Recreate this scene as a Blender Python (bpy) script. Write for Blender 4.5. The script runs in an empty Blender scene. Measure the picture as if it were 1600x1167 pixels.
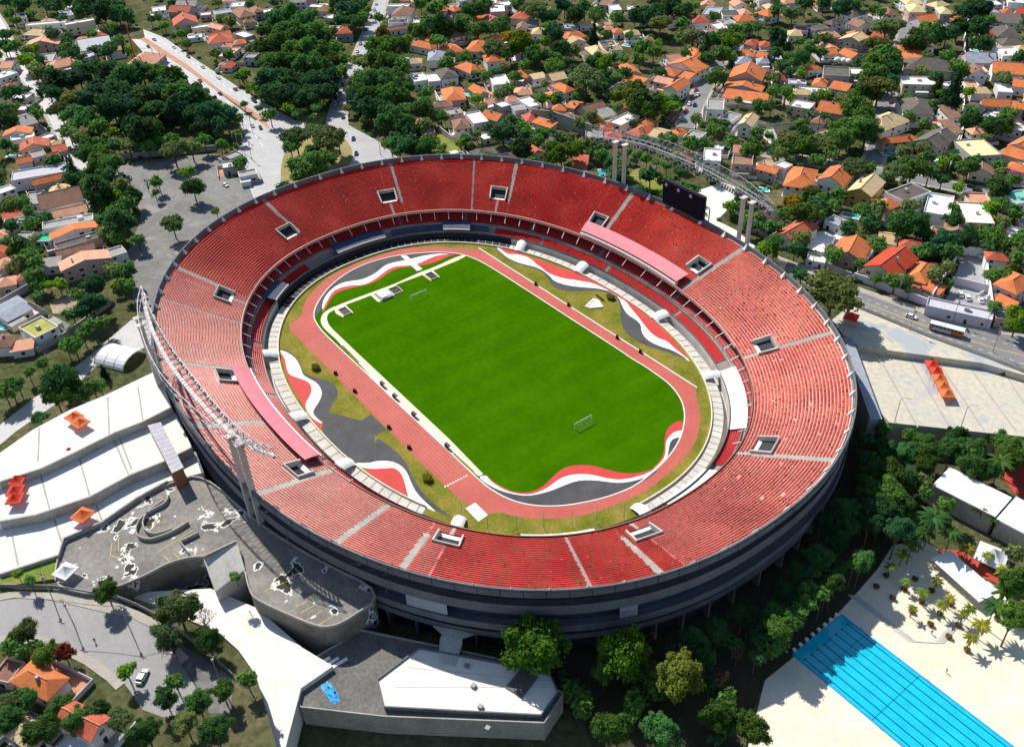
import bpy, bmesh, math, random
from mathutils import Vector, Matrix, noise
from mathutils.geometry import tessellate_polygon
random.seed(11)
PI = math.pi
sc = bpy.context.scene
COL = sc.collection
# ---------------------------------------------------------------- camera
CAM = Vector((229.823, -157.866, 206.596)); YAW, PIT, ROL, FPX = 2.513578, 0.624042, -0.039627, 1450.77
CF = Vector((math.cos(PIT)*math.cos(YAW), math.cos(PIT)*math.sin(YAW), -math.sin(PIT)))
_r = CF.cross(Vector((0, 0, 1))).normalized(); _u = _r.cross(CF)
CR = _r*math.cos(ROL)+_u*math.sin(ROL); CU = -_r*math.sin(ROL)+_u*math.cos(ROL)
cd = bpy.data.cameras.new('camera'); cam = bpy.data.objects.new('camera', cd); COL.objects.link(cam)
m3 = Matrix((CR, CU, -CF)).transposed()
cam.matrix_world = Matrix.Translation(CAM) @ m3.to_4x4()
cd.sensor_width = 36; cd.sensor_fit = 'HORIZONTAL'; cd.lens = FPX/1600*36; cd.shift_y = -50/1600
cd.clip_start = 1; cd.clip_end = 4000
sc.camera = cam
def photo(x, y, z):                      # where a world point shows in the photograph (for ordering labels)
    d = Vector((x, y, z))-CAM; w = d.dot(CF)
    return 800+FPX*d.dot(CR)/w, 533.5-FPX*d.dot(CU)/w
# ---------------------------------------------------------------- light
SUN_EL = math.radians(45)
w = bpy.data.worlds.new('World'); sc.world = w; w.use_nodes = True
nt = w.node_tree; bg = nt.nodes['Background']
sky = nt.nodes.new('ShaderNodeTexSky'); sky.sky_type = 'NISHITA'; sky.sun_disc = False
sky.sun_elevation = SUN_EL; sky.sun_rotation = math.radians(270); sky.air_density = 1.2; sky.dust_density = .6
nt.links.new(sky.outputs[0], bg.inputs[0]); bg.inputs[1].default_value = .095
sd = bpy.data.lights.new('sun', 'SUN'); so = bpy.data.objects.new('sun', sd); COL.objects.link(so)
sd.energy = 5.0; sd.angle = math.radians(.53); sd.color = (1, .95, .86)
so.rotation_euler = Vector((math.cos(SUN_EL), -.03, -math.sin(SUN_EL))).to_track_quat('-Z', 'Y').to_euler()
sc.view_settings.view_transform = 'Standard'; sc.view_settings.look = 'None'
sc.view_settings.exposure = .35; sc.view_settings.gamma = 1
sc.render.resolution_x = 1024; sc.render.resolution_y = 746
# ---------------------------------------------------------------- helpers
class MB:
    def __init__(s): s.v = []; s.f = []
    def add(s, vs, fs):
        n = len(s.v); s.v += [tuple(q) for q in vs]; s.f += [tuple(i+n for i in f) for f in fs]; return s
    def quad(s, *q): return s.add(q, [tuple(range(len(q)))])
    def box(s, x, y, z, sx, sy, sz, a=0):          # z = bottom
        c, t = math.cos(a), math.sin(a); vs = []
        for k in (0, sz):
            for i, j in ((-1, -1), (1, -1), (1, 1), (-1, 1)):
                dx, dy = i*sx/2, j*sy/2; vs.append((x+c*dx-t*dy, y+t*dx+c*dy, z+k))
        return s.add(vs, [(3, 2, 1, 0), (4, 5, 6, 7), (0, 1, 5, 4), (1, 2, 6, 5), (2, 3, 7, 6), (3, 0, 4, 7)])
    def poly(s, pts, z):
        if sum(pts[i-1][0]*pts[i][1]-pts[i][0]*pts[i-1][1] for i in range(len(pts))) < 0: pts = pts[::-1]
        tr = tessellate_polygon([[Vector((q[0], q[1], 0)) for q in pts]])
        fs = []
        for a, b, c in tr:
            A, B, C = pts[a], pts[b], pts[c]
            fs.append((a, b, c) if (B[0]-A[0])*(C[1]-A[1])-(B[1]-A[1])*(C[0]-A[0]) > 0 else (a, c, b))
        return s.add([(q[0], q[1], z) for q in pts], fs)
    def prism(s, pts, z0, z1):
        if sum(pts[i-1][0]*pts[i][1]-pts[i][0]*pts[i-1][1] for i in range(len(pts))) < 0: pts = pts[::-1]
        s.poly(pts, z1); n = len(pts)
        s.add([(q[0], q[1], z0) for q in pts]+[(q[0], q[1], z1) for q in pts], [(i, (i+1) % n, n+(i+1) % n, n+i) for i in range(n)])
        return s
    def tube(s, a, b, r0, r1=None, k=6, cap=True):
        a = Vector(a); b = Vector(b); r1 = r0 if r1 is None else r1
        d = (b-a).normalized(); u = d.orthogonal().normalized(); w_ = d.cross(u)
        vs = [a+(u*math.cos(2*PI*i/k)+w_*math.sin(2*PI*i/k))*r0 for i in range(k)]+[b+(u*math.cos(2*PI*i/k)+w_*math.sin(2*PI*i/k))*r1 for i in range(k)]
        fs = [(i, (i+1) % k, k+(i+1) % k, k+i) for i in range(k)]
        if cap: fs += [tuple(range(k))[::-1], tuple(range(k, 2*k))]
        return s.add(vs, fs)
    def lathe(s, prof, x=0, y=0, z=0, k=12):
        n = len(prof); vs = []
        for i in range(k):
            a = 2*PI*i/k
            vs += [(x+r*math.cos(a), y+r*math.sin(a), z+h) for r, h in prof]
        fs = [(i*n+j, ((i+1) % k)*n+j, ((i+1) % k)*n+j+1, i*n+j+1) for i in range(k) for j in range(n-1)]
        return s.add(vs, fs)
    def ribbon(s, pts, z, wd, off=0):
        L, R = offset(pts, off+wd/2), offset(pts, off-wd/2); n = len(pts)
        return s.add([(q[0], q[1], z) for q in R]+[(q[0], q[1], z) for q in L], [(i, i+1, n+i+1, n+i) for i in range(n-1)])
    def wall(s, pts, z0, z1, th):
        L, R = offset(pts, th/2), offset(pts, -th/2); n = len(pts)
        vs = [(q[0], q[1], z0) for q in R]+[(q[0], q[1], z0) for q in L]+[(q[0], q[1], z1) for q in R]+[(q[0], q[1], z1) for q in L]
        fs = []
        for i in range(n-1):
            fs += [(i, i+1, 2*n+i+1, 2*n+i), (n+i+1, n+i, 3*n+i, 3*n+i+1), (2*n+i, 2*n+i+1, 3*n+i+1, 3*n+i)]
        fs += [(n, 0, 2*n, 3*n), (n-1, 2*n-1, 4*n-1, 3*n-1)]
        return s.add(vs, fs)
    def mesh(s, name):
        me = bpy.data.meshes.new(name); me.from_pydata(s.v, [], s.f); me.update(); return me
def offset(pts, d):
    o = []
    for i, q in enumerate(pts):
        a = pts[max(i-1, 0)]; b = pts[min(i+1, len(pts)-1)]
        tx, ty = b[0]-a[0], b[1]-a[1]; l = math.hypot(tx, ty) or 1
        o.append((q[0]-ty/l*d, q[1]+tx/l*d))
    return o
def smooth(pts, n=3, closed=False):                # Chaikin corner cutting
    for _ in range(n):
        o = []; m = len(pts)
        for i in range(m if closed else m-1):
            a, b = pts[i], pts[(i+1) % m]
            o += [(a[0]*.75+b[0]*.25, a[1]*.75+b[1]*.25), (a[0]*.25+b[0]*.75, a[1]*.25+b[1]*.75)]
        if not closed: o = [pts[0]]+o+[pts[-1]]
        pts = o
    return pts
def obj(name, mb, m, parent=None, loc=None, rot=None, flat=True):
    me = mb.mesh(name) if isinstance(mb, MB) else mb
    o = bpy.data.objects.new(name, me); COL.objects.link(o)
    if m is not None and not me.materials: me.materials.append(MAT[m] if isinstance(m, str) else m)
    elif m is not None:
        mm = MAT[m] if isinstance(m, str) else m
        if me.materials[0] != mm: o.material_slots[0].link = 'OBJECT'; o.material_slots[0].material = mm
    if parent: o.parent = parent
    if loc is not None: o.location = loc
    if rot is not None: o.rotation_euler = (0, 0, rot)
    if not flat: me.polygons.foreach_set('use_smooth', [True]*len(me.polygons))
    return o
def tag(o, label, cat, group=None):
    o['label'] = label; o['category'] = cat
    if group: o['group'] = group
    return o
def empty(name, loc=(0, 0, 0), rz=0):
    o = bpy.data.objects.new(name, None); COL.objects.link(o); o.location = loc; o.rotation_euler = (0, 0, rz); o.empty_display_size = .5; return o
def struct(name, mb, m):
    o = obj(name, mb, m); o['kind'] = 'structure'; return o
def copy_tree(o, parent=None):
    c = o.copy(); COL.objects.link(c); c.parent = parent
    for ch in list(o.children): copy_tree(ch, c)
    return c
def inside(x, y, pts):
    r = False; j = len(pts)-1
    for i in range(len(pts)):
        a, b = pts[i], pts[j]
        if (a[1] > y) != (b[1] > y) and x < (b[0]-a[0])*(y-a[1])/(b[1]-a[1])+a[0]: r = not r
        j = i
    return r
ORD = ['first', 'second', 'third', 'fourth', 'fifth', 'sixth', 'seventh', 'eighth', 'ninth', 'tenth', 'eleventh', 'twelfth']+['%d%s' % (i, 'st' if i in (21, 31) else 'nd' if i in (22, 32) else 'rd' if i in (23, 33) else 'th') for i in range(13, 60)]
def rank_labels(items, limit=45):
    """items: (object, kind phrase, place phrase, category, group, photo x). Counts like things from the left of the picture."""
    d = {}
    for it in items: d.setdefault((it[1], it[2]), []).append(it)
    for (k, pl), l in d.items():
        l.sort(key=lambda i: i[5]); n = len(l)
        for i, it in enumerate(l):
            if n == 1: lab = '%s, the only one %s' % (k, pl)
            elif n > limit: lab = '%s, one of many alike %s' % (k, pl)
            elif i == 0: lab = '%s, leftmost of %d %s' % (k, n, pl)
            elif i == n-1: lab = '%s, rightmost of %d %s' % (k, n, pl)
            else: lab = '%s, %s from left of %d %s' % (k, ORD[i], n, pl)
            tag(it[0], lab, it[3], it[4] if n <= limit else it[4]+', '+k+' '+pl)
# ---------------------------------------------------------------- materials
MAT = {}
def mat(name, col, rough=.75, var=.18, scale=.35, col2=None, bump=0., bscale=3., spec=.25, metal=0, fine=0., obrand=0., transl=0., attr=None, hue=0):
    m = bpy.data.materials.new(name); m.use_nodes = True; t = m.node_tree; N = t.nodes; Lk = t.links
    b = N['Principled BSDF']; b.inputs['Roughness'].default_value = rough; b.inputs['Metallic'].default_value = metal
    b.inputs['Specular IOR Level'].default_value = spec
    geo = N.new('ShaderNodeNewGeometry')
    nz = N.new('ShaderNodeTexNoise'); nz.inputs['Scale'].default_value = scale; nz.inputs['Detail'].default_value = 5; nz.inputs['Roughness'].default_value = .62
    Lk.new(geo.outputs['Position'], nz.inputs['Vector'])
    rp = N.new('ShaderNodeValToRGB'); rp.color_ramp.elements[0].position = .3; rp.color_ramp.elements[1].position = .7
    c2 = col2 or tuple(min(c*(1+var), 1) for c in col); c1 = col if col2 else tuple(c*(1-var) for c in col)
    rp.color_ramp.elements[0].color = (*c1, 1); rp.color_ramp.elements[1].color = (*c2, 1)
    Lk.new(nz.outputs['Fac'], rp.inputs['Fac']); out = rp.outputs['Color']
    if fine:
        n2 = N.new('ShaderNodeTexNoise'); n2.inputs['Scale'].default_value = scale*9; n2.inputs['Detail'].default_value = 4
        Lk.new(geo.outputs['Position'], n2.inputs['Vector'])
        mr = N.new('ShaderNodeMapRange'); mr.inputs[1].default_value = .3; mr.inputs[2].default_value = .7; mr.inputs[3].default_value = 1-fine; mr.inputs[4].default_value = 1+fine
        Lk.new(n2.outputs['Fac'], mr.inputs[0]); out = mul(t, out, mr.outputs[0])
    if obrand:
        oi = N.new('ShaderNodeObjectInfo'); mr = N.new('ShaderNodeMapRange'); mr.inputs[3].default_value = 1-obrand; mr.inputs[4].default_value = 1+obrand
        Lk.new(oi.outputs['Random'], mr.inputs[0]); out = mul(t, out, mr.outputs[0])
    if hue:                                           # some individuals yellower, some bluer
        oi = N.new('ShaderNodeObjectInfo'); wn = N.new('ShaderNodeTexWhiteNoise'); wn.noise_dimensions = '1D'; Lk.new(oi.outputs['Random'], wn.inputs['W'])
        hr = N.new('ShaderNodeValToRGB'); hr.color_ramp.elements[0].color = (1-hue, 1, 1+1.5*hue, 1); hr.color_ramp.elements[1].color = (1+.8*hue, 1+.3*hue, 1-.3*hue, 1); Lk.new(wn.outputs['Value'], hr.inputs['Fac']); out = mul(t, out, hr.outputs['Color'])
    if attr:
        at = N.new('ShaderNodeVertexColor'); at.layer_name = attr; out = mul(t, out, at.outputs['Color'])
    Lk.new(out, b.inputs['Base Color'])
    if bump:
        n3 = N.new('ShaderNodeTexNoise'); n3.inputs['Scale'].default_value = bscale; n3.inputs['Detail'].default_value = 4; Lk.new(geo.outputs['Position'], n3.inputs['Vector'])
        bp = N.new('ShaderNodeBump'); bp.inputs['Strength'].default_value = bump; bp.inputs['Distance'].default_value = .1
        Lk.new(n3.outputs['Fac'], bp.inputs['Height']); Lk.new(bp.outputs['Normal'], b.inputs['Normal'])
    if transl:
        tr = N.new('ShaderNodeBsdfTranslucent'); mx = N.new('ShaderNodeMixShader'); mx.inputs[0].default_value = transl
        Lk.new(out, tr.inputs['Color']); Lk.new(b.outputs[0], mx.inputs[1]); Lk.new(tr.outputs[0], mx.inputs[2]); Lk.new(mx.outputs[0], N['Material Output'].inputs['Surface'])
    MAT[name] = m; return m
def mul(t, a, b):
    x = t.nodes.new('ShaderNodeVectorMath'); x.operation = 'MULTIPLY'; t.links.new(a, x.inputs[0]); t.links.new(b, x.inputs[1]); return x.outputs[0]
def rings(m, col, rim, lo, hi, scale, dist):          # patches with a chalky rim, mixed over a material (dried puddles)
    t = m.node_tree; N = t.nodes; Lk = t.links; b = N['Principled BSDF']; src = b.inputs['Base Color'].links[0].from_socket
    geo = N.new('ShaderNodeNewGeometry'); nz = N.new('ShaderNodeTexNoise'); nz.inputs['Scale'].default_value = scale; nz.inputs['Detail'].default_value = 6; nz.inputs['Distortion'].default_value = dist
    Lk.new(geo.outputs['Position'], nz.inputs['Vector'])
    rp = N.new('ShaderNodeValToRGB'); e = rp.color_ramp.elements; rp.color_ramp.interpolation = 'CONSTANT'
    e[0].position = 0; e[0].color = (0, 0, 0, 1); e[1].position = lo; e[1].color = (1, 0, 0, 1); x = e.new(hi); x.color = (0, 1, 0, 1)
    Lk.new(nz.outputs['Fac'], rp.inputs['Fac']); sp = N.new('ShaderNodeSeparateColor'); Lk.new(rp.outputs[0], sp.inputs[0])
    o = src
    for k, c in ((0, rim), (1, col)):
        mx = N.new('ShaderNodeMix'); mx.data_type = 'RGBA'; Lk.new(sp.outputs[k], mx.inputs[0]); Lk.new(o, mx.inputs[6]); mx.inputs[7].default_value = (*c, 1); o = mx.outputs[2]
    Lk.new(o, b.inputs['Base Color'])
mat('pitch', (.030, .108, .0006), .95, col2=(.046, .142, .0012), scale=.05, fine=.09, bump=.25, bscale=5, spec=0)
mat('verge', (.10, .135, .012), .95, col2=(.27, .21, .05), spec=0, scale=.12, fine=.2, bump=.3)
mat('track', (.40, .092, .072), .85, col2=(.48, .12, .095), scale=.08, fine=.07)
mat('pinkline', (.62, .34, .31), .85, var=.1)
mat('paint_black', (.05, .05, .055), .8, col2=(.085, .082, .09), scale=.15, fine=.12)
mat('paint_white', (.80, .80, .80), .7, var=.06, scale=.2)
mat('paint_red', (.52, .05, .045), .75, var=.1, scale=.15)
mat('cream', (.72, .66, .48), .85, var=.1, scale=.3)
mat('concrete', (.36, .34, .31), .85, var=.2, scale=.15, fine=.15, bump=.2)
mat('concrete_pale', (.52, .49, .45), .85, var=.16, scale=.2, fine=.15)
mat('terrace', (.52, .085, .072), .9, col2=(.42, .055, .05), scale=.08, fine=.25)
mat('terrace_pale', (.62, .42, .39), .9, col2=(.52, .27, .25), scale=.10, fine=.25)
mat('terrace_mid', (.66, .33, .29), .9, col2=(.54, .21, .185), scale=.10, fine=.25)
mat('terrace_dark', (.30, .25, .24), .9, var=.15, scale=.1)
mat('seat', (.52, .014, .010), .5, col2=(.43, .011, .009), scale=.06, spec=.2, attr='tint')
mat('seat_lower', (.56, .018, .018), .45, var=.1, spec=.35)
mat('cover_shade_blue', (.05, .065, .11), .7, var=.2, scale=.3)
mat('ext_wall', (.15, .155, .17), .85, var=.2, scale=.12, fine=.15)
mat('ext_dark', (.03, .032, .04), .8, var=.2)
mat('ext_glass', (.05, .07, .12), .25, var=.2, spec=.5)
mat('pink', (.62, .20, .24), .7, var=.1, scale=.3)
mat('pinkwall', (.55, .30, .24), .8, var=.15)
mat('white', (.80, .80, .79), .6, var=.05)
mat('offwhite', (.70, .68, .64), .7, var=.1, scale=.25)
mat('steel', (.24, .24, .26), .5, var=.15, spec=.4, metal=.2)
mat('steel_white', (.38, .38, .38), .5, var=.08)
mat('black', (.012, .012, .014), .5, var=.2)
mat('screen', (.006, .008, .02), .7, var=.1, spec=.1)
mat('lilac', (.42, .36, .55), .6, var=.05)
mat('ground', (.04, .062, .018), .95, spec=0, col2=(.14, .12, .07), scale=.06, fine=.35, bump=.3, bscale=.8)
mat('soil', (.03, .035, .018), .95, col2=(.06, .05, .03), scale=.2, fine=.3)
mat('asphalt', (.19, .187, .192), .62, var=.12, scale=.1, fine=.1, spec=.4)
mat('asphalt_light', (.33, .325, .335), .6, var=.12, scale=.08, fine=.08, spec=.4)
mat('asphalt_lot', (.10, .098, .097), .7, col2=(.17, .166, .16), scale=.05, fine=.22)
rings(MAT['asphalt_lot'], (.20, .196, .19), (.17, .166, .16), .60, .66, .09, .4)
mat('pavement', (.36, .33, .29), .9, var=.15, scale=.3, fine=.1)
mat('brickpath', (.45, .22, .14), .9, var=.15, scale=.3)
mat('plaza_white', (.76, .74, .70), .85, col2=(.62, .60, .55), scale=.10, fine=.06)
rings(MAT['plaza_white'], (.62, .60, .55), (.68, .66, .61), .60, .645, .10, .7)
mat('plaza_right', (.46, .44, .40), .85, col2=(.56, .50, .36), scale=.06, fine=.12)
rings(MAT['plaza_right'], (.36, .38, .40), (.42, .42, .41), .56, .60, .05, .8)
mat('deck', (.15, .14, .13), .9, col2=(.27, .25, .225), scale=.09, fine=.18)
rings(MAT['deck'], (.045, .04, .034), (.70, .69, .67), .600, .622, .13, .25)
mat('roofing', (.11, .105, .10), .9, col2=(.17, .165, .15), scale=.12, fine=.25)
mat('sand', (.66, .57, .43), .9, col2=(.74, .68, .56), scale=.15, fine=.06)
mat('water', (.01, .46, .62), .08, var=.14, scale=.25, spec=.5, bump=.12, bscale=1.2)
mat('water2', (.03, .42, .50), .1, var=.1, scale=.3, spec=.5)
mat('lane', (.005, .05, .16), .2)
mat('court_red', (.42, .06, .04), .8); mat('court_blue', (.03, .22, .5), .8)
mat('yellow', (.62, .45, .08), .8, var=.1)
mat('tent_red', (.62, .05, .025), .6, var=.12, transl=.25)
mat('tent_orange', (.70, .17, .05), .6, var=.12, transl=.25)
mat('tent_white', (.8, .8, .82), .6, var=.04, transl=.15)
mat('tarp', (.02, .30, .62), .5, var=.2, scale=1)
mat('bark', (.11, .085, .06), .95, var=.25, scale=2)
mat('wood', (.22, .13, .08), .85, var=.2, scale=1)
mat('lawn', (.10, .19, .02), .95, col2=(.26, .22, .06), scale=.1, fine=.2)
mat('lawn_dry', (.20, .18, .05), .95, col2=(.32, .26, .13), scale=.15, fine=.2)
mat('dirt', (.33, .26, .18), .95, var=.2, scale=.15, fine=.2)
def bands(m, period, amp):                            # mowing bands
    t = m.node_tree; N = t.nodes; Lk = t.links; b = N['Principled BSDF']; src = b.inputs['Base Color'].links[0].from_socket
    geo = N.new('ShaderNodeNewGeometry'); sp = N.new('ShaderNodeSeparateXYZ'); Lk.new(geo.outputs['Position'], sp.inputs[0])
    k = N.new('ShaderNodeMath'); k.operation = 'MULTIPLY'; k.inputs[1].default_value = 2*PI/period; Lk.new(sp.outputs[0], k.inputs[0])
    sn = N.new('ShaderNodeMath'); sn.operation = 'SINE'; Lk.new(k.outputs[0], sn.inputs[0])
    mr = N.new('ShaderNodeMapRange'); mr.inputs[1].default_value = -.25; mr.inputs[2].default_value = .25; mr.inputs[3].default_value = 1-amp; mr.inputs[4].default_value = 1+amp; Lk.new(sn.outputs[0], mr.inputs[0])
    Lk.new(mul(t, src, mr.outputs[0]), b.inputs['Base Color'])
bands(MAT['pitch'], 11.0, .035)
# foliage
def leafmat(n, c, c2): mat('leaf_'+n, c, .65, col2=c2, scale=.55, obrand=.38, transl=.42, spec=.06, hue=.30)
leafmat('d', (.026, .088, .030), (.075, .160, .045)); leafmat('m', (.052, .135, .026), (.130, .235, .045))
leafmat('o', (.105, .145, .040), (.190, .225, .070)); leafmat('b', (.100, .20, .014), (.185, .30, .026))
leafmat('y', (.17, .17, .02), (.26, .23, .03)); leafmat('Y', (.60, .33, .01), (.7, .42, .02))
leafmat('r', (.17, .035, .015), (.26, .06, .02)); leafmat('u', (.25, .05, .25), (.4, .1, .4))
leafmat('c', (.02, .06, .02), (.045, .10, .03)); leafmat('p', (.04, .10, .02), (.09, .16, .03)); leafmat('P', (.16, .20, .02), (.30, .28, .04))
leafmat('x', (.13, .095, .07), (.18, .13, .10))
# houses
def roofmat(n, c, c2): mat('roof_'+n, c, .85, col2=c2, scale=.35, fine=.22, obrand=.14, bump=.35, bscale=5)
roofmat('o', (.50, .13, .04), (.62, .20, .07)); roofmat('r', (.38, .075, .04), (.50, .13, .075)); roofmat('R', (.40, .04, .02), (.5, .07, .03))
roofmat('p', (.54, .24, .15), (.66, .34, .23)); roofmat('t', (.50, .36, .19), (.64, .48, .28)); roofmat('y', (.60, .50, .24), (.70, .60, .34))
roofmat('k', (.085, .075, .065), (.14, .12, .10)); roofmat('n', (.20, .10, .07), (.30, .16, .11)); roofmat('d', (.05, .05, .055), (.09, .09, .095))
roofmat('c', (.24, .23, .22), (.34, .33, .31)); roofmat('w', (.62, .61, .60), (.74, .73, .72)); roofmat('m', (.24, .27, .34), (.36, .38, .44))
roofmat('l', (.40, .39, .44), (.48, .47, .52)); roofmat('e', (.02, .36, .17), (.03, .45, .22)); roofmat('E', (.10, .38, .30), (.16, .46, .38)); roofmat('q', (.22, .24, .03), (.42, .36, .12))
for n, c in (('white', (.74, .73, .71)), ('lilac', (.56, .53, .60)), ('cream', (.62, .54, .40)), ('grey', (.36, .35, .34)), ('ochre', (.52, .30, .06)), ('brick', (.30, .13, .08)), ('pinkish', (.52, .36, .33))):
    mat('wall_'+n, c, .85, var=.08, scale=.4, fine=.05, obrand=.06)
mat('pane', (.02, .025, .035), .15, var=.2, spec=.6)
for i, c in enumerate(((.75, .75, .75), (.02, .02, .022), (.3, .3, .32), (.35, .03, .02), (.05, .07, .14), (.5, .5, .5))): mat('car%d' % i, c, .25, var=.02, spec=.5)
mat('tyre', (.015, .015, .015), .9); mat('bus_orange', (.55, .13, .02), .4, var=.05); mat('skin', (.35, .2, .14), .6); mat('cloth', (.06, .08, .16), .9)
mat('cable', (.02, .02, .02), .8)
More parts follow.
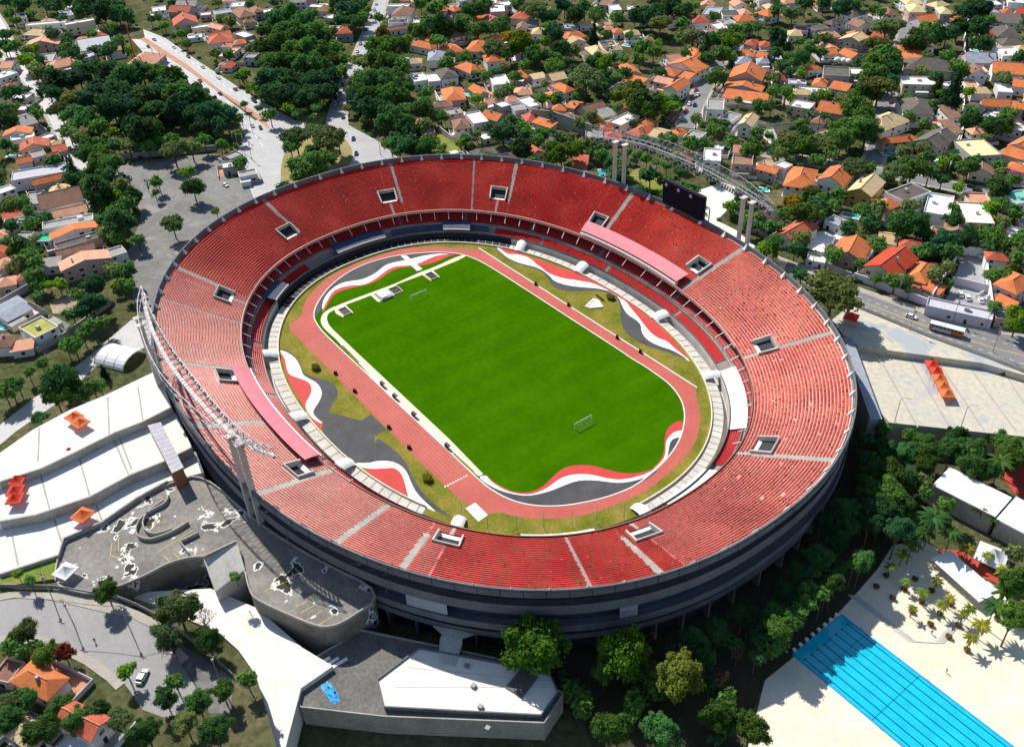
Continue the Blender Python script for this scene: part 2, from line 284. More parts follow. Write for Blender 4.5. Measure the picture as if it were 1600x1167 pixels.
# ---------------------------------------------------------------- measured plan data (metres)
POLY={'track_inner':(0,[(-48.7,-42.4),(-57.2,-42.1),(-63.8,-41.0),(-68.1,-39.5),(-73.0,-35.9),(-77.4,-31.4),(-82.1,-25.6),(-85.4,-19.3),(-88.0,-12.6),(-89.1,-5.5),(-88.9,1.0),(-87.2,8.6),(-84.0,15.9),(-79.9,22.7),(-74.9,28.9),(-68.6,33.6),(-61.6,35.7),(-54.0,36.6),(-45.7,36.9),(-23.3,37.4),(3.3,37.8),(28.4,38.3),(34.5,38.1),(41.0,38.6),(47.3,38.4),(53.0,38.2),(58.5,36.8),(63.8,34.4),(68.4,30.9),(71.8,27.2),(75.2,22.7),(77.7,18.3),(80.2,12.3),(82.2,4.1),(83.4,-5.7),(82.6,-11.7),(80.9,-18.1),(77.7,-25.7),(74.7,-30.8),(70.9,-35.3),(67.0,-38.4),(62.6,-40.6),(57.6,-41.9),(53.4,-42.5),(48.3,-42.6),(29.0,-42.5),(9.2,-42.6),(-17.4,-42.4)]),
'track_outer':(0,[(-68.4,-51.6),(-69.3,-44.5),(-75.7,-40.1),(-80.0,-36.8),(-83.6,-32.3),(-86.8,-27.2),(-89.6,-21.4),(-91.1,-15.4),(-91.6,-12.3),(-91.8,-5.7),(-91.5,3.2),(-90.4,13.4),(-87.6,19.4),(-83.9,25.3),(-79.0,31.0),(-74.0,35.3),(-68.5,39.3),(-68.2,42.1),(-31.0,42.6),(-2.6,42.9),(33.3,43.5),(61.7,43.8),(64.0,40.9),(67.7,38.2),(71.7,34.9),(76.0,30.3),(79.7,25.3),(82.3,20.3),(84.2,14.5),(85.7,7.6),(86.4,1.6),(87.1,-4.5),(86.4,-11.9),(84.8,-20.3),(82.8,-26.9),(79.2,-33.3),(75.0,-38.6),(70.5,-43.0),(65.0,-46.1),(64.4,-49.3),(57.3,-52.0),(34.7,-52.8),(8.7,-52.5),(-18.7,-52.2),(-51.0,-51.8)]),
'far_black':(0,[(-65.7,-40.0),(-68.0,-39.4),(-72.8,-35.9),(-77.2,-31.4),(-81.8,-25.6),(-85.0,-19.3),(-87.7,-12.6),(-88.8,-5.5),(-88.5,1.0),(-86.9,8.4),(-83.7,15.7),(-79.7,22.5),(-74.6,28.7),(-68.2,33.3),(-72.9,28.8),(-75.4,26.1),(-77.5,22.4),(-78.9,18.3),(-79.6,14.3),(-80.7,10.7),(-82.0,7.2),(-82.7,3.4),(-81.1,-0.6),(-79.3,-4.6),(-78.8,-8.5),(-79.1,-11.8),(-80.7,-14.9),(-82.0,-18.2),(-81.5,-22.0),(-79.8,-25.7),(-77.0,-29.5),(-73.9,-32.2),(-70.5,-34.3)]),
'far_white':(0,[(-70.5,-34.3),(-73.9,-32.2),(-77.0,-29.5),(-79.8,-25.7),(-81.5,-22.0),(-82.0,-18.2),(-80.7,-14.9),(-79.1,-11.8),(-78.8,-8.5),(-79.3,-4.6),(-81.1,-0.6),(-82.7,3.4),(-82.0,7.2),(-80.7,10.7),(-79.6,14.3),(-78.9,18.3),(-77.5,22.4),(-75.4,26.1),(-72.9,28.8),(-72.4,29.1),(-74.5,25.5),(-75.0,21.3),(-74.4,17.3),(-74.5,13.0),(-76.2,9.7),(-78.3,6.8),(-79.0,4.2),(-78.5,0.9),(-76.8,-3.1),(-75.3,-7.0),(-74.7,-10.8),(-75.2,-13.4),(-76.9,-15.4),(-78.5,-18.5),(-79.2,-22.1),(-78.3,-25.4),(-75.2,-28.8),(-71.7,-32.3),(-68.8,-35.0)]),
'far_red':(0,[(-68.8,-35.0),(-71.7,-32.3),(-75.2,-28.8),(-78.3,-25.4),(-79.2,-22.1),(-78.5,-18.5),(-76.9,-15.4),(-75.2,-13.4),(-74.7,-10.8),(-75.3,-7.0),(-76.8,-3.1),(-78.5,0.9),(-79.0,4.2),(-78.3,6.8),(-76.2,9.7),(-74.5,13.0),(-74.4,17.3),(-75.0,21.3),(-74.5,25.5),(-72.4,29.1),(-69.9,31.3),(-71.1,28.3),(-70.6,24.1),(-70.5,20.3),(-71.1,17.0),(-72.5,14.1),(-74.0,10.8),(-75.9,7.8),(-76.8,4.7),(-76.3,0.7),(-74.8,-3.7),(-73.5,-7.4),(-73.8,-11.4),(-74.4,-13.9),(-75.4,-16.2),(-76.4,-19.6),(-76.7,-23.5),(-75.2,-27.4),(-68.9,-33.7),(-67.0,-36.1)]),
'cross_path':(0,[(-84.9,12.1),(-83.8,14.2),(-69.3,13.3),(-69.5,10.7)]),
'cream_path':(0,[(-68.4,33.4),(-65.4,34.2),(-65.3,15.6),(-65.1,13.7),(-65.9,-1.8),(-65.5,-14.7),(-66.1,-27.0),(-65.7,-33.3),(-63.8,-35.7),(-60.7,-37.3),(-56.2,-38.4),(-45.4,-38.5),(-40.0,-38.6),(-33.1,-38.7),(49.2,-39.2),(49.0,-42.6),(9.2,-42.6),(-12.6,-42.5),(-28.8,-41.4),(-42.0,-41.0),(-47.2,-40.6),(-57.1,-40.8),(-61.6,-39.7),(-64.6,-37.9),(-66.9,-35.4),(-68.0,-30.7),(-67.4,-13.9),(-66.7,-1.6),(-67.8,10.5),(-67.2,16.9)]),
'side_grass':(0,[(-42.4,-41.5),(-41.6,-40.5),(-28.4,-40.9),(-28.1,-41.9)]),
'side_grass2':(0,[(35.0,-41.6),(46.5,-41.5),(46.1,-42.8),(35.3,-42.7)]),
'pad_left':(0,[(-68.0,-30.7),(-63.0,-32.0),(-58.9,-31.2),(-59.0,-26.3),(-65.9,-26.0)]),
'pad_mid':(0,[(-67.2,-14.3),(-59.2,-14.7),(-59.2,-7.0),(-59.1,-2.7),(-66.4,-2.0)]),
'pad_right':(0,[(-67.6,10.7),(-58.9,10.8),(-59.1,15.5),(-66.2,16.2)]),
'left_black':(0,[(-55.7,-59.9),(-51.7,-58.4),(-46.7,-58.1),(-41.7,-58.6),(-37.7,-60.0),(-33.8,-59.9),(-30.1,-57.8),(-26.5,-55.7),(-21.9,-54.8),(-17.8,-55.7),(-14.9,-57.9),(-12.7,-61.1),(-10.3,-63.7),(-6.6,-68.2),(-9.6,-68.5),(-13.0,-68.4),(-15.0,-66.6),(-16.9,-64.0),(-19.9,-61.1),(-23.5,-59.6),(-27.5,-59.2),(-30.8,-60.1),(-34.7,-61.1),(-39.9,-59.5),(-45.5,-58.4),(-50.7,-58.9),(-54.7,-60.4)]),
'left_white':(0,[(-54.7,-60.4),(-50.7,-58.9),(-45.5,-58.4),(-39.9,-59.5),(-34.7,-61.1),(-30.8,-60.1),(-27.5,-59.2),(-23.5,-59.6),(-19.9,-61.1),(-16.9,-64.0),(-15.0,-66.6),(-13.0,-68.4),(-9.6,-68.5),(-6.6,-68.2),(-5.8,-68.6),(-8.8,-69.5),(-11.9,-69.8),(-16.0,-69.3),(-19.5,-67.9),(-21.9,-65.0),(-24.7,-62.6),(-27.5,-61.5),(-30.7,-61.5),(-34.8,-63.4),(-38.5,-64.9),(-43.2,-63.6),(-48.8,-61.5),(-53.2,-61.1)]),
'left_red':(0,[(-53.2,-61.1),(-48.8,-61.5),(-43.2,-63.6),(-38.5,-64.9),(-34.8,-63.4),(-30.7,-61.5),(-27.5,-61.5),(-24.7,-62.6),(-21.9,-65.0),(-19.5,-67.9),(-16.0,-69.3),(-11.9,-69.8),(-8.8,-69.5),(-5.8,-68.6),(-4.6,-69.1),(-3.5,-70.4),(-10.0,-70.2),(-18.2,-69.2),(-26.8,-68.0),(-34.5,-66.9),(-43.8,-64.3),(-51.2,-61.9)]),
'gray_fan':(0,[(-9.9,-63.9),(1.3,-57.2),(0.8,-53.0),(11.0,-52.8),(10.9,-57.6),(22.6,-64.1),(18.3,-69.4),(10.0,-70.9),(2.4,-71.1),(-3.9,-69.6),(-8.2,-66.7)]),
'left2_black':(0,[(11.2,-57.6),(17.6,-56.5),(24.2,-56.0),(28.9,-56.4),(33.8,-57.7),(38.6,-58.8),(43.6,-59.6),(49.1,-59.5),(53.9,-59.1),(58.5,-58.3),(58.4,-58.5),(53.6,-60.6),(48.7,-61.1),(43.2,-61.2),(38.4,-60.2),(33.1,-58.5),(28.9,-58.3),(25.2,-59.8),(22.4,-63.1),(22.3,-63.9)]),
'left2_white':(0,[(18.5,-69.4),(21.3,-66.2),(22.4,-63.1),(25.2,-59.8),(28.9,-58.3),(33.1,-58.5),(38.4,-60.2),(43.2,-61.2),(48.7,-61.1),(53.0,-60.8),(52.6,-61.2),(47.4,-63.3),(43.4,-64.3),(39.9,-63.0),(36.4,-61.5),(31.8,-60.1),(28.5,-60.6),(26.8,-63.2),(24.4,-66.7),(20.7,-69.5)]),
'left2_red':(0,[(22.5,-68.7),(24.4,-66.7),(26.8,-63.2),(28.5,-60.6),(31.8,-60.1),(36.4,-61.5),(39.9,-63.0),(43.2,-64.3),(36.5,-66.0),(29.7,-67.4)]),
'right_black':(0,[(-63.2,47.7),(-58.7,47.0),(-53.8,46.4),(-49.3,46.5),(-45.0,47.5),(-41.4,49.1),(-37.9,50.7),(-33.4,51.0),(-28.6,49.7),(-24.4,48.0),(-21.7,47.0),(-17.1,48.5),(-13.1,52.2),(-10.2,57.6),(-5.8,60.9),(1.3,61.7),(6.5,58.5),(13.2,52.1),(19.9,48.0),(27.5,46.9),(32.5,48.0),(38.7,50.5),(43.8,52.2),(48.2,52.8),(48.9,52.9),(44.9,53.6),(40.2,53.2),(35.3,51.3),(29.9,50.6),(25.0,52.3),(20.8,55.9),(17.1,56.7),(12.5,56.6),(6.9,59.0),(1.7,62.2),(-4.1,63.0),(-9.4,60.5),(-13.3,56.8),(-18.7,52.5),(-25.0,50.2),(-29.7,51.5),(-34.2,52.1),(-39.0,51.5),(-42.5,49.9),(-46.0,48.3),(-49.4,47.4),(-53.4,47.0),(-57.5,47.4),(-63.2,48.2)]),
'right_white':(0,[(-63.2,48.2),(-57.5,47.4),(-53.4,47.0),(-49.4,47.4),(-46.0,48.3),(-42.5,49.9),(-39.0,51.5),(-34.2,52.1),(-29.7,51.5),(-25.0,50.2),(-18.7,52.5),(-13.3,56.8),(-9.4,60.5),(-4.1,63.0),(1.7,62.2),(6.9,59.0),(12.5,56.6),(17.1,56.7),(20.8,55.9),(25.0,52.3),(29.9,50.6),(35.3,51.3),(40.2,53.2),(44.9,53.6),(48.9,52.9),(49.1,53.5),(44.2,54.3),(39.5,54.8),(35.0,55.9),(31.1,54.5),(26.0,55.2),(17.1,58.5),(9.9,60.8),(5.2,62.6),(0.4,62.5),(-7.6,62.6),(-14.5,61.4),(-19.0,58.1),(-20.1,57.9),(-22.7,55.7),(-25.9,54.0),(-29.3,52.9),(-33.0,52.4),(-37.6,53.1),(-40.3,53.0),(-43.5,53.8),(-46.5,54.0),(-49.7,53.4),(-53.1,51.6),(-55.1,49.1),(-58.1,48.8),(-62.3,49.3)]),
'right_red':(0,[(-62.3,49.3),(-58.1,48.8),(-55.1,49.1),(-53.1,51.6),(-49.7,53.4),(-46.5,54.0),(-43.5,53.8),(-40.3,53.0),(-37.6,53.1),(-33.0,52.4),(-29.3,52.9),(-25.9,54.0),(-22.7,55.7),(-20.1,57.9),(-19.0,58.1),(-14.5,61.4),(-7.6,62.6),(0.4,62.5),(5.2,62.6),(9.9,60.8),(17.1,58.5),(26.0,55.2),(31.1,54.5),(35.0,55.9),(39.5,54.8),(44.2,54.3),(49.1,53.5),(49.0,53.7),(40.0,56.9),(28.8,60.3),(18.3,61.7),(7.3,63.2),(-1.4,64.2),(-9.5,64.3),(-17.3,62.0),(-24.5,61.6),(-31.8,58.9),(-40.4,57.0),(-48.0,54.3),(-53.0,53.7),(-57.0,52.3),(-61.6,49.6)]),
'near_red':(0,[(49.5,-39.4),(53.0,-39.7),(57.1,-39.0),(61.0,-37.6),(63.5,-35.7),(65.4,-32.2),(65.4,-28.3),(64.0,-23.3),(63.1,-19.3),(63.9,-15.9),(65.9,-12.9),(68.4,-10.4),(71.8,-8.6),(75.4,-6.5),(78.5,-3.8),(80.5,-0.2),(81.5,3.8),(81.8,4.2),(81.7,0.1),(80.9,-2.6),(79.8,-5.7),(78.0,-8.8),(75.2,-11.0),(71.6,-13.2),(68.6,-15.9),(66.6,-19.5),(66.1,-23.0),(66.7,-26.8),(66.7,-30.7),(65.6,-34.2),(62.8,-37.1),(59.5,-38.9),(55.6,-39.8),(53.1,-40.1),(50.0,-39.6)]),
'near_white':(0,[(50.0,-39.6),(53.1,-40.1),(55.6,-39.8),(59.5,-38.9),(62.8,-37.1),(65.6,-34.2),(66.7,-30.7),(66.7,-26.8),(66.1,-23.0),(66.6,-19.5),(68.6,-15.9),(71.6,-13.2),(75.2,-11.0),(78.0,-8.8),(79.8,-5.7),(80.9,-2.6),(81.7,0.1),(81.8,4.2),(82.1,3.8),(82.7,-0.9),(81.9,-4.2),(80.4,-7.7),(78.3,-10.5),(75.2,-13.0),(72.3,-15.8),(70.1,-19.2),(69.3,-23.1),(68.7,-27.1),(67.5,-31.3),(65.7,-34.9),(62.8,-37.7),(59.1,-39.9),(55.8,-41.2),(52.5,-41.9),(49.2,-42.0)]),
'near_black':(0,[(49.2,-42.0),(52.5,-41.9),(55.8,-41.2),(59.1,-39.9),(62.8,-37.7),(65.7,-34.9),(67.5,-31.3),(68.7,-27.1),(69.3,-23.1),(70.1,-19.2),(72.3,-15.8),(75.2,-13.0),(78.3,-10.5),(80.4,-7.7),(81.9,-4.2),(82.7,-0.9),(82.1,3.8),(83.0,3.7),(83.6,-0.4),(83.2,-5.5),(82.4,-11.5),(80.7,-17.9),(77.5,-25.6),(74.5,-30.6),(70.7,-35.1),(66.8,-38.3),(62.4,-40.5),(57.3,-41.7),(53.2,-42.4),(49.6,-42.4)]),
'east_red':(0,[(70.9,27.5),(69.8,24.7),(70.4,20.7),(73.2,16.5),(76.1,13.6),(78.8,10.5),(80.3,7.1),(81.2,3.0),(81.7,3.1),(80.9,7.0),(79.8,10.0),(78.0,12.3),(75.1,15.2),(73.7,18.0),(73.2,21.3),(74.4,24.0)]),
'east_white':(0,[(74.4,24.0),(73.2,21.3),(73.7,18.0),(75.1,15.2),(78.0,12.3),(79.8,10.0),(80.9,7.0),(81.7,3.1),(81.8,3.7),(81.0,7.9),(80.2,10.9),(78.2,13.4),(76.0,16.2),(75.3,18.6),(76.4,20.9)]),
'east_black':(0,[(76.4,20.9),(75.3,18.6),(76.0,16.2),(78.2,13.4),(80.2,10.9),(81.0,7.9),(81.8,3.7),(82.1,4.0),(81.2,8.3),(80.1,12.3),(77.7,18.3),(75.2,22.7)]),
'white_mat':(0,[(57.8,-53.0),(57.7,-49.3),(64.4,-49.3),(64.7,-53.1)]),
'parking_lot':(8,[(-241.8,-60.3),(-246.4,-52.9),(-234.2,-29.6),(-226.4,-13.6),(-215.4,-12.9),(-205.5,-18.9),(-177.6,-14.2),(-161.9,-6.5),(-99.8,-42.4),(-75.5,-85.4),(-69.6,-103.6),(-96.5,-97.2),(-113.1,-95.9),(-126.5,-89.5),(-147.7,-86.6),(-164.1,-77.7),(-180.8,-67.8),(-195.1,-65.0),(-211.8,-63.9),(-225.7,-64.0)]),
'avenue_left':(8,[(-449.1,18.6),(-387.6,11.7),(-315.3,18.0),(-273.4,18.6),(-231.6,6.9),(-199.2,-2.6),(-202.4,7.8),(-251.9,21.6),(-317.2,24.0),(-371.7,24.3),(-445.0,22.9)]),
'avenue_median':(8,[(-445.0,22.9),(-371.7,24.3),(-317.2,24.0),(-256.1,23.5),(-235.6,22.3),(-252.7,27.3),(-308.5,25.6),(-372.5,28.0),(-446.2,26.9)]),
'avenue_right':(8,[(-446.2,26.9),(-372.5,28.0),(-308.5,25.6),(-252.7,27.3),(-220.5,23.9),(-227.9,39.0),(-254.2,38.3),(-284.4,36.5),(-328.6,36.3),(-373.5,36.1),(-436.3,37.4),(-465.9,32.6)]),
'junction':(8,[(-237.5,8.6),(-253.6,22.3),(-244.7,36.4),(-222.7,46.2),(-217.1,47.1),(-175.9,43.7),(-175.4,58.7),(-144.0,54.8),(-157.6,-21.7),(-218.4,-4.6)]),
'road_fork':(8,[(-241.9,62.0),(-235.8,70.2),(-212.0,58.2),(-176.8,59.6),(-169.1,39.8),(-214.3,43.7)]),
'round_island':(8,[(-207.0,18.0),(-221.4,35.8),(-206.1,49.1),(-183.3,44.9),(-163.7,32.3),(-149.6,7.7),(-161.9,-6.5),(-187.4,5.2)]),
'small_island':(8,[(-248.5,39.1),(-246.5,49.7),(-239.1,60.9),(-223.1,48.4),(-224.2,41.8)]),
'right_road':(8,[(30.4,123.4),(37.6,123.8),(52.3,123.6),(68.7,127.3),(84.2,129.8),(101.9,134.9),(111.8,138.7),(128.4,150.7),(144.8,129.1),(132.7,127.1),(119.8,125.1),(99.7,120.9),(79.4,118.4),(69.9,117.2),(60.2,115.3),(42.0,117.0)]),
'right_sidewalk':(8,[(29.1,124.9),(35.9,125.8),(48.4,128.7),(66.5,130.2),(81.6,133.7),(99.8,138.3),(110.2,141.6),(126.9,153.5),(128.4,150.7),(111.8,138.7),(101.9,134.9),(84.2,129.8),(68.7,127.3),(52.3,123.6),(37.6,123.8),(30.4,123.4)]),
'upper_strip':(8,[(70.2,116.8),(79.6,118.0),(99.9,120.5),(120.0,124.8),(132.9,126.7),(148.6,130.0),(147.6,131.9),(133.5,125.7),(120.9,121.2),(88.1,97.2),(79.9,99.1),(72.0,103.7)]),
'right_plaza':(5.5,[(86.4,98.1),(87.1,99.5),(120.1,123.7),(132.8,128.3),(154.2,137.3),(167.3,110.1),(148.6,99.5),(134.7,87.4),(118.1,73.1),(111.9,75.8)]),
'terrace_top':(16.5,[(-48.4,-106.0),(-46.1,-125.0),(-45.9,-136.8),(-43.3,-148.8),(-38.4,-159.8),(-33.6,-171.7),(-25.6,-173.3),(-24.4,-163.0),(-22.4,-151.7),(-23.3,-140.8),(-24.7,-128.7),(-24.2,-119.9),(-25.5,-110.0)]),
'terrace_mid':(14,[(-27.0,-109.2),(-26.7,-119.7),(-26.9,-128.7),(-25.5,-140.9),(-24.6,-151.9),(-26.6,-163.3),(-28.1,-173.7),(-13.1,-176.7),(-10.4,-167.0),(-6.4,-158.1),(-3.8,-143.4),(-4.5,-138.9),(-5.4,-131.2),(-4.7,-120.7),(-5.4,-111.6)]),
'terrace_low':(11,[(-6.9,-110.6),(-7.3,-120.6),(-7.6,-131.3),(-6.7,-139.0),(-6.1,-143.6),(-8.7,-158.5),(-12.1,-167.7),(-12.1,-178.0),(4.3,-181.3),(6.9,-172.0),(10.1,-157.3),(4.6,-154.3),(5.1,-143.6),(1.8,-132.2),(0.7,-122.5),(3.9,-112.4)]),
'grass_bank':(10.3,[(3.5,-181.3),(6.1,-172.1),(9.3,-157.3),(17.0,-160.7),(10.4,-173.1),(7.5,-182.1)]),
'deck':(10,[(3.5,-154.3),(16.1,-160.4),(21.0,-160.6),(29.6,-154.3),(31.2,-147.8),(32.1,-140.4),(31.5,-133.7),(34.8,-125.6),(44.5,-117.7),(54.9,-120.5),(58.7,-120.4),(69.4,-115.3),(76.3,-111.7),(78.8,-109.2),(79.7,-105.0),(78.5,-92.1),(58.1,-100.8),(32.9,-108.6),(3.6,-112.5),(1.6,-121.9),(0.7,-132.0),(3.9,-143.5)]),
'west_ground':(9.5,[(-3.3,-185.2),(9.7,-173.2),(16.4,-160.7),(21.7,-160.4),(29.7,-154.5),(41.2,-147.9),(44.0,-141.7),(62.3,-132.4),(70.2,-130.5),(79.3,-130.0),(103.7,-134.9),(64.0,-201.6)]),
'west_street':(9.5,[(13.3,-177.3),(16.0,-171.3),(22.8,-163.7),(30.1,-158.1),(36.7,-153.2),(42.7,-148.3),(50.1,-144.8),(57.1,-144.8),(64.5,-143.3),(71.8,-142.8),(81.6,-143.4),(74.0,-155.0),(61.1,-156.2),(56.9,-157.2),(48.5,-160.2),(42.3,-163.3),(33.6,-168.7),(26.8,-177.1),(25.7,-180.1)]),
'west_bays':(9.5,[(50.7,-144.8),(58.8,-141.1),(70.1,-137.0),(76.7,-134.7),(85.0,-139.1),(81.8,-143.1),(71.6,-142.5),(64.6,-143.1),(57.3,-144.6)]),
'driveway':(4.5,[(30.8,-145.7),(32.3,-141.1),(41.9,-127.4),(56.3,-120.1),(75.2,-116.3),(85.1,-112.7),(85.8,-122.0),(100.5,-134.3),(75.4,-129.2),(65.8,-129.6),(57.3,-131.4),(38.7,-141.0)]),
'gray_roof':(3,[(79.2,-101.3),(108.1,-78.9),(116.7,-73.8),(126.8,-71.8),(129.9,-80.3),(104.5,-109.5),(89.6,-124.2),(79.1,-122.1)]),
'white_roof':(4,[(94.1,-92.7),(113.1,-77.1),(121.4,-71.4),(126.1,-72.9),(128.3,-80.0),(102.9,-108.4),(95.4,-105.8)]),
'pool_deck':(-4,[(152.1,-25.9),(152.2,-16.1),(150.7,6.4),(149.7,15.6),(148.2,27.2),(145.7,37.8),(149.7,46.2),(158.0,46.7),(169.2,47.0),(181.0,45.8),(197.6,47.0),(222.0,14.8),(167.6,-54.2)]),
'swim_pool':(-4,[(152.7,-14.4),(151.6,5.8),(178.6,5.9)]),
'hall_roof':(3.5,[(142.0,60.7),(160.7,63.0),(159.6,73.9)]),
'hall_roof2':(3.0,[(161.0,63.0),(184.5,65.4),(183.5,78.2)]),
'canopy_roof':(-0.8,[(156.6,38.9),(173.2,35.5),(174.7,42.5)]),
'court':(-4,[(149.4,88.7),(151.2,100.1),(161.4,104.3),(167.2,85.3),(157.9,84.0)]),
'court_blue':(-4,[(157.9,84.0),(167.2,85.3),(167.5,79.4),(157.4,79.5)]),
'red_walk':(-4,[(154.5,46.6),(159.9,52.3),(167.3,50.8),(173.8,51.4),(173.9,48.7),(168.1,47.0),(162.3,46.6),(155.9,45.3)]),
'walkway_roof':(17.5,[(-20.8,-119.5),(-19.7,-115.6),(5.3,-117.7),(5.5,-121.4)]),
'gangway_roof':(10,[(81.7,96.9),(83.9,99.4),(117.3,69.3),(115.4,66.0)]),
'ramp_tower':(13,[(38.7,-126.2),(39.1,-116.5),(47.3,-118.3),(47.9,-127.4)]),
'lot_white':(8,[(32.2,138.7),(26.9,154.5),(38.4,160.4),(42.1,141.6)]),
'lot_cars':(8,[(91.3,146.1),(77.2,181.4),(83.1,185.3),(107.1,149.5)]),
'grass_lot':(8,[(-65.2,126.5),(-69.7,139.3),(-48.2,144.7),(-43.5,129.1)]),
'grass_lot2':(8,[(-170.6,80.5),(-170.5,90.1),(-142.2,86.6),(-148.8,76.2)]),
'yard_white':(8,[(-33.4,141.4),(-31.5,158.8),(-18.1,159.1),(-7.7,128.5),(3.5,128.3),(17.9,124.0),(21.4,116.0),(-1.5,113.8)]),
'dirt_lot':(8,[(-132.2,-122.3),(-134.7,-109.6),(-117.3,-116.9),(-124.1,-123.2)]),
'path_lot':(8,[(-124.3,-128.6),(-123.1,-123.8),(-111.4,-120.1),(-103.9,-127.6),(-96.5,-133.6),(-100.3,-134.3)]),
'left_avenue':(8,[(-94.3,-94.5),(-99.3,-100.6),(-86.4,-119.5),(-73.9,-141.8),(-65.3,-156.4),(-57.4,-171.8),(-47.6,-173.7),(-54.6,-158.9),(-58.3,-153.0),(-64.4,-139.0),(-78.4,-119.6),(-77.4,-100.6)]),
'garden':(-4,[(105.7,78.0),(116.5,82.3),(133.9,99.4),(153.6,111.2),(156.8,89.7),(149.7,87.6),(138.9,83.7),(137.8,67.7),(146.7,64.2),(149.7,46.2),(145.7,37.8),(148.2,27.2),(149.7,15.6),(150.7,6.4),(152.2,-16.1),(152.1,-25.9),(161.3,-47.1),(140.5,-73.3),(129.2,-68.6),(112.4,-70.6),(103.2,-74.2),(95.5,-64.0),(112.8,-32.1),(122.7,10.1),(112.5,63.4)]),
'forecourt':(9.5,[(19.6,-161.6),(25.0,-156.6),(34.0,-149.8),(48.1,-143.2),(50.1,-144.8),(36.7,-153.2),(30.1,-158.1),(22.8,-163.7)])}
LINE={'west_lane':(8,7.5,[(-482.9,-54.0),(-450.0,-55.8),(-415.9,-58.8),(-379.3,-60.6),(-343.4,-62.6),(-306.3,-67.6),(-275.0,-71.2),(-254.0,-70.8),(-234.8,-69.0)]),
'north_road':(8,8,[(-423.6,207.3),(-383.2,177.7),(-359.1,159.3),(-315.9,126.2),(-287.3,103.9),(-265.4,87.1),(-241.1,68.6),(-229.1,60.8)]),
'cul_de_sac':(8,9,[(-147.5,281.7),(-132.5,259.9),(-120.3,239.3),(-109.2,222.3),(-95.7,203.1),(-88.4,191.7)]),
'cross_street':(8,8,[(-40.9,199.3),(-20.8,206.3),(-2.3,216.4),(16.3,225.1),(37.7,233.2),(53.1,239.1),(71.6,249.0)]),
'hill_street':(8,8,[(1.6,228.5),(-25.9,274.7),(-56.5,324.6),(-84.3,376.1),(-116.0,437.4),(-138.5,479.0)]),
'corner_street':(8,8,[(-592.3,-42.0),(-542.1,-45.7),(-499.4,-52.2),(-461.5,-59.1)]),
'spiral_outer':(10,0,[(6.6,-124.5),(9.2,-126.2),(9.2,-130.4),(10.1,-133.9),(13.1,-136.7),(16.6,-137.5),(19.9,-135.7),(21.2,-132.3),(21.4,-127.6),(20.7,-123.9)]),
'spiral_mid':(10,0,[(7.7,-126.4),(8.3,-130.1),(10.1,-132.9),(13.1,-134.8),(16.9,-134.8),(19.3,-133.1),(20.0,-130.9),(20.2,-128.6)]),
'deck_wall_in':(10,0,[(26.5,-123.2),(26.6,-128.6),(32.3,-128.2)]),
'high_wall':(8,8,[(-147.1,135.0),(-137.8,141.4),(-110.0,145.0)]),
'lower_wall':(8,4,[(-107.0,142.9),(-95.7,143.8)]),
'white_wall_a':(8,3,[(-72.3,428.0),(-13.6,330.6),(10.6,289.4),(17.9,271.1)]),
'white_wall_b':(8,3,[(12.8,285.8),(29.2,248.2)]),
'lot_wall_a':(8,4,[(88.4,140.9),(75.6,181.5),(83.0,186.1),(105.6,152.7)]),
'lot_wall_b':(8,3.5,[(85.9,158.6),(98.2,163.2)]),
'lot_wall_c':(8,3,[(29.3,138.3),(21.8,163.9)]),
'lot_wall_d':(8,3,[(42.5,141.6),(37.6,162.6)]),
'mural_wall':(8,3.2,[(59.9,132.6),(67.9,134.6),(75.9,135.8),(82.9,137.0),(88.7,137.8)]),
'green_wall':(8,3.2,[(47.2,131.2),(59.3,131.9)]),
'villa_wall_a':(8,3.5,[(57.9,137.9),(50.3,169.6)]),
'villa_wall_b':(8,3.5,[(73.6,139.6),(64.7,171.8)]),
'grass_lot_wall':(8,3,[(-172.5,91.0),(-142.2,86.6)]),
'villa_wall_c':(8,3,[(-216.7,118.1),(-189.7,106.7)]),
'lane_wall':(8,2.5,[(-303.4,-70.9),(-267.0,-75.8)]),
'park_wall':(8,3,[(-259.4,-68.7),(-250.3,-50.9),(-240.5,-33.2),(-229.3,-11.4)]),
'yard_wall':(8,3,[(-142.9,-138.5),(-149.9,-122.0),(-160.9,-118.4)]),
'cable_wall':(8,2.5,[(-101.5,-127.1),(-115.1,-102.9)]),
'plaza_fence':(8,1.6,[(60.2,115.3),(69.9,117.2),(79.4,118.4),(99.7,120.9),(119.8,125.1),(132.7,127.1),(148.4,130.3)]),
'west_fence':(9.5,2,[(10.2,-173.3),(19.9,-161.6),(28.7,-154.2),(33.5,-149.6),(40.9,-145.5),(47.1,-142.8),(55.9,-140.0),(64.7,-136.9),(76.3,-134.5)])}
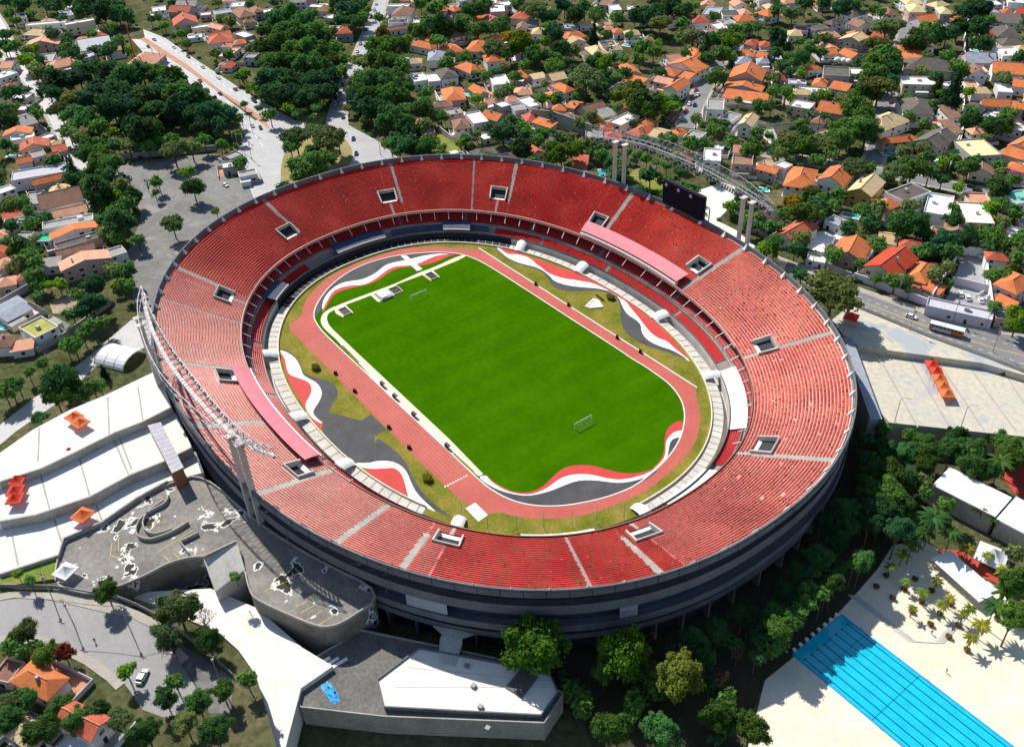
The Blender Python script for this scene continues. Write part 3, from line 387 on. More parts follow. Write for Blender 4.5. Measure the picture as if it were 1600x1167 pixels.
PTS={'tent_red_west':(16.5,[(-36.8,-136.2)]),
'tents_west':(14,[(-22.8,-158.6),(-18.3,-160.2),(-14.9,-161.2)]),
'tent_west_low':(11,[(1.0,-147.4)]),
'tent_mid':(14,[(-26.4,-142.5)]),
'tents_east':(5.5,[(110.4,108.0),(113.4,105.7),(116.3,102.9),(119.5,100.2),(122.6,97.5)]),
'tent_corner':(8,[(77.0,107.7)]),
'tent_white_deck':(10,[(18.4,-157.4)]),
'gazebo':(-4,[(166.3,53.9)]),
'dome_tent':(8,[(-76.4,-112.4)]),
'cars':(8,[(89.6,126.9),(92.8,154.1),(95.7,154.0),(99.7,156.1),(78.8,176.7),(49.1,237.3),(-245.1,68.7),(-252.7,71.5),(-249.4,73.4),(-223.9,60.3),(-193.6,49.8),(-176.1,41.6),(-241.1,18.5),(-239.3,71.4),(-392.1,178.9),(-256.8,76.7),(-233.1,-60.2),(-186.4,-25.3),(-302.6,-46.1),(-293.2,-52.7),(-283.9,-52.0),(-278.5,-49.3),(-275.9,-52.8),(-290.4,-42.7),(-395.5,-58.2),(-283.8,-71.3),(-275.9,-71.8),(-358.6,-61.3),(-116.3,229.5),(-106.7,217.0),(-196.8,69.9),(3.2,216.3),(49.5,232.1)]),
'cars_low':(9.5,[(62.4,-152.2)]),
'bus':(8,[(103.0,128.1)]),
'moto':(8,[(107.4,134.1)]),
'poles_low':(9.5,[(35.6,-160.9),(46.7,-149.8),(49.8,-142.7),(75.0,-137.6),(22.8,-162.9)]),
'poles_up':(8,[(45.7,125.4),(79.7,132.3),(100.8,136.1),(110.7,140.6),(94.1,119.1),(119.9,129.7),(-166.3,51.2),(-238.6,13.4),(-232.0,6.5),(-222.8,-1.7),(-216.2,-1.1),(-205.8,-1.8),(-398.4,4.7),(-386.8,12.8),(-378.9,14.7)]),
'plaza_lamps':(5.5,[(118.9,74.7),(134.0,87.9)]),
'deck_lamps':(10,[(69.6,-97.3),(78.1,-91.9),(58.5,-101.1),(47.4,-105.0),(36.5,-108.2)]),
'pools':(8,[(-282.2,138.7),(-204.6,132.4),(-205.7,259.9),(-294.0,-96.9),(-247.6,-111.1),(-53.1,409.6),(-66.1,434.1),(-141.4,460.4),(-74.6,122.7),(27.1,175.7),(1.7,242.7),(-14.8,165.9),(-127.3,-141.5),(-106.1,293.5)]),
'benches':(0,[(-10.3,-41.4),(-1.4,-41.6),(11.3,-41.7),(31.9,-41.8)]),
'speakers':(0,[(-27.7,-51.4),(-14.0,-51.1),(10.7,-51.8),(23.7,-51.9),(-28.1,42.7),(-7.4,43.0),(21.6,42.7),(33.8,43.1)]),
'topiary':(0,[(-35.4,-55.7),(39.7,-55.4),(-0.6,59.1)]),
'shield':(0,[(-1.3,51.3)]),
'net_poles':(0,[(61.2,-56.5),(69.6,-53.1),(75.4,-46.7),(79.7,-39.9),(84.2,-32.8),(87.5,-26.0),(91.5,-18.7),(93.8,-10.7)]),
'pits':(0,[(-63.0,-28.7),(-63.2,-4.7),(-63.1,13.1)]),
'mat_white':(0,[(-63.2,-10.4)]),
'planters':(-4,[(157.0,21.0),(162.6,26.1),(162.8,21.2),(168.4,21.3),(173.6,21.5),(151.9,20.9),(151.3,26.3),(157.0,31.5),(168.0,26.3),(167.9,31.4),(173.2,26.8),(178.4,36.7),(178.8,21.5),(162.2,31.4),(157.2,26.2)]),
'lowzone_r':(8,[(82.0,98.5),(88.1,97.2),(120.9,121.2),(133.5,125.7),(154.5,135.0)]),
'lowzone_l':(8,[(-26.4,-108.2),(-38.9,-117.2),(-38.4,-139.1),(-39.4,-162.4),(-40.1,-173.4)]),
'white_domes':(8,[(-103.6,329.2),(-101.4,332.6),(-99.7,336.6),(-92.2,331.1),(-89.4,332.0),(-95.6,329.5)])}
JOINTS=[((-44.6,-124.6),(-25.0,-130.4),16.58),((-43.0,-146.8),(-26.8,-151.5),16.58),((-43.3,-114.9),(-24.4,-119.8),16.58),((-26.0,-129.5),(-6.4,-131.3),14.02),((-24.0,-140.8),(-4.6,-143.4),14.02),((-23.6,-152.4),(-6.7,-154.3),14.02),((-26.5,-127.7),(-7.9,-129.8),14.02),((-3.9,-142.8),(4.4,-143.5),11.02),((-5.2,-154.3),(5.4,-155.2),11.02),((-6.2,-165.7),(6.5,-167.2),11.02),((91.2,103.4),(125.2,77.9),5.515),((99.7,109.7),(132.0,85.5),5.515),((107.9,115.0),(139.7,92.4),5.515),((116.7,120.2),(145.9,99.9),5.515),((126.8,125.8),(153.6,104.4),5.515),((88.5,110.4),(94.7,108.3),8.06),((101.9,115.4),(105.6,114.1),8.06),((113.0,121.0),(115.1,120.6),8.06)]
BAYS=[((23.7,-123.8),(25.4,-134.8)),((13.0,-141.8),(17.7,-143.4)),((13.7,-143.9),(18.1,-145.8)),((18.1,-145.8),(22.1,-143.2)),((18.5,-142.9),(21.6,-141.0)),((14.4,-133.7),(15.2,-128.6)),((28.5,-131.5),(31.4,-130.9)),((28.1,-133.9),(30.9,-133.5)),((69.5,-112.9),(69.7,-108.4)),((72.6,-113.1),(72.5,-108.2)),((75.9,-111.4),(75.8,-106.2)),((67.0,-113.0),(67.2,-109.8)),((50.9,-110.5),(50.4,-108.3)),((43.3,-112.4),(43.1,-110.3)),((57.0,-117.3),(58.2,-108.7)),((72.1,-100.2),(72.3,-97.4))]
BRIDGES=[(-56.0,56.2),(-25.0,65.1),(22.4,63.4),(60.9,51.2),(-53.1,-64.8),(-13.1,-73.2),(18.4,-72.6),(63.1,-58.8),(93.1,-12.8)]
VOM=[(2.862, 0.35), (2.3033, 0.35), (1.8154, 0.33), (1.4059, 0.42), (0.9053, 0.3), (0.3208, 0.24), (-0.2336, 0.24), (-0.8483, 0.27), (-1.3736, 0.31), (-1.8228, 0.3), (-2.3495, 0.29), (-2.923, 0.33)]
AIS=[(2.8015,1.9,.2,1.0),(2.8616,1.6,0,.22),(2.248,1.9,.22,1),(2.303,1.6,0,.22),(2.432,1.2,0,1),(1.763,1.9,.24,1),(1.852,1.9,0,.24),(1.3617,2.2,0,1),(.875,2.4,0,1),(.27,2.4,0,1),(-.298,2.2,.2,1),(-.2336,1.6,0,.2),(-.47,1.2,0,1),(-.917,2.2,.25,1),(-.848,1.6,0,.22),(-1.09,2.2,0,1),(-1.333,2.4,0,1),(-1.59,2.2,0,1),(-1.869,2.2,0,1),(-2.3976,2.2,.2,1),(-2.35,1.6,0,.22),(-2.959,2.0,.18,1),(-2.2015,1.0,0,1)]
RT_IN=[(-56.7,97.9),(-48.2,102.2),(-36.0,106.9),(-14.8,108.5),(3.3,108.0),(22.5,105.1),(40.0,102.9)]
RT_OUT=[(-58.4,101.2),(-38.1,112.6),(-20.6,114.4),(-2.0,113.7),(18.9,111.1),(38.7,103.7)]
LT_OUT=[(-59.1,-101.2),(-49.2,-106.3),(-30.0,-111.3),(-7.1,-114.0),(13.3,-112.3),(29.4,-109.6),(39.7,-105.0),(44.1,-102.0)]
LT_IN=[(-59.1,-101.2),(-42.4,-104.1),(-21.4,-106.3),(-0.9,-106.6),(17.9,-106.6),(34.5,-105.4),(44.1,-102.0)]
STEPS=[(148.7,12.9),(155.8,12.8),(167.7,12.4),(172.4,17.5),(171.6,29.0)]
START=[(46.1,-52.6),(46.4,-44.6)]
MAST=(-396.8,3.9)
PEOPLE=[(44.4,-158.2,9.54,'cloth','person in dark clothes walking on the lower left street'),(179.2,11.6,-3.96,'skin','sunbather standing on the sandy deck near the lap pool'),(170.2,19.1,-3.96,'cloth','person in dark clothes on the sandy pool deck')]
HOUSE=[(-510.0,-20.7,1.11,27.1,6.8,6,'f','w'),
(-487.7,-3.4,1.45,19.5,6.6,8,'f','w'),
(-541.5,-30.9,1.49,7.5,14.2,6,'f','d'),
(-528.4,-2.1,1.45,8.5,16.2,5,'f','m'),
(-499.3,-29.1,0.67,19.4,11.8,3,'h','t'),
(-466.4,-34.1,1.06,22.0,12.8,5,'G','p'),
(-436.3,-40.7,1.18,9.3,17.7,4,'f','c'),
(-416.4,-35.9,1.55,18.9,13.3,4,'h','p'),
(-440.7,-8.0,1.34,20.0,19.9,4,'g','w'),
(-459.7,-9.7,1.01,9.7,6.5,4,'h','p'),
(-454.9,0.8,1.03,8.1,10.8,5,'h','r'),
(-435.5,-63.8,1.03,7.8,14.8,5,'g','p'),
(-413.9,-71.4,1.87,12.1,10.1,6,'f','w'),
(-385.8,8.2,0.83,18.6,19.3,4,'h','p'),
(-474.5,66.2,0.69,17.1,12.8,5,'g','r'),
(-442.0,55.9,1.29,16.7,16.8,6,'G','r'),
(-426.8,61.3,1.26,13.2,6.5,5,'f','w'),
(-415.6,69.3,1.84,7.5,14.2,5,'G','p'),
(-401.9,64.3,1.45,15.2,7.0,4,'g','o'),
(-387.9,59.3,1.15,15.7,15.2,5,'h','r'),
(-375.8,59.0,0.82,7.3,6.3,4,'h','p'),
(-376.4,67.7,1.25,8.2,8.2,4,'h','o'),
(-363.2,56.7,2.31,13.3,6.5,4,'f','p'),
(-452.3,100.5,1.02,9.6,12.2,7,'f','w'),
(-469.6,101.9,1.03,10.0,8.3,6,'h','p'),
(-434.6,96.6,1.47,12.7,21.6,5,'h','n'),
(-415.5,92.1,1.30,8.3,6.5,4,'h','n'),
(-448.6,86.5,1.34,12.0,10.5,5,'f','m'),
(-388.6,76.3,1.72,8.0,15.1,5,'f','w'),
(-490.2,54.3,1.26,9.6,13.0,5,'f','w'),
(-484.2,74.5,0.81,15.7,12.4,5,'g','c'),
(-456.6,76.6,1.13,7.5,8.5,4,'f','w'),
(-433.0,139.9,0.99,11.9,9.3,5,'g','c'),
(-420.2,147.7,0.64,12.4,7.6,3,'f','w'),
(-434.8,106.8,1.39,7.4,14.0,5,'h','n'),
(-431.6,113.6,1.33,8.2,8.2,4,'f','w'),
(-346.4,130.5,0.98,10.8,11.9,5,'h','r'),
(-361.1,131.1,0.82,7.5,6.5,4,'f','w'),
(-384.8,141.8,0.38,9.4,7.6,4,'f','w'),
(-352.0,181.1,0.81,14.1,18.4,6,'h','n'),
(-363.7,184.6,0.81,15.2,5.9,8,'f','w'),
(-378.7,197.3,0.81,11.1,6.5,6,'h','o'),
(-338.9,168.8,0.96,13.4,8.0,5,'f','d'),
(-333.0,181.8,1.00,7.5,7.9,4,'f','w'),
(-331.6,161.1,1.27,16.7,6.5,3,'g','n'),
(-341.5,208.1,0.81,7.0,11.4,5,'h','o'),
(-335.0,213.8,1.47,7.6,9.6,5,'h','o'),
(-309.0,232.0,0.98,10.3,17.7,8,'f','w'),
(-325.0,235.5,0.98,12.1,10.7,8,'f','w'),
(-318.6,246.1,1.18,7.5,10.4,6,'f','w'),
(-307.5,217.9,1.49,12.1,5.7,4,'s','o'),
(-297.9,200.6,0.39,8.9,12.9,4,'f','w'),
(-300.4,168.3,1.31,14.8,8.7,5,'h','p'),
(-292.4,180.8,1.47,11.5,21.1,5,'h','n'),
(-286.2,156.1,0.31,18.5,9.6,4,'h','o'),
(-267.2,164.2,1.37,12.1,15.6,4,'h','o'),
(-260.3,180.2,0.70,12.8,19.6,4,'h','o'),
(-260.8,149.0,0.96,11.4,16.0,5,'h','m'),
(-265.4,197.4,1.46,12.2,10.4,4,'h','o'),
(-230.2,170.9,1.16,11.7,12.9,6,'h','o'),
(-230.9,153.0,0.03,17.3,11.8,4,'h','o'),
(-229.6,135.4,1.21,11.0,16.3,5,'h','k'),
(-230.9,126.6,1.11,7.3,13.8,5,'f','w'),
(-238.8,121.3,1.32,9.0,13.4,4,'f','w'),
(-199.2,152.1,1.11,10.0,15.5,6,'f','w'),
(-201.9,121.1,1.09,12.5,19.6,4,'h','o'),
(-196.6,135.1,1.37,7.5,14.2,4,'G','o'),
(-159.7,107.6,1.26,8.3,15.8,7,'f','w'),
(-161.2,98.2,1.09,9.0,13.0,5,'h','n'),
(-149.5,91.1,1.37,8.6,8.7,4,'h','k'),
(-158.3,117.9,1.80,9.7,12.1,5,'G','o'),
(-169.9,132.4,1.51,6.7,8.3,5,'f','w'),
(-291.0,239.6,0.57,11.8,15.6,5,'h','r'),
(-273.5,235.3,0.81,7.5,13.1,5,'f','c'),
(-244.5,205.5,0.82,7.5,6.5,4,'h','n'),
(-233.1,195.2,1.12,10.9,6.5,4,'g','p'),
(-200.8,170.2,0.55,10.2,9.9,4,'h','o'),
(-192.0,175.3,1.33,8.8,6.5,4,'s','t'),
(-252.2,251.5,0.82,10.5,10.7,4,'f','m'),
(-246.9,243.9,0.69,7.4,8.5,3,'f','n'),
(-234.9,238.8,1.31,14.6,11.8,4,'h','o'),
(-239.7,269.6,1.17,12.8,10.3,5,'h','t'),
(-248.6,261.8,1.12,10.7,6.2,4,'g','t'),
(-231.0,265.2,1.15,8.2,7.1,4,'h','p'),
(-222.8,267.0,1.10,7.4,7.9,4,'h','o'),
(-213.0,270.5,0.98,10.4,8.9,4,'h','t'),
(-203.0,231.0,-0.37,15.5,11.0,4,'h','t'),
(-198.1,242.4,1.07,7.5,8.4,4,'h','t'),
(-269.0,301.4,0.41,8.5,16.1,6,'g','n'),
(-255.9,295.0,1.05,6.9,13.1,7,'f','w'),
(-245.5,302.0,0.81,8.1,8.9,7,'f','w'),
(-289.0,284.0,0.81,8.5,7.3,4,'h','n'),
(-163.7,170.6,-0.06,14.3,7.7,6,'h','o'),
(-161.7,161.2,1.00,7.6,13.4,4,'h','o'),
(-161.9,220.7,1.14,9.1,17.1,5,'G','o'),
(-148.7,212.4,0.20,13.4,7.6,4,'s','o'),
(-142.3,249.6,0.13,21.6,15.1,6,'G','o'),
(-142.6,234.6,0.37,11.0,11.0,5,'h','o'),
(-132.9,239.3,0.19,7.3,9.1,4,'s','o'),
(-122.4,219.8,0.27,9.7,15.8,6,'G','o'),
(-161.6,256.4,-0.38,9.0,9.7,4,'G','p'),
(-156.2,270.0,1.07,7.5,14.2,5,'h','o'),
(-108.2,262.6,0.55,19.1,18.4,6,'G','o'),
(-99.8,250.4,0.47,21.7,9.4,4,'G','o'),
(-90.4,241.6,0.47,24.5,10.3,3,'s','o'),
(-129.2,283.3,0.83,10.3,11.1,4,'h','m'),
(-134.5,293.9,0.56,8.5,11.9,5,'g','o'),
(-126.5,297.9,0.42,6.5,9.9,5,'g','o'),
(-120.6,290.6,0.83,7.3,8.7,4,'h','m'),
(-147.0,311.3,0.39,7.2,10.1,4,'h','r'),
(-140.1,315.5,0.82,7.1,9.2,4,'h','r'),
(-205.5,338.5,0.55,10.6,17.7,6,'f','m'),
(-200.9,320.6,0.97,11.8,12.9,5,'h','r'),
(-212.4,321.7,1.43,7.4,8.7,4,'h','r'),
(-180.3,318.6,-0.35,14.6,7.8,6,'f','w'),
(-183.5,328.1,1.19,9.2,9.9,6,'f','c'),
(-195.0,344.8,0.89,11.9,12.9,6,'f','d'),
(-181.6,343.3,1.03,12.7,11.3,5,'h','o'),
(-189.5,352.5,1.08,7.4,11.0,6,'h','p'),
(-178.8,364.2,-0.06,12.4,12.6,5,'h','o'),
(-169.4,411.2,1.01,10.2,7.4,6,'h','o'),
(-189.2,378.3,1.10,7.5,11.1,4,'h','t'),
(-182.6,386.0,1.16,7.1,10.5,4,'h','t'),
(-186.6,395.2,1.00,10.2,7.7,5,'h','p'),
(-137.1,402.0,-0.11,10.6,15.3,6,'h','k'),
(-136.4,381.0,-0.17,8.6,14.4,5,'h','k'),
(-138.4,364.1,-0.26,11.0,10.7,5,'f','k'),
(-145.3,357.0,0.82,7.3,12.0,4,'f','n'),
(-127.8,361.7,0.97,11.0,6.5,4,'f','c'),
(-141.5,346.0,0.82,9.3,10.0,4,'h','t'),
(-105.0,358.4,0.18,16.2,12.5,6,'G','t'),
(-105.5,332.9,1.00,8.9,10.3,4,'g','o'),
(-93.1,338.1,-0.24,12.2,8.9,4,'g','o'),
(-76.8,302.4,0.65,14.3,15.1,7,'f','k'),
(-76.1,287.4,0.50,7.9,11.3,4,'h','o'),
(-64.0,289.2,0.32,10.5,9.0,4,'s','o'),
(-70.2,273.8,0.67,15.3,9.1,5,'f','w'),
(-94.5,303.5,1.27,9.9,6.5,4,'h','o'),
(-121.4,303.5,0.83,6.7,11.0,4,'f','m'),
(-99.6,279.9,0.74,7.5,12.4,3,'h','R'),
(-126.9,423.9,1.04,8.2,15.6,5,'h','n'),
(-116.3,439.0,0.81,10.9,15.4,6,'h','y'),
(-127.6,452.2,0.97,12.3,11.6,6,'h','y'),
(-111.4,457.6,1.44,13.3,10.2,6,'h','y'),
(-100.8,447.6,0.81,7.8,13.7,6,'h','y'),
(-101.5,427.5,1.20,14.3,11.9,5,'g','o'),
(-89.2,444.9,1.07,7.3,8.6,3,'s','o'),
(-67.9,363.5,0.74,16.1,18.6,5,'s','o'),
(-74.5,377.8,0.75,18.5,13.9,7,'h','n'),
(-51.1,353.2,0.61,26.0,18.2,5,'h','k'),
(-39.6,325.2,0.76,17.4,12.8,6,'f','w'),
(-29.8,339.7,1.02,7.5,6.5,3,'f','w'),
(-17.5,379.7,0.59,17.1,16.0,5,'g','o'),
(-30.1,402.2,0.94,12.9,14.4,7,'f','w'),
(-39.6,421.2,0.94,13.3,10.6,6,'h','k'),
(-53.8,442.0,0.70,14.2,20.9,4,'h','k'),
(-68.4,470.2,0.64,17.2,17.7,3,'s','k'),
(-82.1,475.9,1.01,7.0,8.9,4,'f','m'),
(-67.9,488.6,0.31,7.4,14.0,5,'g','R'),
(-75.3,481.6,0.81,7.2,9.0,4,'h','r'),
(-39.2,387.4,0.74,16.8,15.2,4,'g','m'),
(-32.4,372.5,0.83,12.2,9.9,3,'f','w'),
(-20.9,347.7,0.83,7.5,13.2,4,'f','p'),
(-1.6,364.7,0.45,7.5,14.2,5,'g','o'),
(-4.6,353.9,0.65,7.5,13.2,4,'f','w'),
(-83.8,507.6,0.61,10.0,10.5,5,'f','w'),
(-82.9,449.6,1.22,7.5,8.3,4,'f','w'),
(-326.2,-81.9,1.63,9.9,18.9,6,'g','c'),
(-314.0,-88.1,1.16,14.6,8.4,5,'G','o'),
(-306.1,-87.9,1.34,11.8,6.8,5,'f','w'),
(-287.0,-86.2,1.32,14.5,10.8,6,'G','r'),
(-274.0,-95.0,1.37,7.6,7.1,4,'g','o'),
(-270.9,-82.3,1.46,7.0,6.0,4,'g','o'),
(-273.9,-88.0,1.52,6.7,9.4,6,'f','c'),
(-277.6,-76.9,1.45,7.2,10.7,4,'g','r'),
(-250.6,-93.5,1.28,24.8,11.5,6,'f','l'),
(-237.5,-92.1,1.48,15.6,6.6,6,'g','o'),
(-349.8,-76.1,0.84,8.4,7.7,5,'f','w'),
(-352.5,-86.3,0.84,7.5,6.5,5,'f','w'),
(-302.9,-76.7,1.76,7.5,6.5,3,'f','w'),
(-287.5,-75.1,1.17,7.3,6.3,4,'h','t'),
(-215.1,-93.3,1.39,18.8,16.6,5,'g','N'),
(-227.1,-102.9,1.10,7.4,14.0,4,'f','c'),
(-198.4,-93.6,1.38,14.6,7.8,5,'g','p'),
(-189.7,-97.2,1.30,21.4,6.8,5,'f','c'),
(-185.7,-108.9,0.96,7.5,8.5,3,'f','e'),
(-177.8,-97.8,1.48,20.2,6.5,5,'G','o'),
(-168.5,-99.2,1.53,18.6,6.4,5,'f','d'),
(-162.1,-102.2,1.39,15.5,6.4,4,'g','n'),
(-146.5,-102.4,1.45,19.9,8.5,6,'G','p'),
(-146.8,-89.6,1.57,7.2,7.6,5,'f','c'),
(-157.2,-113.4,1.16,7.5,6.5,4,'s','c'),
(-215.1,-115.0,1.43,9.0,6.5,4,'s','r'),
(-198.8,-125.1,1.58,7.5,8.2,4,'h','p'),
(-179.8,-128.6,1.34,7.5,11.3,5,'h','r'),
(-168.6,-128.7,1.54,7.6,8.7,5,'h','p'),
(-243.3,-111.5,1.75,7.5,7.2,5,'f','w'),
(-207.1,-116.0,1.32,8.9,6.5,4,'f','c'),
(-153.8,-132.1,1.27,7.9,7.9,4,'h','p'),
(-152.5,-124.7,1.09,7.2,6.2,4,'h','r'),
(-134.8,-136.1,1.89,12.3,6.5,3,'s','m'),
(-128.1,-135.0,1.88,11.1,6.5,3,'s','m'),
(-109.2,-131.0,0.26,12.0,9.2,5,'f','q'),
(-108.7,-143.2,0.97,7.3,8.0,4,'h','n'),
(-103.0,-138.7,1.18,8.0,5.9,3,'s','p'),
(-160.1,143.4,1.44,7.5,14.2,6,'f','w'),
(-160.8,136.3,1.23,6.7,9.7,5,'f','c'),
(-146.0,153.5,0.77,8.0,7.9,4,'h','o'),
(-142.0,161.0,1.87,10.4,5.9,5,'G','o'),
(-133.4,165.8,1.52,14.5,10.9,4,'g','n'),
(-123.3,167.0,1.44,10.4,8.5,4,'s','c'),
(-108.3,166.1,0.17,8.5,16.2,6,'f','w'),
(-133.2,132.6,0.20,13.1,6.5,5,'s','o'),
(-111.1,107.7,1.42,9.2,9.3,4,'G','r'),
(-85.6,116.5,0.78,7.5,11.1,4,'s','r'),
(-107.9,153.9,0.84,7.2,6.2,4,'h','r'),
(-93.3,164.5,0.19,9.6,14.3,4,'h','r'),
(-84.6,169.5,0.25,7.4,12.6,4,'g','t'),
(-79.3,178.2,-0.20,7.2,7.3,4,'h','o'),
(-71.6,180.8,0.35,8.5,11.8,4,'f','c'),
(-47.0,167.3,0.73,8.2,14.3,6,'f','w'),
(-56.6,181.1,0.58,7.5,6.5,3,'f','w'),
(-33.7,173.9,0.70,9.4,10.3,6,'f','n'),
(-19.8,176.3,0.23,10.0,6.3,5,'g','o'),
(-88.2,214.2,0.71,8.8,15.5,7,'f','c'),
(-76.4,212.7,0.19,7.5,11.4,4,'f','c'),
(-62.9,211.4,0.43,7.5,14.2,6,'G','t'),
(-42.6,215.8,-0.46,15.4,14.6,6,'G','k'),
(-45.8,258.6,0.38,14.2,13.2,5,'g','o'),
(-42.1,244.1,0.29,7.5,12.2,4,'h','n'),
(-31.6,229.5,1.41,12.9,6.5,4,'h','t'),
(-16.9,182.7,0.03,6.6,5.8,7,'f','w'),
(-4.5,180.3,0.53,12.8,21.4,5,'h','o'),
(7.5,190.0,0.27,12.4,16.3,7,'G','o'),
(22.1,192.1,0.27,11.0,17.8,7,'G','T'),
(37.1,201.1,-0.12,10.8,16.8,7,'f','k'),
(51.1,203.3,0.46,10.5,19.9,6,'f','w'),
(64.6,209.2,0.76,11.2,19.1,5,'f','w'),
(56.7,224.4,0.78,9.8,9.9,4,'f','p'),
(70.0,234.5,-0.43,10.8,10.3,6,'f','E'),
(82.3,210.6,0.28,7.5,6.5,3,'f','w'),
(25.2,140.4,0.07,10.0,18.4,4,'G','r'),
(30.8,161.0,0.01,9.0,6.5,4,'f','m'),
(43.0,131.5,0.48,7.5,6.5,3,'f','w'),
(49.5,144.7,0.40,12.6,15.0,4,'G','o'),
(67.0,145.3,0.11,12.9,19.7,6,'G','R'),
(77.0,151.5,0.25,8.4,15.9,4,'h','o'),
(85.8,146.1,0.09,7.4,6.4,3,'s','o'),
(105.1,167.4,0.01,9.5,14.6,6,'h','o'),
(108.3,157.4,0.26,7.5,6.5,3,'s','o'),
(89.7,182.0,0.63,8.5,6.5,5,'h','r'),
(113.5,149.7,0.64,9.6,7.1,4,'f','c'),
(61.5,171.6,0.52,7.5,6.5,3,'h','r'),
(100.3,139.5,0.43,22.5,6.5,4,'f','l'),
(-198.6,-14.6,1.24,10.3,7.4,4,'f','w'),
(-183.7,-13.3,1.30,8.6,6.5,4,'f','c'),
(-211.0,-9.2,1.75,7.5,6.5,3,'f','c'),
(-71.2,451.7,0.64,10.1,7.3,3,'f','c'),
(-18.1,290.7,0.78,14.8,22.3,6,'h','k'),
(-17.6,264.2,1.51,22.7,14.6,5,'h','t'),
(-0.8,249.4,1.06,18.9,7.2,5,'h','o'),
(12.5,260.7,0.08,13.4,19.2,6,'G','k'),
(30.2,267.8,1.01,15.0,19.2,6,'f','y'),
(5.5,326.6,0.67,13.8,9.6,5,'g','o'),
(13.8,333.5,0.51,7.5,12.4,5,'g','o'),
(41.9,291.9,0.04,10.3,17.9,5,'G','o'),
(44.0,278.6,0.12,11.0,9.1,4,'s','o'),
(-4.4,301.3,1.02,7.5,14.2,4,'s','n'),
(6.7,284.2,1.02,7.1,13.3,4,'s','n'),
(-1.7,289.0,0.61,8.1,5.3,3,'s','p'),
(23.8,247.2,0.53,7.5,8.2,3,'f','w'),
(10.1,318.4,0.08,7.4,7.8,3,'f','w'),
(19.9,287.9,1.02,11.9,7.3,5,'h','p'),
(-120.6,354.6,0.97,11.4,9.2,6,'h','p'),
(-198.4,306.2,2.54,9.7,9.0,5,'h','k'),
(-93.1,94.2,1.42,11.7,9.3,4,'f','l'),
(-202.2,388.1,1.10,11.6,9.1,6,'f','w'),
(63.7,163.1,0.52,8.6,7.3,6,'h','r'),
(-229.4,-90.1,1.48,9.9,9.8,3,'h','t'),
(-298.2,219.1,1.49,10.5,8.9,5,'G','r'),
(-70.4,262.7,0.67,11.0,7.3,6,'h','t'),
(-91.9,419.1,1.20,10.1,10.6,5,'f','c'),
(-423.4,164.4,0.64,8.2,10.3,3,'h','o'),
(19.8,340.4,2.08,10.4,9.2,4,'h','n'),
(-370.6,-71.8,2.41,9.5,9.7,5,'f','w'),
(-418.3,-19.5,1.55,9.0,10.1,5,'f','l'),
(-131.4,113.7,0.20,7.9,8.0,3,'h','n'),
(-96.6,481.7,1.01,10.1,7.8,5,'h','k'),
(-163.6,425.2,1.01,8.4,8.5,6,'h','k'),
(-349.7,232.1,3.04,8.6,9.4,6,'f','c'),
(-105.8,143.1,2.41,11.4,8.8,5,'f','c'),
(-37.9,448.1,0.70,11.2,9.5,6,'h','r'),
(-330.2,247.6,1.18,7.5,9.7,3,'h','p'),
(-181.9,131.0,1.51,11.0,8.1,3,'h','p'),
(-419.3,-2.8,1.34,11.0,7.4,5,'g','p'),
(-96.5,504.0,0.61,10.1,7.8,5,'h','o'),
(-127.5,182.7,1.44,11.0,7.0,3,'h','o'),
(-281.4,307.1,0.41,9.0,7.2,6,'h','t'),
(52.9,164.3,2.09,10.0,7.6,4,'G','t'),
(-116.9,404.6,1.47,11.3,9.8,3,'f','w'),
(-102.6,88.2,1.42,9.5,7.3,6,'h','r'),
(-192.0,106.4,1.09,12.0,7.6,5,'h','n'),
(-404.6,146.2,2.21,11.8,10.7,4,'h','n'),
(-28.1,415.9,0.94,11.3,7.3,6,'h','t'),
(53.7,270.4,0.12,8.5,7.8,3,'f','w'),
(35.9,187.5,1.45,8.7,8.7,5,'h','o'),
(-173.8,140.5,3.08,8.5,10.2,4,'h','p'),
(-221.9,229.6,1.31,11.6,8.3,6,'G','t'),
(78.5,196.2,1.85,8.0,8.2,3,'f','c'),
(-102.4,381.0,1.75,10.9,9.4,3,'G','r'),
(-59.4,250.2,0.38,11.3,10.5,6,'f','w'),
(-369.4,-84.8,0.84,8.1,9.3,3,'h','k'),
(-216.1,306.6,3.00,10.9,8.0,5,'h','r'),
(28.9,304.2,0.04,11.1,8.0,6,'f','w'),
(14.0,307.7,1.65,10.1,9.7,4,'f','w'),
(-547.2,9.9,1.45,10.8,8.8,4,'f','w'),
(-97.5,293.6,1.27,10.0,8.4,3,'f','c'),
(-343.2,61.1,3.88,7.8,8.0,5,'f','c'),
(24.2,312.4,1.65,9.7,10.1,3,'g','p'),
(-403.5,-83.6,3.44,11.7,7.7,6,'f','k'),
(4.6,207.1,1.84,10.0,10.6,6,'h','n'),
(-144.1,104.1,2.94,8.4,10.3,3,'f','w'),
(62.1,181.1,0.52,7.5,8.2,3,'G','p'),
(-442.5,153.4,0.99,8.5,8.1,6,'f','c'),
(-267.9,221.9,2.39,11.4,7.1,6,'g','n'),
(-293.7,260.4,0.57,10.4,7.8,5,'f','k'),
(-115.6,375.3,0.97,10.7,9.1,3,'h','o'),
(-179.8,178.7,2.90,11.5,9.9,6,'G','t'),
(-125.2,97.5,2.99,7.8,9.0,3,'h','k'),
(-100.6,175.9,0.17,8.4,10.6,3,'h','o'),
(-42.2,182.7,2.27,9.2,8.2,6,'G','p'),
(-106.9,302.7,2.85,8.3,7.8,4,'f','k'),
(-111.1,341.4,1.00,10.6,8.2,3,'G','p'),
(-100.2,150.3,0.84,10.4,10.7,3,'h','r'),
(-147.2,135.1,1.23,9.6,10.1,3,'h','r'),
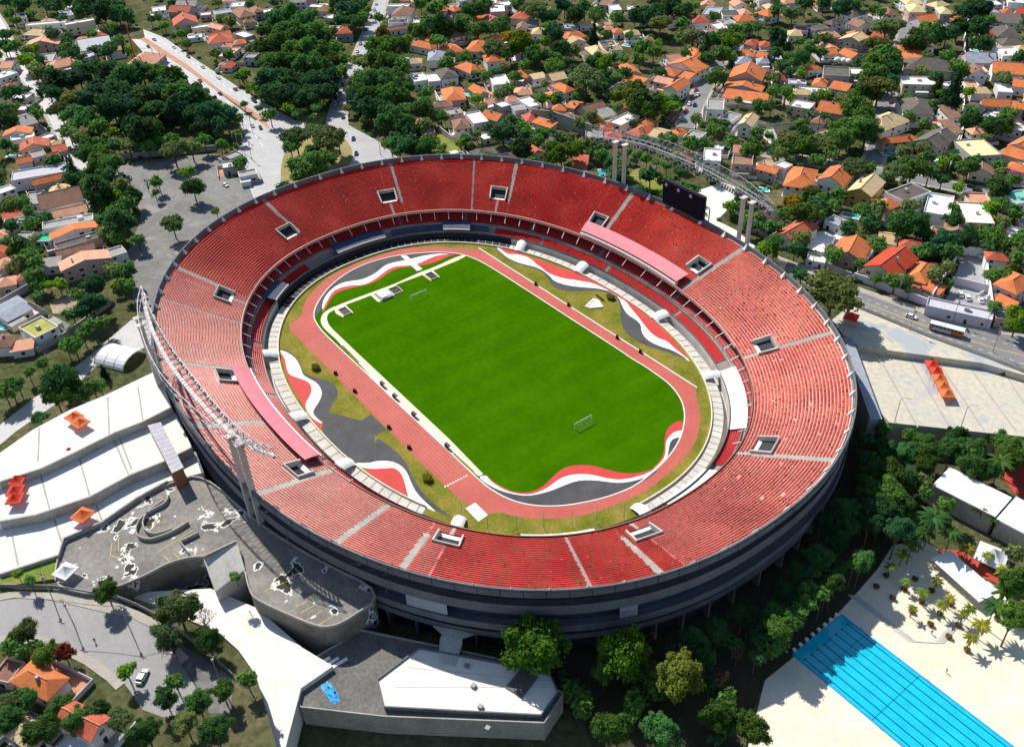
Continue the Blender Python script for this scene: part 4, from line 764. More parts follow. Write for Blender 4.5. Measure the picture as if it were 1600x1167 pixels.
(-169.8,329.3,1.19,11.3,9.1,5,'h','t'),
(-470.5,5.4,2.60,8.6,8.4,4,'f','w'),
(-415.1,51.5,1.26,9.3,8.2,3,'f','w'),
(-69.9,313.3,0.65,9.7,10.0,6,'f','w'),
(68.7,188.3,2.09,9.6,10.2,6,'g','n'),
(-392.1,-73.5,1.87,7.6,7.7,5,'h','r'),
(-58.9,158.8,2.30,9.5,9.2,3,'h','r'),
(-207.7,244.9,2.64,11.5,10.3,4,'f','k'),
(-177.8,81.9,1.09,10.5,7.3,6,'h','p'),
(9.1,141.5,1.65,11.7,7.3,5,'h','k'),
(-342.3,45.5,2.31,11.0,7.4,3,'h','r'),
(-76.7,96.7,0.78,8.3,9.0,5,'h','p'),
(-257.5,228.1,2.39,11.8,9.0,4,'h','t'),
(-246.1,147.3,0.96,9.1,8.5,6,'h','t'),
(-245.6,229.8,2.88,8.5,9.7,5,'G','o'),
(-133.4,76.6,1.37,9.0,8.2,3,'f','c'),
(-228.6,298.6,0.81,9.1,7.2,5,'g','o'),
(-209.6,399.0,2.57,10.9,9.6,5,'f','k'),
(-91.7,490.3,1.01,10.9,10.7,5,'f','w'),
(-186.7,-117.8,0.96,7.6,10.2,5,'f','c'),
(14.7,349.9,0.51,11.0,7.6,5,'h','o'),
(43.0,250.6,0.53,10.4,8.6,4,'G','n'),
(-192.0,264.4,0.98,7.9,9.8,6,'h','n'),
(-349.3,221.7,0.81,8.5,7.9,3,'f','c'),
(-129.6,148.2,1.77,7.6,10.7,5,'h','n'),
(-160.1,302.3,0.39,9.8,10.3,5,'g','p'),
(-288.2,165.8,0.31,10.7,9.4,5,'g','o'),
(36.6,110.1,0.48,11.4,9.0,5,'h','k'),
(-115.5,121.7,1.42,7.5,7.3,4,'G','k'),
(-252.9,210.5,2.39,11.4,9.0,6,'h','o'),
(-222.9,352.1,2.12,11.8,10.0,4,'g','p'),
(-28.4,183.2,0.70,10.7,10.8,3,'h','t'),
(-229.6,325.7,3.00,9.3,10.0,3,'G','p'),
(-178.7,153.3,1.00,10.2,10.9,4,'h','p'),
(-184.9,304.9,1.22,11.4,9.9,3,'f','w'),
(-235.5,310.4,0.81,10.1,7.7,5,'h','o'),
(-124.1,389.6,1.40,11.8,10.0,5,'G','n'),
(-128.7,88.4,1.37,10.0,9.8,3,'h','k'),
(-186.7,214.4,-0.37,8.8,10.8,5,'h','o'),
(1.2,315.4,0.08,9.2,7.2,5,'h','k'),
(-265.0,134.8,2.53,8.9,9.6,4,'h','t'),
(-26.6,361.5,2.40,12.0,10.4,6,'g','n'),
(-517.7,-18.3,1.11,9.7,10.2,4,'h','p'),
(84.5,222.8,1.85,9.3,7.6,3,'G','n'),
(54.7,261.1,1.70,8.1,10.0,6,'h','o'),
(-147.2,194.3,1.77,9.9,7.4,3,'h','k'),
(-111.1,89.4,1.42,10.8,7.2,6,'h','k'),
(-379.3,209.8,0.81,9.0,10.0,3,'h','t'),
(-59.1,429.6,2.27,9.3,8.2,5,'h','r'),
(-346.0,-93.7,2.41,9.6,7.9,3,'f','w'),
(-206.4,365.5,2.65,10.9,9.7,5,'g','p'),
(-480.6,104.8,2.60,11.4,7.4,4,'g','t'),
(-11.2,340.0,0.83,10.9,9.5,4,'h','t'),
(-133.0,221.2,0.27,11.0,8.5,6,'g','p'),
(-179.0,106.0,2.83,8.3,8.4,5,'f','c'),
(-72.1,108.8,0.78,10.7,10.8,4,'h','n'),
(-87.3,281.7,0.74,9.4,7.5,3,'f','l')]
HOUSE_SW=[(50.8,-172.2,0.47,12.7,6.8,4,'h','o'),(41.9,-177.8,0.68,5.3,6.1,3,'f','n'),(69.5,-167.2,0.50,11.4,6.4,5,'g','r'),(63.1,-178.2,0.43,8.9,6.0,4,'h','t')]
TREE=[(-555.8,-22.9,8,8.5,17.0,'d'),
(-545.8,-11.4,8,7.7,15.7,'d'),
(-532.4,-6.8,8,7.6,15.5,'d'),
(-511.9,8.5,8,10.1,19.9,'d'),
(-488.6,14.4,8,9.9,19.4,'d'),
(-484.5,20.5,8,7.9,16.0,'d'),
(-545.2,5.4,8,6.3,13.3,'d'),
(-508.8,32.6,8,6.1,12.9,'d'),
(-580.4,-31.6,8,5.8,12.4,'d'),
(-479.9,27.0,8,5.9,12.5,'d'),
(-491.7,-51.3,8,5.8,12.4,'d'),
(-471.3,-58.2,8,5.7,12.2,'d'),
(-470.1,-26.0,8,6.3,13.3,'d'),
(-466.6,-17.3,8,3.8,8.9,'d'),
(-417.9,-13.3,8,5.4,11.6,'d'),
(-406.5,-8.0,8,5.9,12.5,'d'),
(-409.4,-11.2,8,5.9,12.5,'d'),
(-420.9,-25.5,8,5.4,11.6,'d'),
(-414.4,-24.2,8,3.5,8.4,'d'),
(-476.0,20.9,8,5.2,11.3,'d'),
(-549.2,-35.3,8,4.9,10.8,'m'),
(-527.4,-36.7,8,4.8,10.5,'m'),
(-462.5,-53.2,8,5.6,12.1,'m'),
(-463.1,-57.5,8,4.4,9.9,'m'),
(-437.4,-27.4,8,4.9,10.7,'m'),
(-428.0,-32.4,8,3.6,8.5,'m'),
(-457.3,-4.4,8,4.4,9.9,'m'),
(-428.7,-54.9,8,6.0,12.7,'b'),
(-459.7,5.0,8,5.1,11.1,'o'),
(-407.5,-54.7,8,5.2,11.3,'o'),
(-395.5,-57.3,8,4.0,9.2,'o'),
(-367.2,-52.5,8,9.0,17.9,'d'),
(-353.8,-59.8,8,6.6,13.8,'d'),
(-371.8,-28.9,8,9.1,18.2,'d'),
(-363.4,-39.6,8,7.9,16.0,'d'),
(-357.0,-24.6,8,8.9,17.8,'d'),
(-314.1,-31.3,8,10.4,20.4,'d'),
(-331.7,-35.6,8,8.6,17.2,'d'),
(-336.7,-40.4,8,6.5,13.5,'d'),
(-325.7,-47.1,8,7.4,15.2,'d'),
(-300.6,-11.7,8,9.3,18.4,'d'),
(-299.9,-40.0,8,9.2,18.2,'d'),
(-293.8,-32.9,8,9.1,18.1,'d'),
(-282.6,-23.3,8,8.0,16.1,'d'),
(-276.0,-12.5,8,8.9,17.8,'d'),
(-260.7,-8.5,8,7.7,15.8,'d'),
(-252.8,-3.1,8,8.6,17.3,'d'),
(-247.1,3.7,8,7.6,15.5,'d'),
(-244.5,-9.7,8,6.6,13.7,'d'),
(-241.5,-2.9,8,5.7,12.1,'d'),
(-250.8,-40.2,8,10.3,20.2,'d'),
(-270.5,-39.6,8,6.8,14.1,'d'),
(-258.5,-32.3,8,6.7,13.9,'d'),
(-338.0,-19.8,8,9.8,19.3,'m'),
(-345.5,-7.5,8,8.8,17.7,'m'),
(-340.0,-0.8,8,7.7,15.7,'m'),
(-319.5,1.2,8,9.6,19.0,'m'),
(-296.2,-25.3,8,10.2,20.0,'m'),
(-291.5,-5.3,8,10.2,20.0,'m'),
(-285.1,-1.4,8,9.1,18.1,'m'),
(-284.1,4.3,8,6.1,12.8,'m'),
(-308.4,-59.6,8,7.2,14.8,'m'),
(-293.6,-56.6,8,8.0,16.2,'m'),
(-282.8,-53.5,8,5.9,12.6,'m'),
(-243.3,-36.6,8,4.6,10.3,'m'),
(-242.2,-29.1,8,4.7,10.3,'m'),
(-240.1,-42.1,8,4.6,10.3,'m'),
(-228.6,-16.7,8,4.6,10.2,'m'),
(-221.1,-11.1,8,3.6,8.5,'m'),
(-399.3,-53.6,8,5.9,12.5,'o'),
(-333.4,-52.2,8,7.5,15.3,'o'),
(-323.7,-62.6,8,6.3,13.2,'o'),
(-248.9,-49.3,8,4.7,10.4,'o'),
(-223.1,-34.8,8,7.2,14.8,'o'),
(-223.1,-25.7,8,5.4,11.7,'o'),
(-255.0,-40.5,8,3.8,8.8,'y'),
(-297.5,-63.4,8,5.0,11.0,'m'),
(-287.2,-68.1,8,4.9,10.9,'m'),
(-262.4,-65.0,8,5.7,12.2,'m'),
(-253.2,-69.5,8,5.6,12.0,'m'),
(-250.1,-63.0,8,5.6,12.0,'m'),
(-240.7,-66.7,8,5.5,11.8,'m'),
(-232.1,-65.4,8,5.4,11.7,'m'),
(-233.5,-61.1,8,4.5,10.1,'m'),
(-230.2,-71.6,8,5.4,11.6,'m'),
(-217.8,-70.8,8,5.3,11.4,'m'),
(-212.8,-78.4,8,6.1,12.8,'m'),
(-210.9,-76.1,8,5.2,11.3,'m'),
(-276.6,-65.8,8,5.8,12.4,'o'),
(-233.7,-80.9,8,4.5,15.3,'c'),
(-327.4,-88.0,8,6.3,13.2,'d'),
(-347.9,-87.3,8,5.4,11.7,'d'),
(-369.6,-77.8,8,6.7,14.0,'d'),
(-424.2,-55.1,8,6.1,12.9,'b'),
(-229.5,-82.1,8,5.3,11.6,'d'),
(-197.8,-79.2,8,8.4,16.9,'d'),
(-217.3,-70.7,8,6.1,12.9,'d'),
(-163.6,-81.5,8,7.8,15.9,'d'),
(-175.7,-84.5,8,4.0,9.3,'d'),
(-190.1,-67.5,8,5.0,10.9,'m'),
(-184.6,-73.4,8,4.1,9.4,'m'),
(-149.8,-78.8,8,3.5,8.2,'m'),
(-199.1,-52.0,8,3.8,8.9,'m'),
(-179.4,-42.1,8,5.8,12.3,'m'),
(-174.3,-123.0,8,4.8,10.5,'m'),
(-166.0,-119.3,8,3.9,9.0,'m'),
(-157.6,-119.5,8,3.8,8.9,'m'),
(-194.5,-111.3,8,4.1,9.5,'m'),
(-220.4,-113.0,8,3.5,8.3,'m'),
(-210.1,-108.3,8,3.4,8.2,'m'),
(-123.7,-92.8,8,5.0,11.0,'m'),
(-114.2,-94.9,8,4.2,9.6,'m'),
(-120.9,-112.3,8,3.6,8.4,'m'),
(-93.3,-115.5,8,4.0,9.2,'m'),
(-94.2,-111.6,8,4.0,9.3,'m'),
(-92.5,-119.6,8,3.3,8.1,'m'),
(-88.4,-124.1,8,4.0,9.1,'m'),
(-205.2,-69.7,8,4.3,9.7,'o'),
(-150.7,-62.9,8,5.4,11.7,'o'),
(-191.8,-56.6,8,2.5,6.6,'o'),
(-154.3,-41.6,8,2.4,6.3,'o'),
(-198.3,-37.5,8,4.3,9.7,'b'),
(-137.6,-119.3,8,3.0,7.4,'b'),
(-120.3,-98.7,8,2.2,6.0,'b'),
(-88.9,-126.5,8,3.3,8.0,'b'),
(-203.9,-56.2,8,3.0,7.5,'x'),
(-175.9,-121.0,8,4.8,12.5,'p'),
(-128.2,-125.9,8,2.9,8.3,'p'),
(-122.2,-106.4,8,5.0,11.0,'d'),
(-107.0,-111.3,8,6.2,13.1,'d'),
(-107.1,-118.7,8,4.1,9.5,'d'),
(-63.0,-134.4,8,6.8,14.1,'m'),
(-59.9,-138.0,8,4.9,10.8,'m'),
(-57.6,-133.8,8,4.9,10.8,'m'),
(-55.9,-129.0,8,4.3,9.7,'m'),
(-56.3,-124.3,8,3.1,7.6,'m'),
(-84.2,-136.6,8,2.6,6.8,'m'),
(-85.7,-124.3,8,3.9,9.1,'m'),
(-74.3,-148.9,8,4.5,10.0,'m'),
(-72.6,-151.1,8,3.8,8.9,'m'),
(-77.8,-146.3,8,3.2,7.8,'m'),
(-82.2,-141.6,8,2.6,6.8,'m'),
(-58.1,-126.3,8,3.7,8.7,'o'),
(-67.3,-120.3,8,1.9,6.5,'c'),
(-52.1,-145.4,8,3.3,8.0,'d'),
(35.0,-151.0,9.5,3.6,8.5,'m'),
(17.7,-166.1,9.5,2.0,5.8,'m'),
(37.1,-175.1,9.5,2.9,7.3,'m'),
(40.2,-173.7,9.5,2.4,6.4,'m'),
(39.5,-170.1,9.5,1.9,5.6,'m'),
(45.1,-168.6,9.5,3.3,8.0,'m'),
(66.6,-135.9,9.5,3.6,8.5,'m'),
(72.0,-146.6,9.5,2.6,6.8,'m'),
(82.4,-132.8,9.5,2.6,6.7,'m'),
(50.9,-122.0,9.5,1.9,5.5,'m'),
(12.8,-168.0,9.5,1.6,5.0,'b'),
(62.6,-154.9,9.5,2.7,6.9,'b'),
(35.3,-171.7,9.5,3.4,8.1,'o'),
(54.5,-138.4,9.5,5.5,11.8,'o'),
(60.0,-143.3,9.5,4.1,9.3,'o'),
(46.6,-165.4,9.5,2.8,7.1,'r'),
(59.3,-134.3,9.5,3.2,7.8,'x'),
(62.8,-143.5,9.5,2.7,6.9,'x'),
(55.3,-176.0,9.5,3.2,7.8,'m'),
(61.7,-170.6,9.5,3.2,7.7,'m'),
(68.6,-167.7,9.5,3.5,8.4,'m'),
(68.6,-163.4,9.5,2.7,6.9,'m'),
(75.2,-150.1,9.5,3.1,7.5,'m'),
(81.6,-144.5,9.5,3.4,8.2,'m'),
(82.0,-138.7,9.5,3.0,7.5,'m'),
(58.2,-180.9,9.5,3.7,8.6,'m'),
(66.3,-175.6,9.5,4.0,9.2,'m'),
(81.3,-156.7,9.5,3.9,9.0,'m'),
(90.6,-144.2,9.5,3.8,8.8,'m'),
(53.8,-179.3,9.5,3.2,7.9,'o'),
(74.2,-160.2,9.5,3.1,7.6,'o'),
(84.5,-148.8,9.5,3.4,8.2,'o'),
(141.6,-69.7,-4,4.2,12.2,'m'),
(149.3,-61.2,-4,4.6,13.2,'m'),
(154.8,-47.7,-4,4.3,12.4,'m'),
(161.6,-43.9,-4,4.3,12.4,'m'),
(80.4,-96.6,-4,2.3,8.1,'x'),
(115.5,-72.0,-4,8.2,20.9,'b'),
(130.3,-54.6,-4,6.5,17.3,'b'),
(128.6,-60.0,-4,3.5,10.7,'m'),
(142.6,-48.8,-4,6.4,17.2,'y'),
(144.8,-29.1,-4,2.3,8.0,'x'),
(141.5,-21.4,-4,1.9,7.1,'x'),
(148.1,-37.8,-4,3.1,9.8,'x'),
(136.0,-36.2,-4,3.6,10.9,'d'),
(138.2,-29.5,-4,3.6,11.0,'d'),
(138.7,-20.7,-4,3.7,11.1,'d'),
(143.0,-16.2,-4,2.3,8.1,'d'),
(145.9,-22.3,-4,2.7,9.0,'d'),
(141.5,-37.2,-4,3.1,9.9,'d'),
(142.6,-28.0,-4,2.7,9.0,'d'),
(148.9,-27.1,-4,2.7,9.0,'d'),
(145.0,-14.7,-4,3.2,13.6,'m'),
(148.8,-14.8,-4,3.2,13.6,'m'),
(148.6,-19.1,-4,3.6,14.5,'m'),
(148.2,-10.7,-4,2.8,12.6,'m'),
(147.8,-5.4,-4,2.8,12.7,'m'),
(144.2,-2.2,-4,2.8,12.8,'m'),
(148.6,-1.1,-4,2.8,12.7,'m'),
(148.0,4.2,-4,3.3,13.9,'m'),
(147.8,2.2,-4,2.4,11.8,'m'),
(148.3,16.0,-4,3.4,14.0,'m'),
(147.3,14.1,-4,2.5,11.9,'m'),
(178.1,39.3,-4,4.5,16.5,'m'),
(183.6,29.6,-4,4.4,16.2,'m'),
(141.4,29.3,-4,3.6,14.3,'d'),
(141.0,35.7,-4,4.1,15.6,'d'),
(137.4,33.4,-4,3.6,14.4,'d'),
(148.3,32.6,-4,4.6,16.5,'d'),
(143.3,37.7,-4,3.1,13.3,'d'),
(140.3,7.1,-4,3.9,15.0,'d'),
(140.8,-0.3,-4,3.3,13.8,'d'),
(140.0,16.0,-4,3.9,15.2,'d'),
(132.5,19.5,-4,3.5,14.2,'d'),
(137.7,23.8,-4,3.5,14.3,'d'),
(142.0,-8.4,-4,3.3,13.7,'d'),
(134.6,27.8,-4,4.1,15.5,'d'),
(172.2,50.1,-4,3.1,13.4,'o'),
(155.9,63.5,-4,2.5,7.4,'p'),
(160.5,62.9,-4,2.2,6.8,'p'),
(151.6,44.7,-4,4.7,12.3,'p'),
(157.1,45.9,-4,3.7,10.1,'p'),
(151.8,41.0,-4,3.1,8.9,'p'),
(152.2,34.8,-4,3.1,8.8,'p'),
(178.2,31.7,-4,3.5,9.7,'p'),
(176.7,38.7,-4,3.1,8.7,'p'),
(151.4,32.5,-4,2.6,5.6,'P'),
(151.7,26.5,-4,2.0,4.8,'P'),
(161.6,47.9,-4,2.6,5.7,'P'),
(166.2,51.5,-4,1.9,4.5,'P'),
(172.3,48.8,-4,2.6,5.7,'P'),
(157.2,25.9,-4,1.6,4.1,'P'),
(162.5,32.0,-4,2.0,4.8,'P'),
(162.6,25.4,-4,2.3,5.1,'P'),
(163.5,19.6,-4,1.6,4.1,'P'),
(168.0,26.0,-4,2.0,4.7,'P'),
(168.0,30.0,-4,1.8,4.3,'P'),
(172.9,28.3,-4,1.8,4.3,'P'),
(173.2,30.8,-4,2.0,4.7,'P'),
(178.2,27.2,-4,2.7,5.9,'P'),
(178.5,22.1,-4,2.2,5.1,'P'),
(117.8,70.9,-4,2.9,9.4,'m'),
(124.4,62.6,-4,3.9,11.6,'m'),
(124.5,75.3,-4,2.9,9.4,'m'),
(131.3,72.0,-4,4.5,13.0,'m'),
(134.6,71.3,-4,4.5,13.0,'m'),
(129.9,65.8,-4,3.9,11.7,'m'),
(135.9,66.2,-4,3.9,11.6,'m'),
(134.8,84.8,-4,4.1,12.0,'m'),
(137.6,77.2,-4,4.6,13.1,'m'),
(142.3,79.1,-4,5.1,14.3,'m'),
(145.8,75.6,-4,4.5,13.0,'m'),
(143.5,94.2,-4,3.6,10.8,'m'),
(147.1,92.3,-4,4.1,12.1,'m'),
(148.2,98.0,-4,3.0,9.6,'m'),
(150.4,87.9,-4,4.6,13.2,'m'),
(149.1,77.6,-4,4.0,11.7,'m'),
(151.5,94.4,-4,3.5,10.8,'m'),
(129.5,48.1,-4,4.9,13.7,'m'),
(133.4,50.4,-4,5.4,14.9,'m'),
(133.1,41.5,-4,4.8,13.5,'m'),
(138.0,42.0,-4,5.8,15.7,'m'),
(135.8,56.0,-4,3.8,11.4,'m'),
(142.4,56.8,-4,2.7,9.0,'m'),
(142.4,42.5,-4,4.7,13.4,'m'),
(139.6,37.1,-4,4.7,13.3,'m'),
(146.4,43.8,-4,3.2,10.0,'m'),
(148.8,55.8,-4,3.2,10.1,'m'),
(139.7,59.8,-4,3.3,10.3,'o'),
(123.6,53.8,-4,3.3,10.3,'d'),
(117.7,62.0,-4,3.4,10.5,'d'),
(151.1,81.1,-4,4.5,12.0,'p'),
(151.4,47.1,-4,4.2,11.3,'p'),
(71.1,102.5,8,10.1,19.9,'o'),
(10.1,156.3,8,4.6,10.2,'Y'),
(21.5,150.3,8,6.7,13.9,'m'),
(14.6,146.5,8,3.7,8.7,'m'),
(23.2,158.7,8,3.8,8.8,'m'),
(17.9,178.1,8,3.9,9.0,'m'),
(22.7,167.2,8,3.8,8.9,'m'),
(34.9,172.1,8,4.6,10.2,'m'),
(18.3,133.4,8,4.3,9.8,'m'),
(30.1,120.3,8,4.9,10.7,'m'),
(56.3,171.4,8,8.1,16.4,'m'),
(49.0,177.3,8,4.5,10.1,'m'),
(61.3,176.2,8,4.5,10.0,'m'),
(76.0,169.4,8,4.4,9.8,'m'),
(76.7,186.1,8,3.7,8.8,'m'),
(84.7,189.3,8,6.0,12.7,'m'),
(80.3,190.3,8,4.5,10.1,'m'),
(70.4,163.8,8,3.3,7.9,'m'),
(65.0,191.3,8,5.3,11.6,'m'),
(56.8,205.5,8,3.2,7.7,'m'),
(108.0,147.6,8,3.4,8.1,'m'),
(90.1,197.6,8,4.5,10.2,'m'),
(97.8,185.0,8,4.4,9.9,'m'),
(71.7,174.4,8,5.9,12.5,'d'),
(75.1,184.3,8,5.2,11.3,'d'),
(60.2,232.9,8,6.6,13.8,'d'),
(9.3,170.7,8,4.7,10.4,'o'),
(81.8,136.1,8,2.0,5.8,'o'),
(119.3,143.3,8,5.3,11.5,'b'),
(47.2,223.6,8,3.3,8.0,'b'),
(98.2,178.0,8,2.9,7.3,'y'),
(57.6,252.7,8,3.4,8.2,'u'),
(-171.5,366.5,8,6.1,12.9,'d'),
(-131.7,316.7,8,7.8,15.8,'d'),
(-166.7,387.8,8,7.4,15.2,'d'),
(-160.9,400.0,8,6.3,13.2,'d'),
(-146.4,398.1,8,7.4,15.2,'d'),
(-142.9,406.2,8,7.4,15.2,'d'),
(-55.2,324.3,8,6.3,13.2,'d'),
(-44.6,305.8,8,6.1,12.8,'d'),
(-102.7,286.6,8,5.2,11.3,'d'),
(-118.0,297.6,8,5.4,11.6,'d'),
(-70.9,370.6,8,9.1,18.1,'d'),
(-67.6,397.2,8,8.2,16.5,'d'),
(-71.5,416.6,8,7.2,14.8,'d'),
(-83.6,444.5,8,8.8,17.5,'d'),
(-89.0,462.2,8,7.7,15.6,'d'),
(-79.0,457.1,8,7.6,15.5,'d'),
(-61.5,421.5,8,8.4,16.9,'d'),
(-45.7,399.1,8,6.9,14.3,'d'),
(-132.0,414.9,8,5.0,10.9,'m'),
(-124.2,412.7,8,4.9,10.9,'m'),
(-65.6,319.9,8,8.4,16.9,'m'),
(-73.2,340.8,8,6.5,13.6,'m'),
(-55.0,304.9,8,8.2,16.5,'m'),
(-67.7,342.5,8,6.5,13.6,'m'),
(-42.0,287.3,8,5.9,12.5,'m'),
(-46.7,282.3,8,5.9,12.5,'m'),
(-33.5,259.0,8,8.4,16.9,'m'),
(-24.9,252.4,8,7.4,15.1,'m'),
(-15.5,232.7,8,9.7,19.2,'m'),
(-11.2,237.7,8,8.0,16.2,'m'),
(-15.4,221.7,8,6.9,14.4,'m'),
(-32.7,216.7,8,6.2,13.0,'m'),
(-21.6,203.5,8,6.8,14.1,'m'),
(-32.2,197.5,8,4.3,9.7,'m'),
(-25.7,199.1,8,5.1,11.1,'m'),
(-9.8,208.7,8,4.2,9.6,'m'),
(27.3,218.3,8,7.4,15.2,'m'),
(32.4,224.3,8,5.0,11.0,'m'),
(39.8,245.5,8,5.2,11.2,'m'),
(29.7,250.5,8,3.5,8.3,'m'),
(37.0,242.7,8,3.4,8.2,'m'),
(-44.7,225.9,8,3.6,8.5,'m'),
(-74.7,255.5,8,4.9,10.7,'m'),
(-79.5,250.3,8,4.8,10.7,'m'),
(-102.7,301.1,8,6.4,13.3,'m'),
(-109.0,320.0,8,5.5,11.8,'m'),
(-118.9,340.9,8,4.5,10.1,'m'),
(-73.6,390.9,8,8.1,16.4,'m'),
(-68.2,445.8,8,5.0,10.9,'m'),
(-49.1,367.1,8,5.5,11.9,'m'),
(-32.8,352.1,8,6.4,13.4,'m'),
(12.2,291.1,8,5.7,12.1,'m'),
(24.0,291.5,8,6.6,13.7,'m'),
(25.5,299.3,8,6.6,13.8,'m'),
(17.1,296.8,8,4.8,10.5,'m'),
(19.1,314.6,8,4.9,10.8,'m'),
(-56.4,361.7,8,4.4,9.8,'m'),
(-156.6,361.3,8,8.4,16.8,'o'),
(-94.7,373.5,8,11.0,21.4,'o'),
(-84.7,348.3,8,8.9,17.7,'o'),
(-39.7,288.5,8,9.8,19.4,'o'),
(-17.1,211.3,8,6.8,14.2,'o'),
(-31.1,204.2,8,6.9,14.2,'o'),
(9.3,200.7,8,7.4,15.1,'o'),
(22.6,213.1,8,6.6,13.7,'o'),
(-9.4,359.6,8,4.2,9.6,'o'),
(-9.4,309.8,8,6.9,23.5,'c'),
(-26.2,324.6,8,4.1,13.9,'c'),
(-38.8,237.9,8,3.7,10.1,'p'),
(-42.5,233.1,8,4.5,12.0,'p'),
(-36.3,240.5,8,3.7,10.0,'p'),
(9.3,295.5,8,4.8,12.5,'p'),
(-300.1,244.1,8,6.1,12.9,'d'),
(-265.5,242.7,8,7.1,14.6,'d'),
(-255.2,257.4,8,8.2,16.6,'d'),
(-277.5,267.2,8,7.3,15.0,'d'),
(-234.2,221.3,8,7.8,15.8,'d'),
(-210.8,206.0,8,6.4,13.4,'d'),
(-213.5,212.2,8,5.4,11.6,'d'),
(-265.5,275.0,8,6.1,12.8,'d'),
(-222.8,287.1,8,8.2,16.6,'d'),
(-214.8,289.9,8,9.3,18.5,'d'),
(-221.9,309.3,8,7.2,14.8,'d'),
(-225.9,321.1,8,7.3,15.0,'d'),
(-212.4,317.1,8,7.2,14.8,'d'),
(-137.6,259.5,8,6.2,13.1,'d'),
(-110.8,100.1,8,5.8,12.4,'d'),
(-123.2,109.7,8,5.1,11.2,'d'),
(-216.5,191.1,8,6.4,13.3,'m'),
(-209.2,190.4,8,6.3,13.2,'m'),
(-204.9,174.4,8,5.1,11.2,'m'),
(-187.8,184.5,8,7.1,14.6,'m'),
(-203.2,197.2,8,5.2,11.4,'m'),
(-179.8,209.7,8,6.2,13.0,'m'),
(-173.5,225.2,8,5.2,11.3,'m'),
(-246.2,269.5,8,7.1,14.6,'m'),
(-235.2,275.5,8,5.9,12.5,'m'),
(-212.3,289.2,8,5.8,12.4,'m'),
(-194.2,298.4,8,5.8,12.3,'m'),
(-159.7,287.4,8,6.6,13.8,'m'),
(-142.1,280.2,8,5.4,11.6,'m'),
(-151.6,301.1,8,5.6,11.9,'m'),
(-177.3,246.5,8,6.4,13.4,'m'),
(-166.8,244.7,8,6.3,13.3,'m'),
(-179.6,244.7,8,4.3,9.7,'m'),
(-157.7,263.9,8,4.3,9.7,'m'),
(-113.7,242.0,8,6.0,12.6,'m'),
(-123.9,254.8,8,4.1,9.4,'m'),
(-165.1,314.7,8,5.7,12.2,'m'),
(-160.1,319.9,8,5.7,12.2,'m'),
(-158.9,331.4,8,4.6,10.3,'m'),
(-111.7,179.8,8,8.2,16.6,'m'),
(-108.7,186.6,8,7.4,15.1,'m'),
(-105.6,180.1,8,5.5,11.7,'m'),
(-72.4,164.0,8,4.3,9.7,'m'),
(-60.5,165.6,8,5.0,11.0,'m'),
(-63.3,186.1,8,5.2,11.3,'m'),
(-36.8,183.8,8,5.9,12.5,'m'),
(-51.0,202.9,8,4.4,9.9,'m'),
(-124.8,147.3,8,3.1,7.7,'m'),
(-89.7,126.8,8,3.3,8.0,'m'),
(-82.8,126.1,8,4.1,9.4,'m'),
(-76.5,138.9,8,3.3,8.0,'m'),
(-70.6,139.9,8,3.3,8.0,'m'),
(-64.8,140.9,8,3.3,7.9,'m'),
(-59.1,141.9,8,3.3,7.9,'m'),
(-53.4,142.8,8,3.2,7.9,'m'),
(-126.8,173.7,8,2.8,7.1,'m'),
(-278.7,240.6,8,9.5,18.8,'o'),
(-151.6,177.4,8,10.5,20.6,'o'),
(-164.0,179.5,8,5.9,12.5,'o'),
(-201.7,284.6,8,8.0,16.2,'o'),
(-171.5,283.5,8,7.8,15.8,'o'),
(-172.3,278.6,8,6.6,13.8,'o'),
(-134.7,193.1,8,5.7,12.3,'o'),
(-229.9,192.4,8,8.7,17.4,'b'),
(-174.4,211.5,8,6.2,13.0,'b'),
(-147.2,291.4,8,7.6,15.6,'b'),
(-89.6,107.8,8,8.9,17.7,'b'),
(-95.1,120.8,8,5.0,10.9,'b'),
(-125.2,189.0,8,7.5,15.4,'y'),
(-117.5,148.9,8,2.2,6.1,'Y'),
(-118.3,157.8,8,2.3,6.1,'Y'),
(-89.6,184.8,8,5.4,11.6,'x'),
(-165.2,281.5,8,6.6,13.7,'x'),
(-150.9,273.6,8,5.4,18.2,'c'),
(-222.3,245.9,8,4.5,15.3,'c'),
(-191.3,232.1,8,3.2,9.1,'p'),
(-134.1,136.7,8,3.6,9.9,'p'),
(-58.4,188.9,8,3.5,9.6,'p'),
(-365.6,145.3,8,9.8,19.4,'d'),
(-375.3,158.3,8,7.5,15.4,'d'),
(-355.9,135.7,8,7.2,14.9,'d'),
(-347.3,139.8,8,7.2,14.8,'d'),
(-392.1,151.7,8,7.7,15.6,'d'),
(-281.8,43.9,8,9.3,18.4,'d'),
(-273.5,49.4,8,9.2,18.3,'d'),
(-264.7,55.5,8,9.1,18.1,'d'),
(-256.0,61.5,8,9.0,18.0,'d'),
(-259.7,72.9,8,8.1,16.4,'d'),
(-260.6,37.8,8,7.9,16.1,'d'),
(-249.6,42.7,8,8.8,17.6,'d'),
(-241.1,48.7,8,8.7,17.5,'d'),
(-242.4,58.4,8,7.8,15.9,'d'),
(-248.0,67.3,8,6.0,12.6,'d'),
(-225.3,70.6,8,5.8,12.3,'d'),
(-212.2,67.5,8,6.6,13.7,'d'),
(-201.1,69.6,8,8.3,16.8,'d'),
(-165.6,70.8,8,5.3,11.4,'d'),
(-152.9,63.8,8,5.1,11.2,'d'),
(-287.7,186.9,8,6.9,14.3,'d'),
(-129.6,102.5,8,7.7,15.7,'d'),
(-144.0,117.5,8,4.5,10.0,'d'),
(-394.9,114.3,8,8.8,17.5,'m'),
(-368.5,111.1,8,8.5,17.0,'m'),
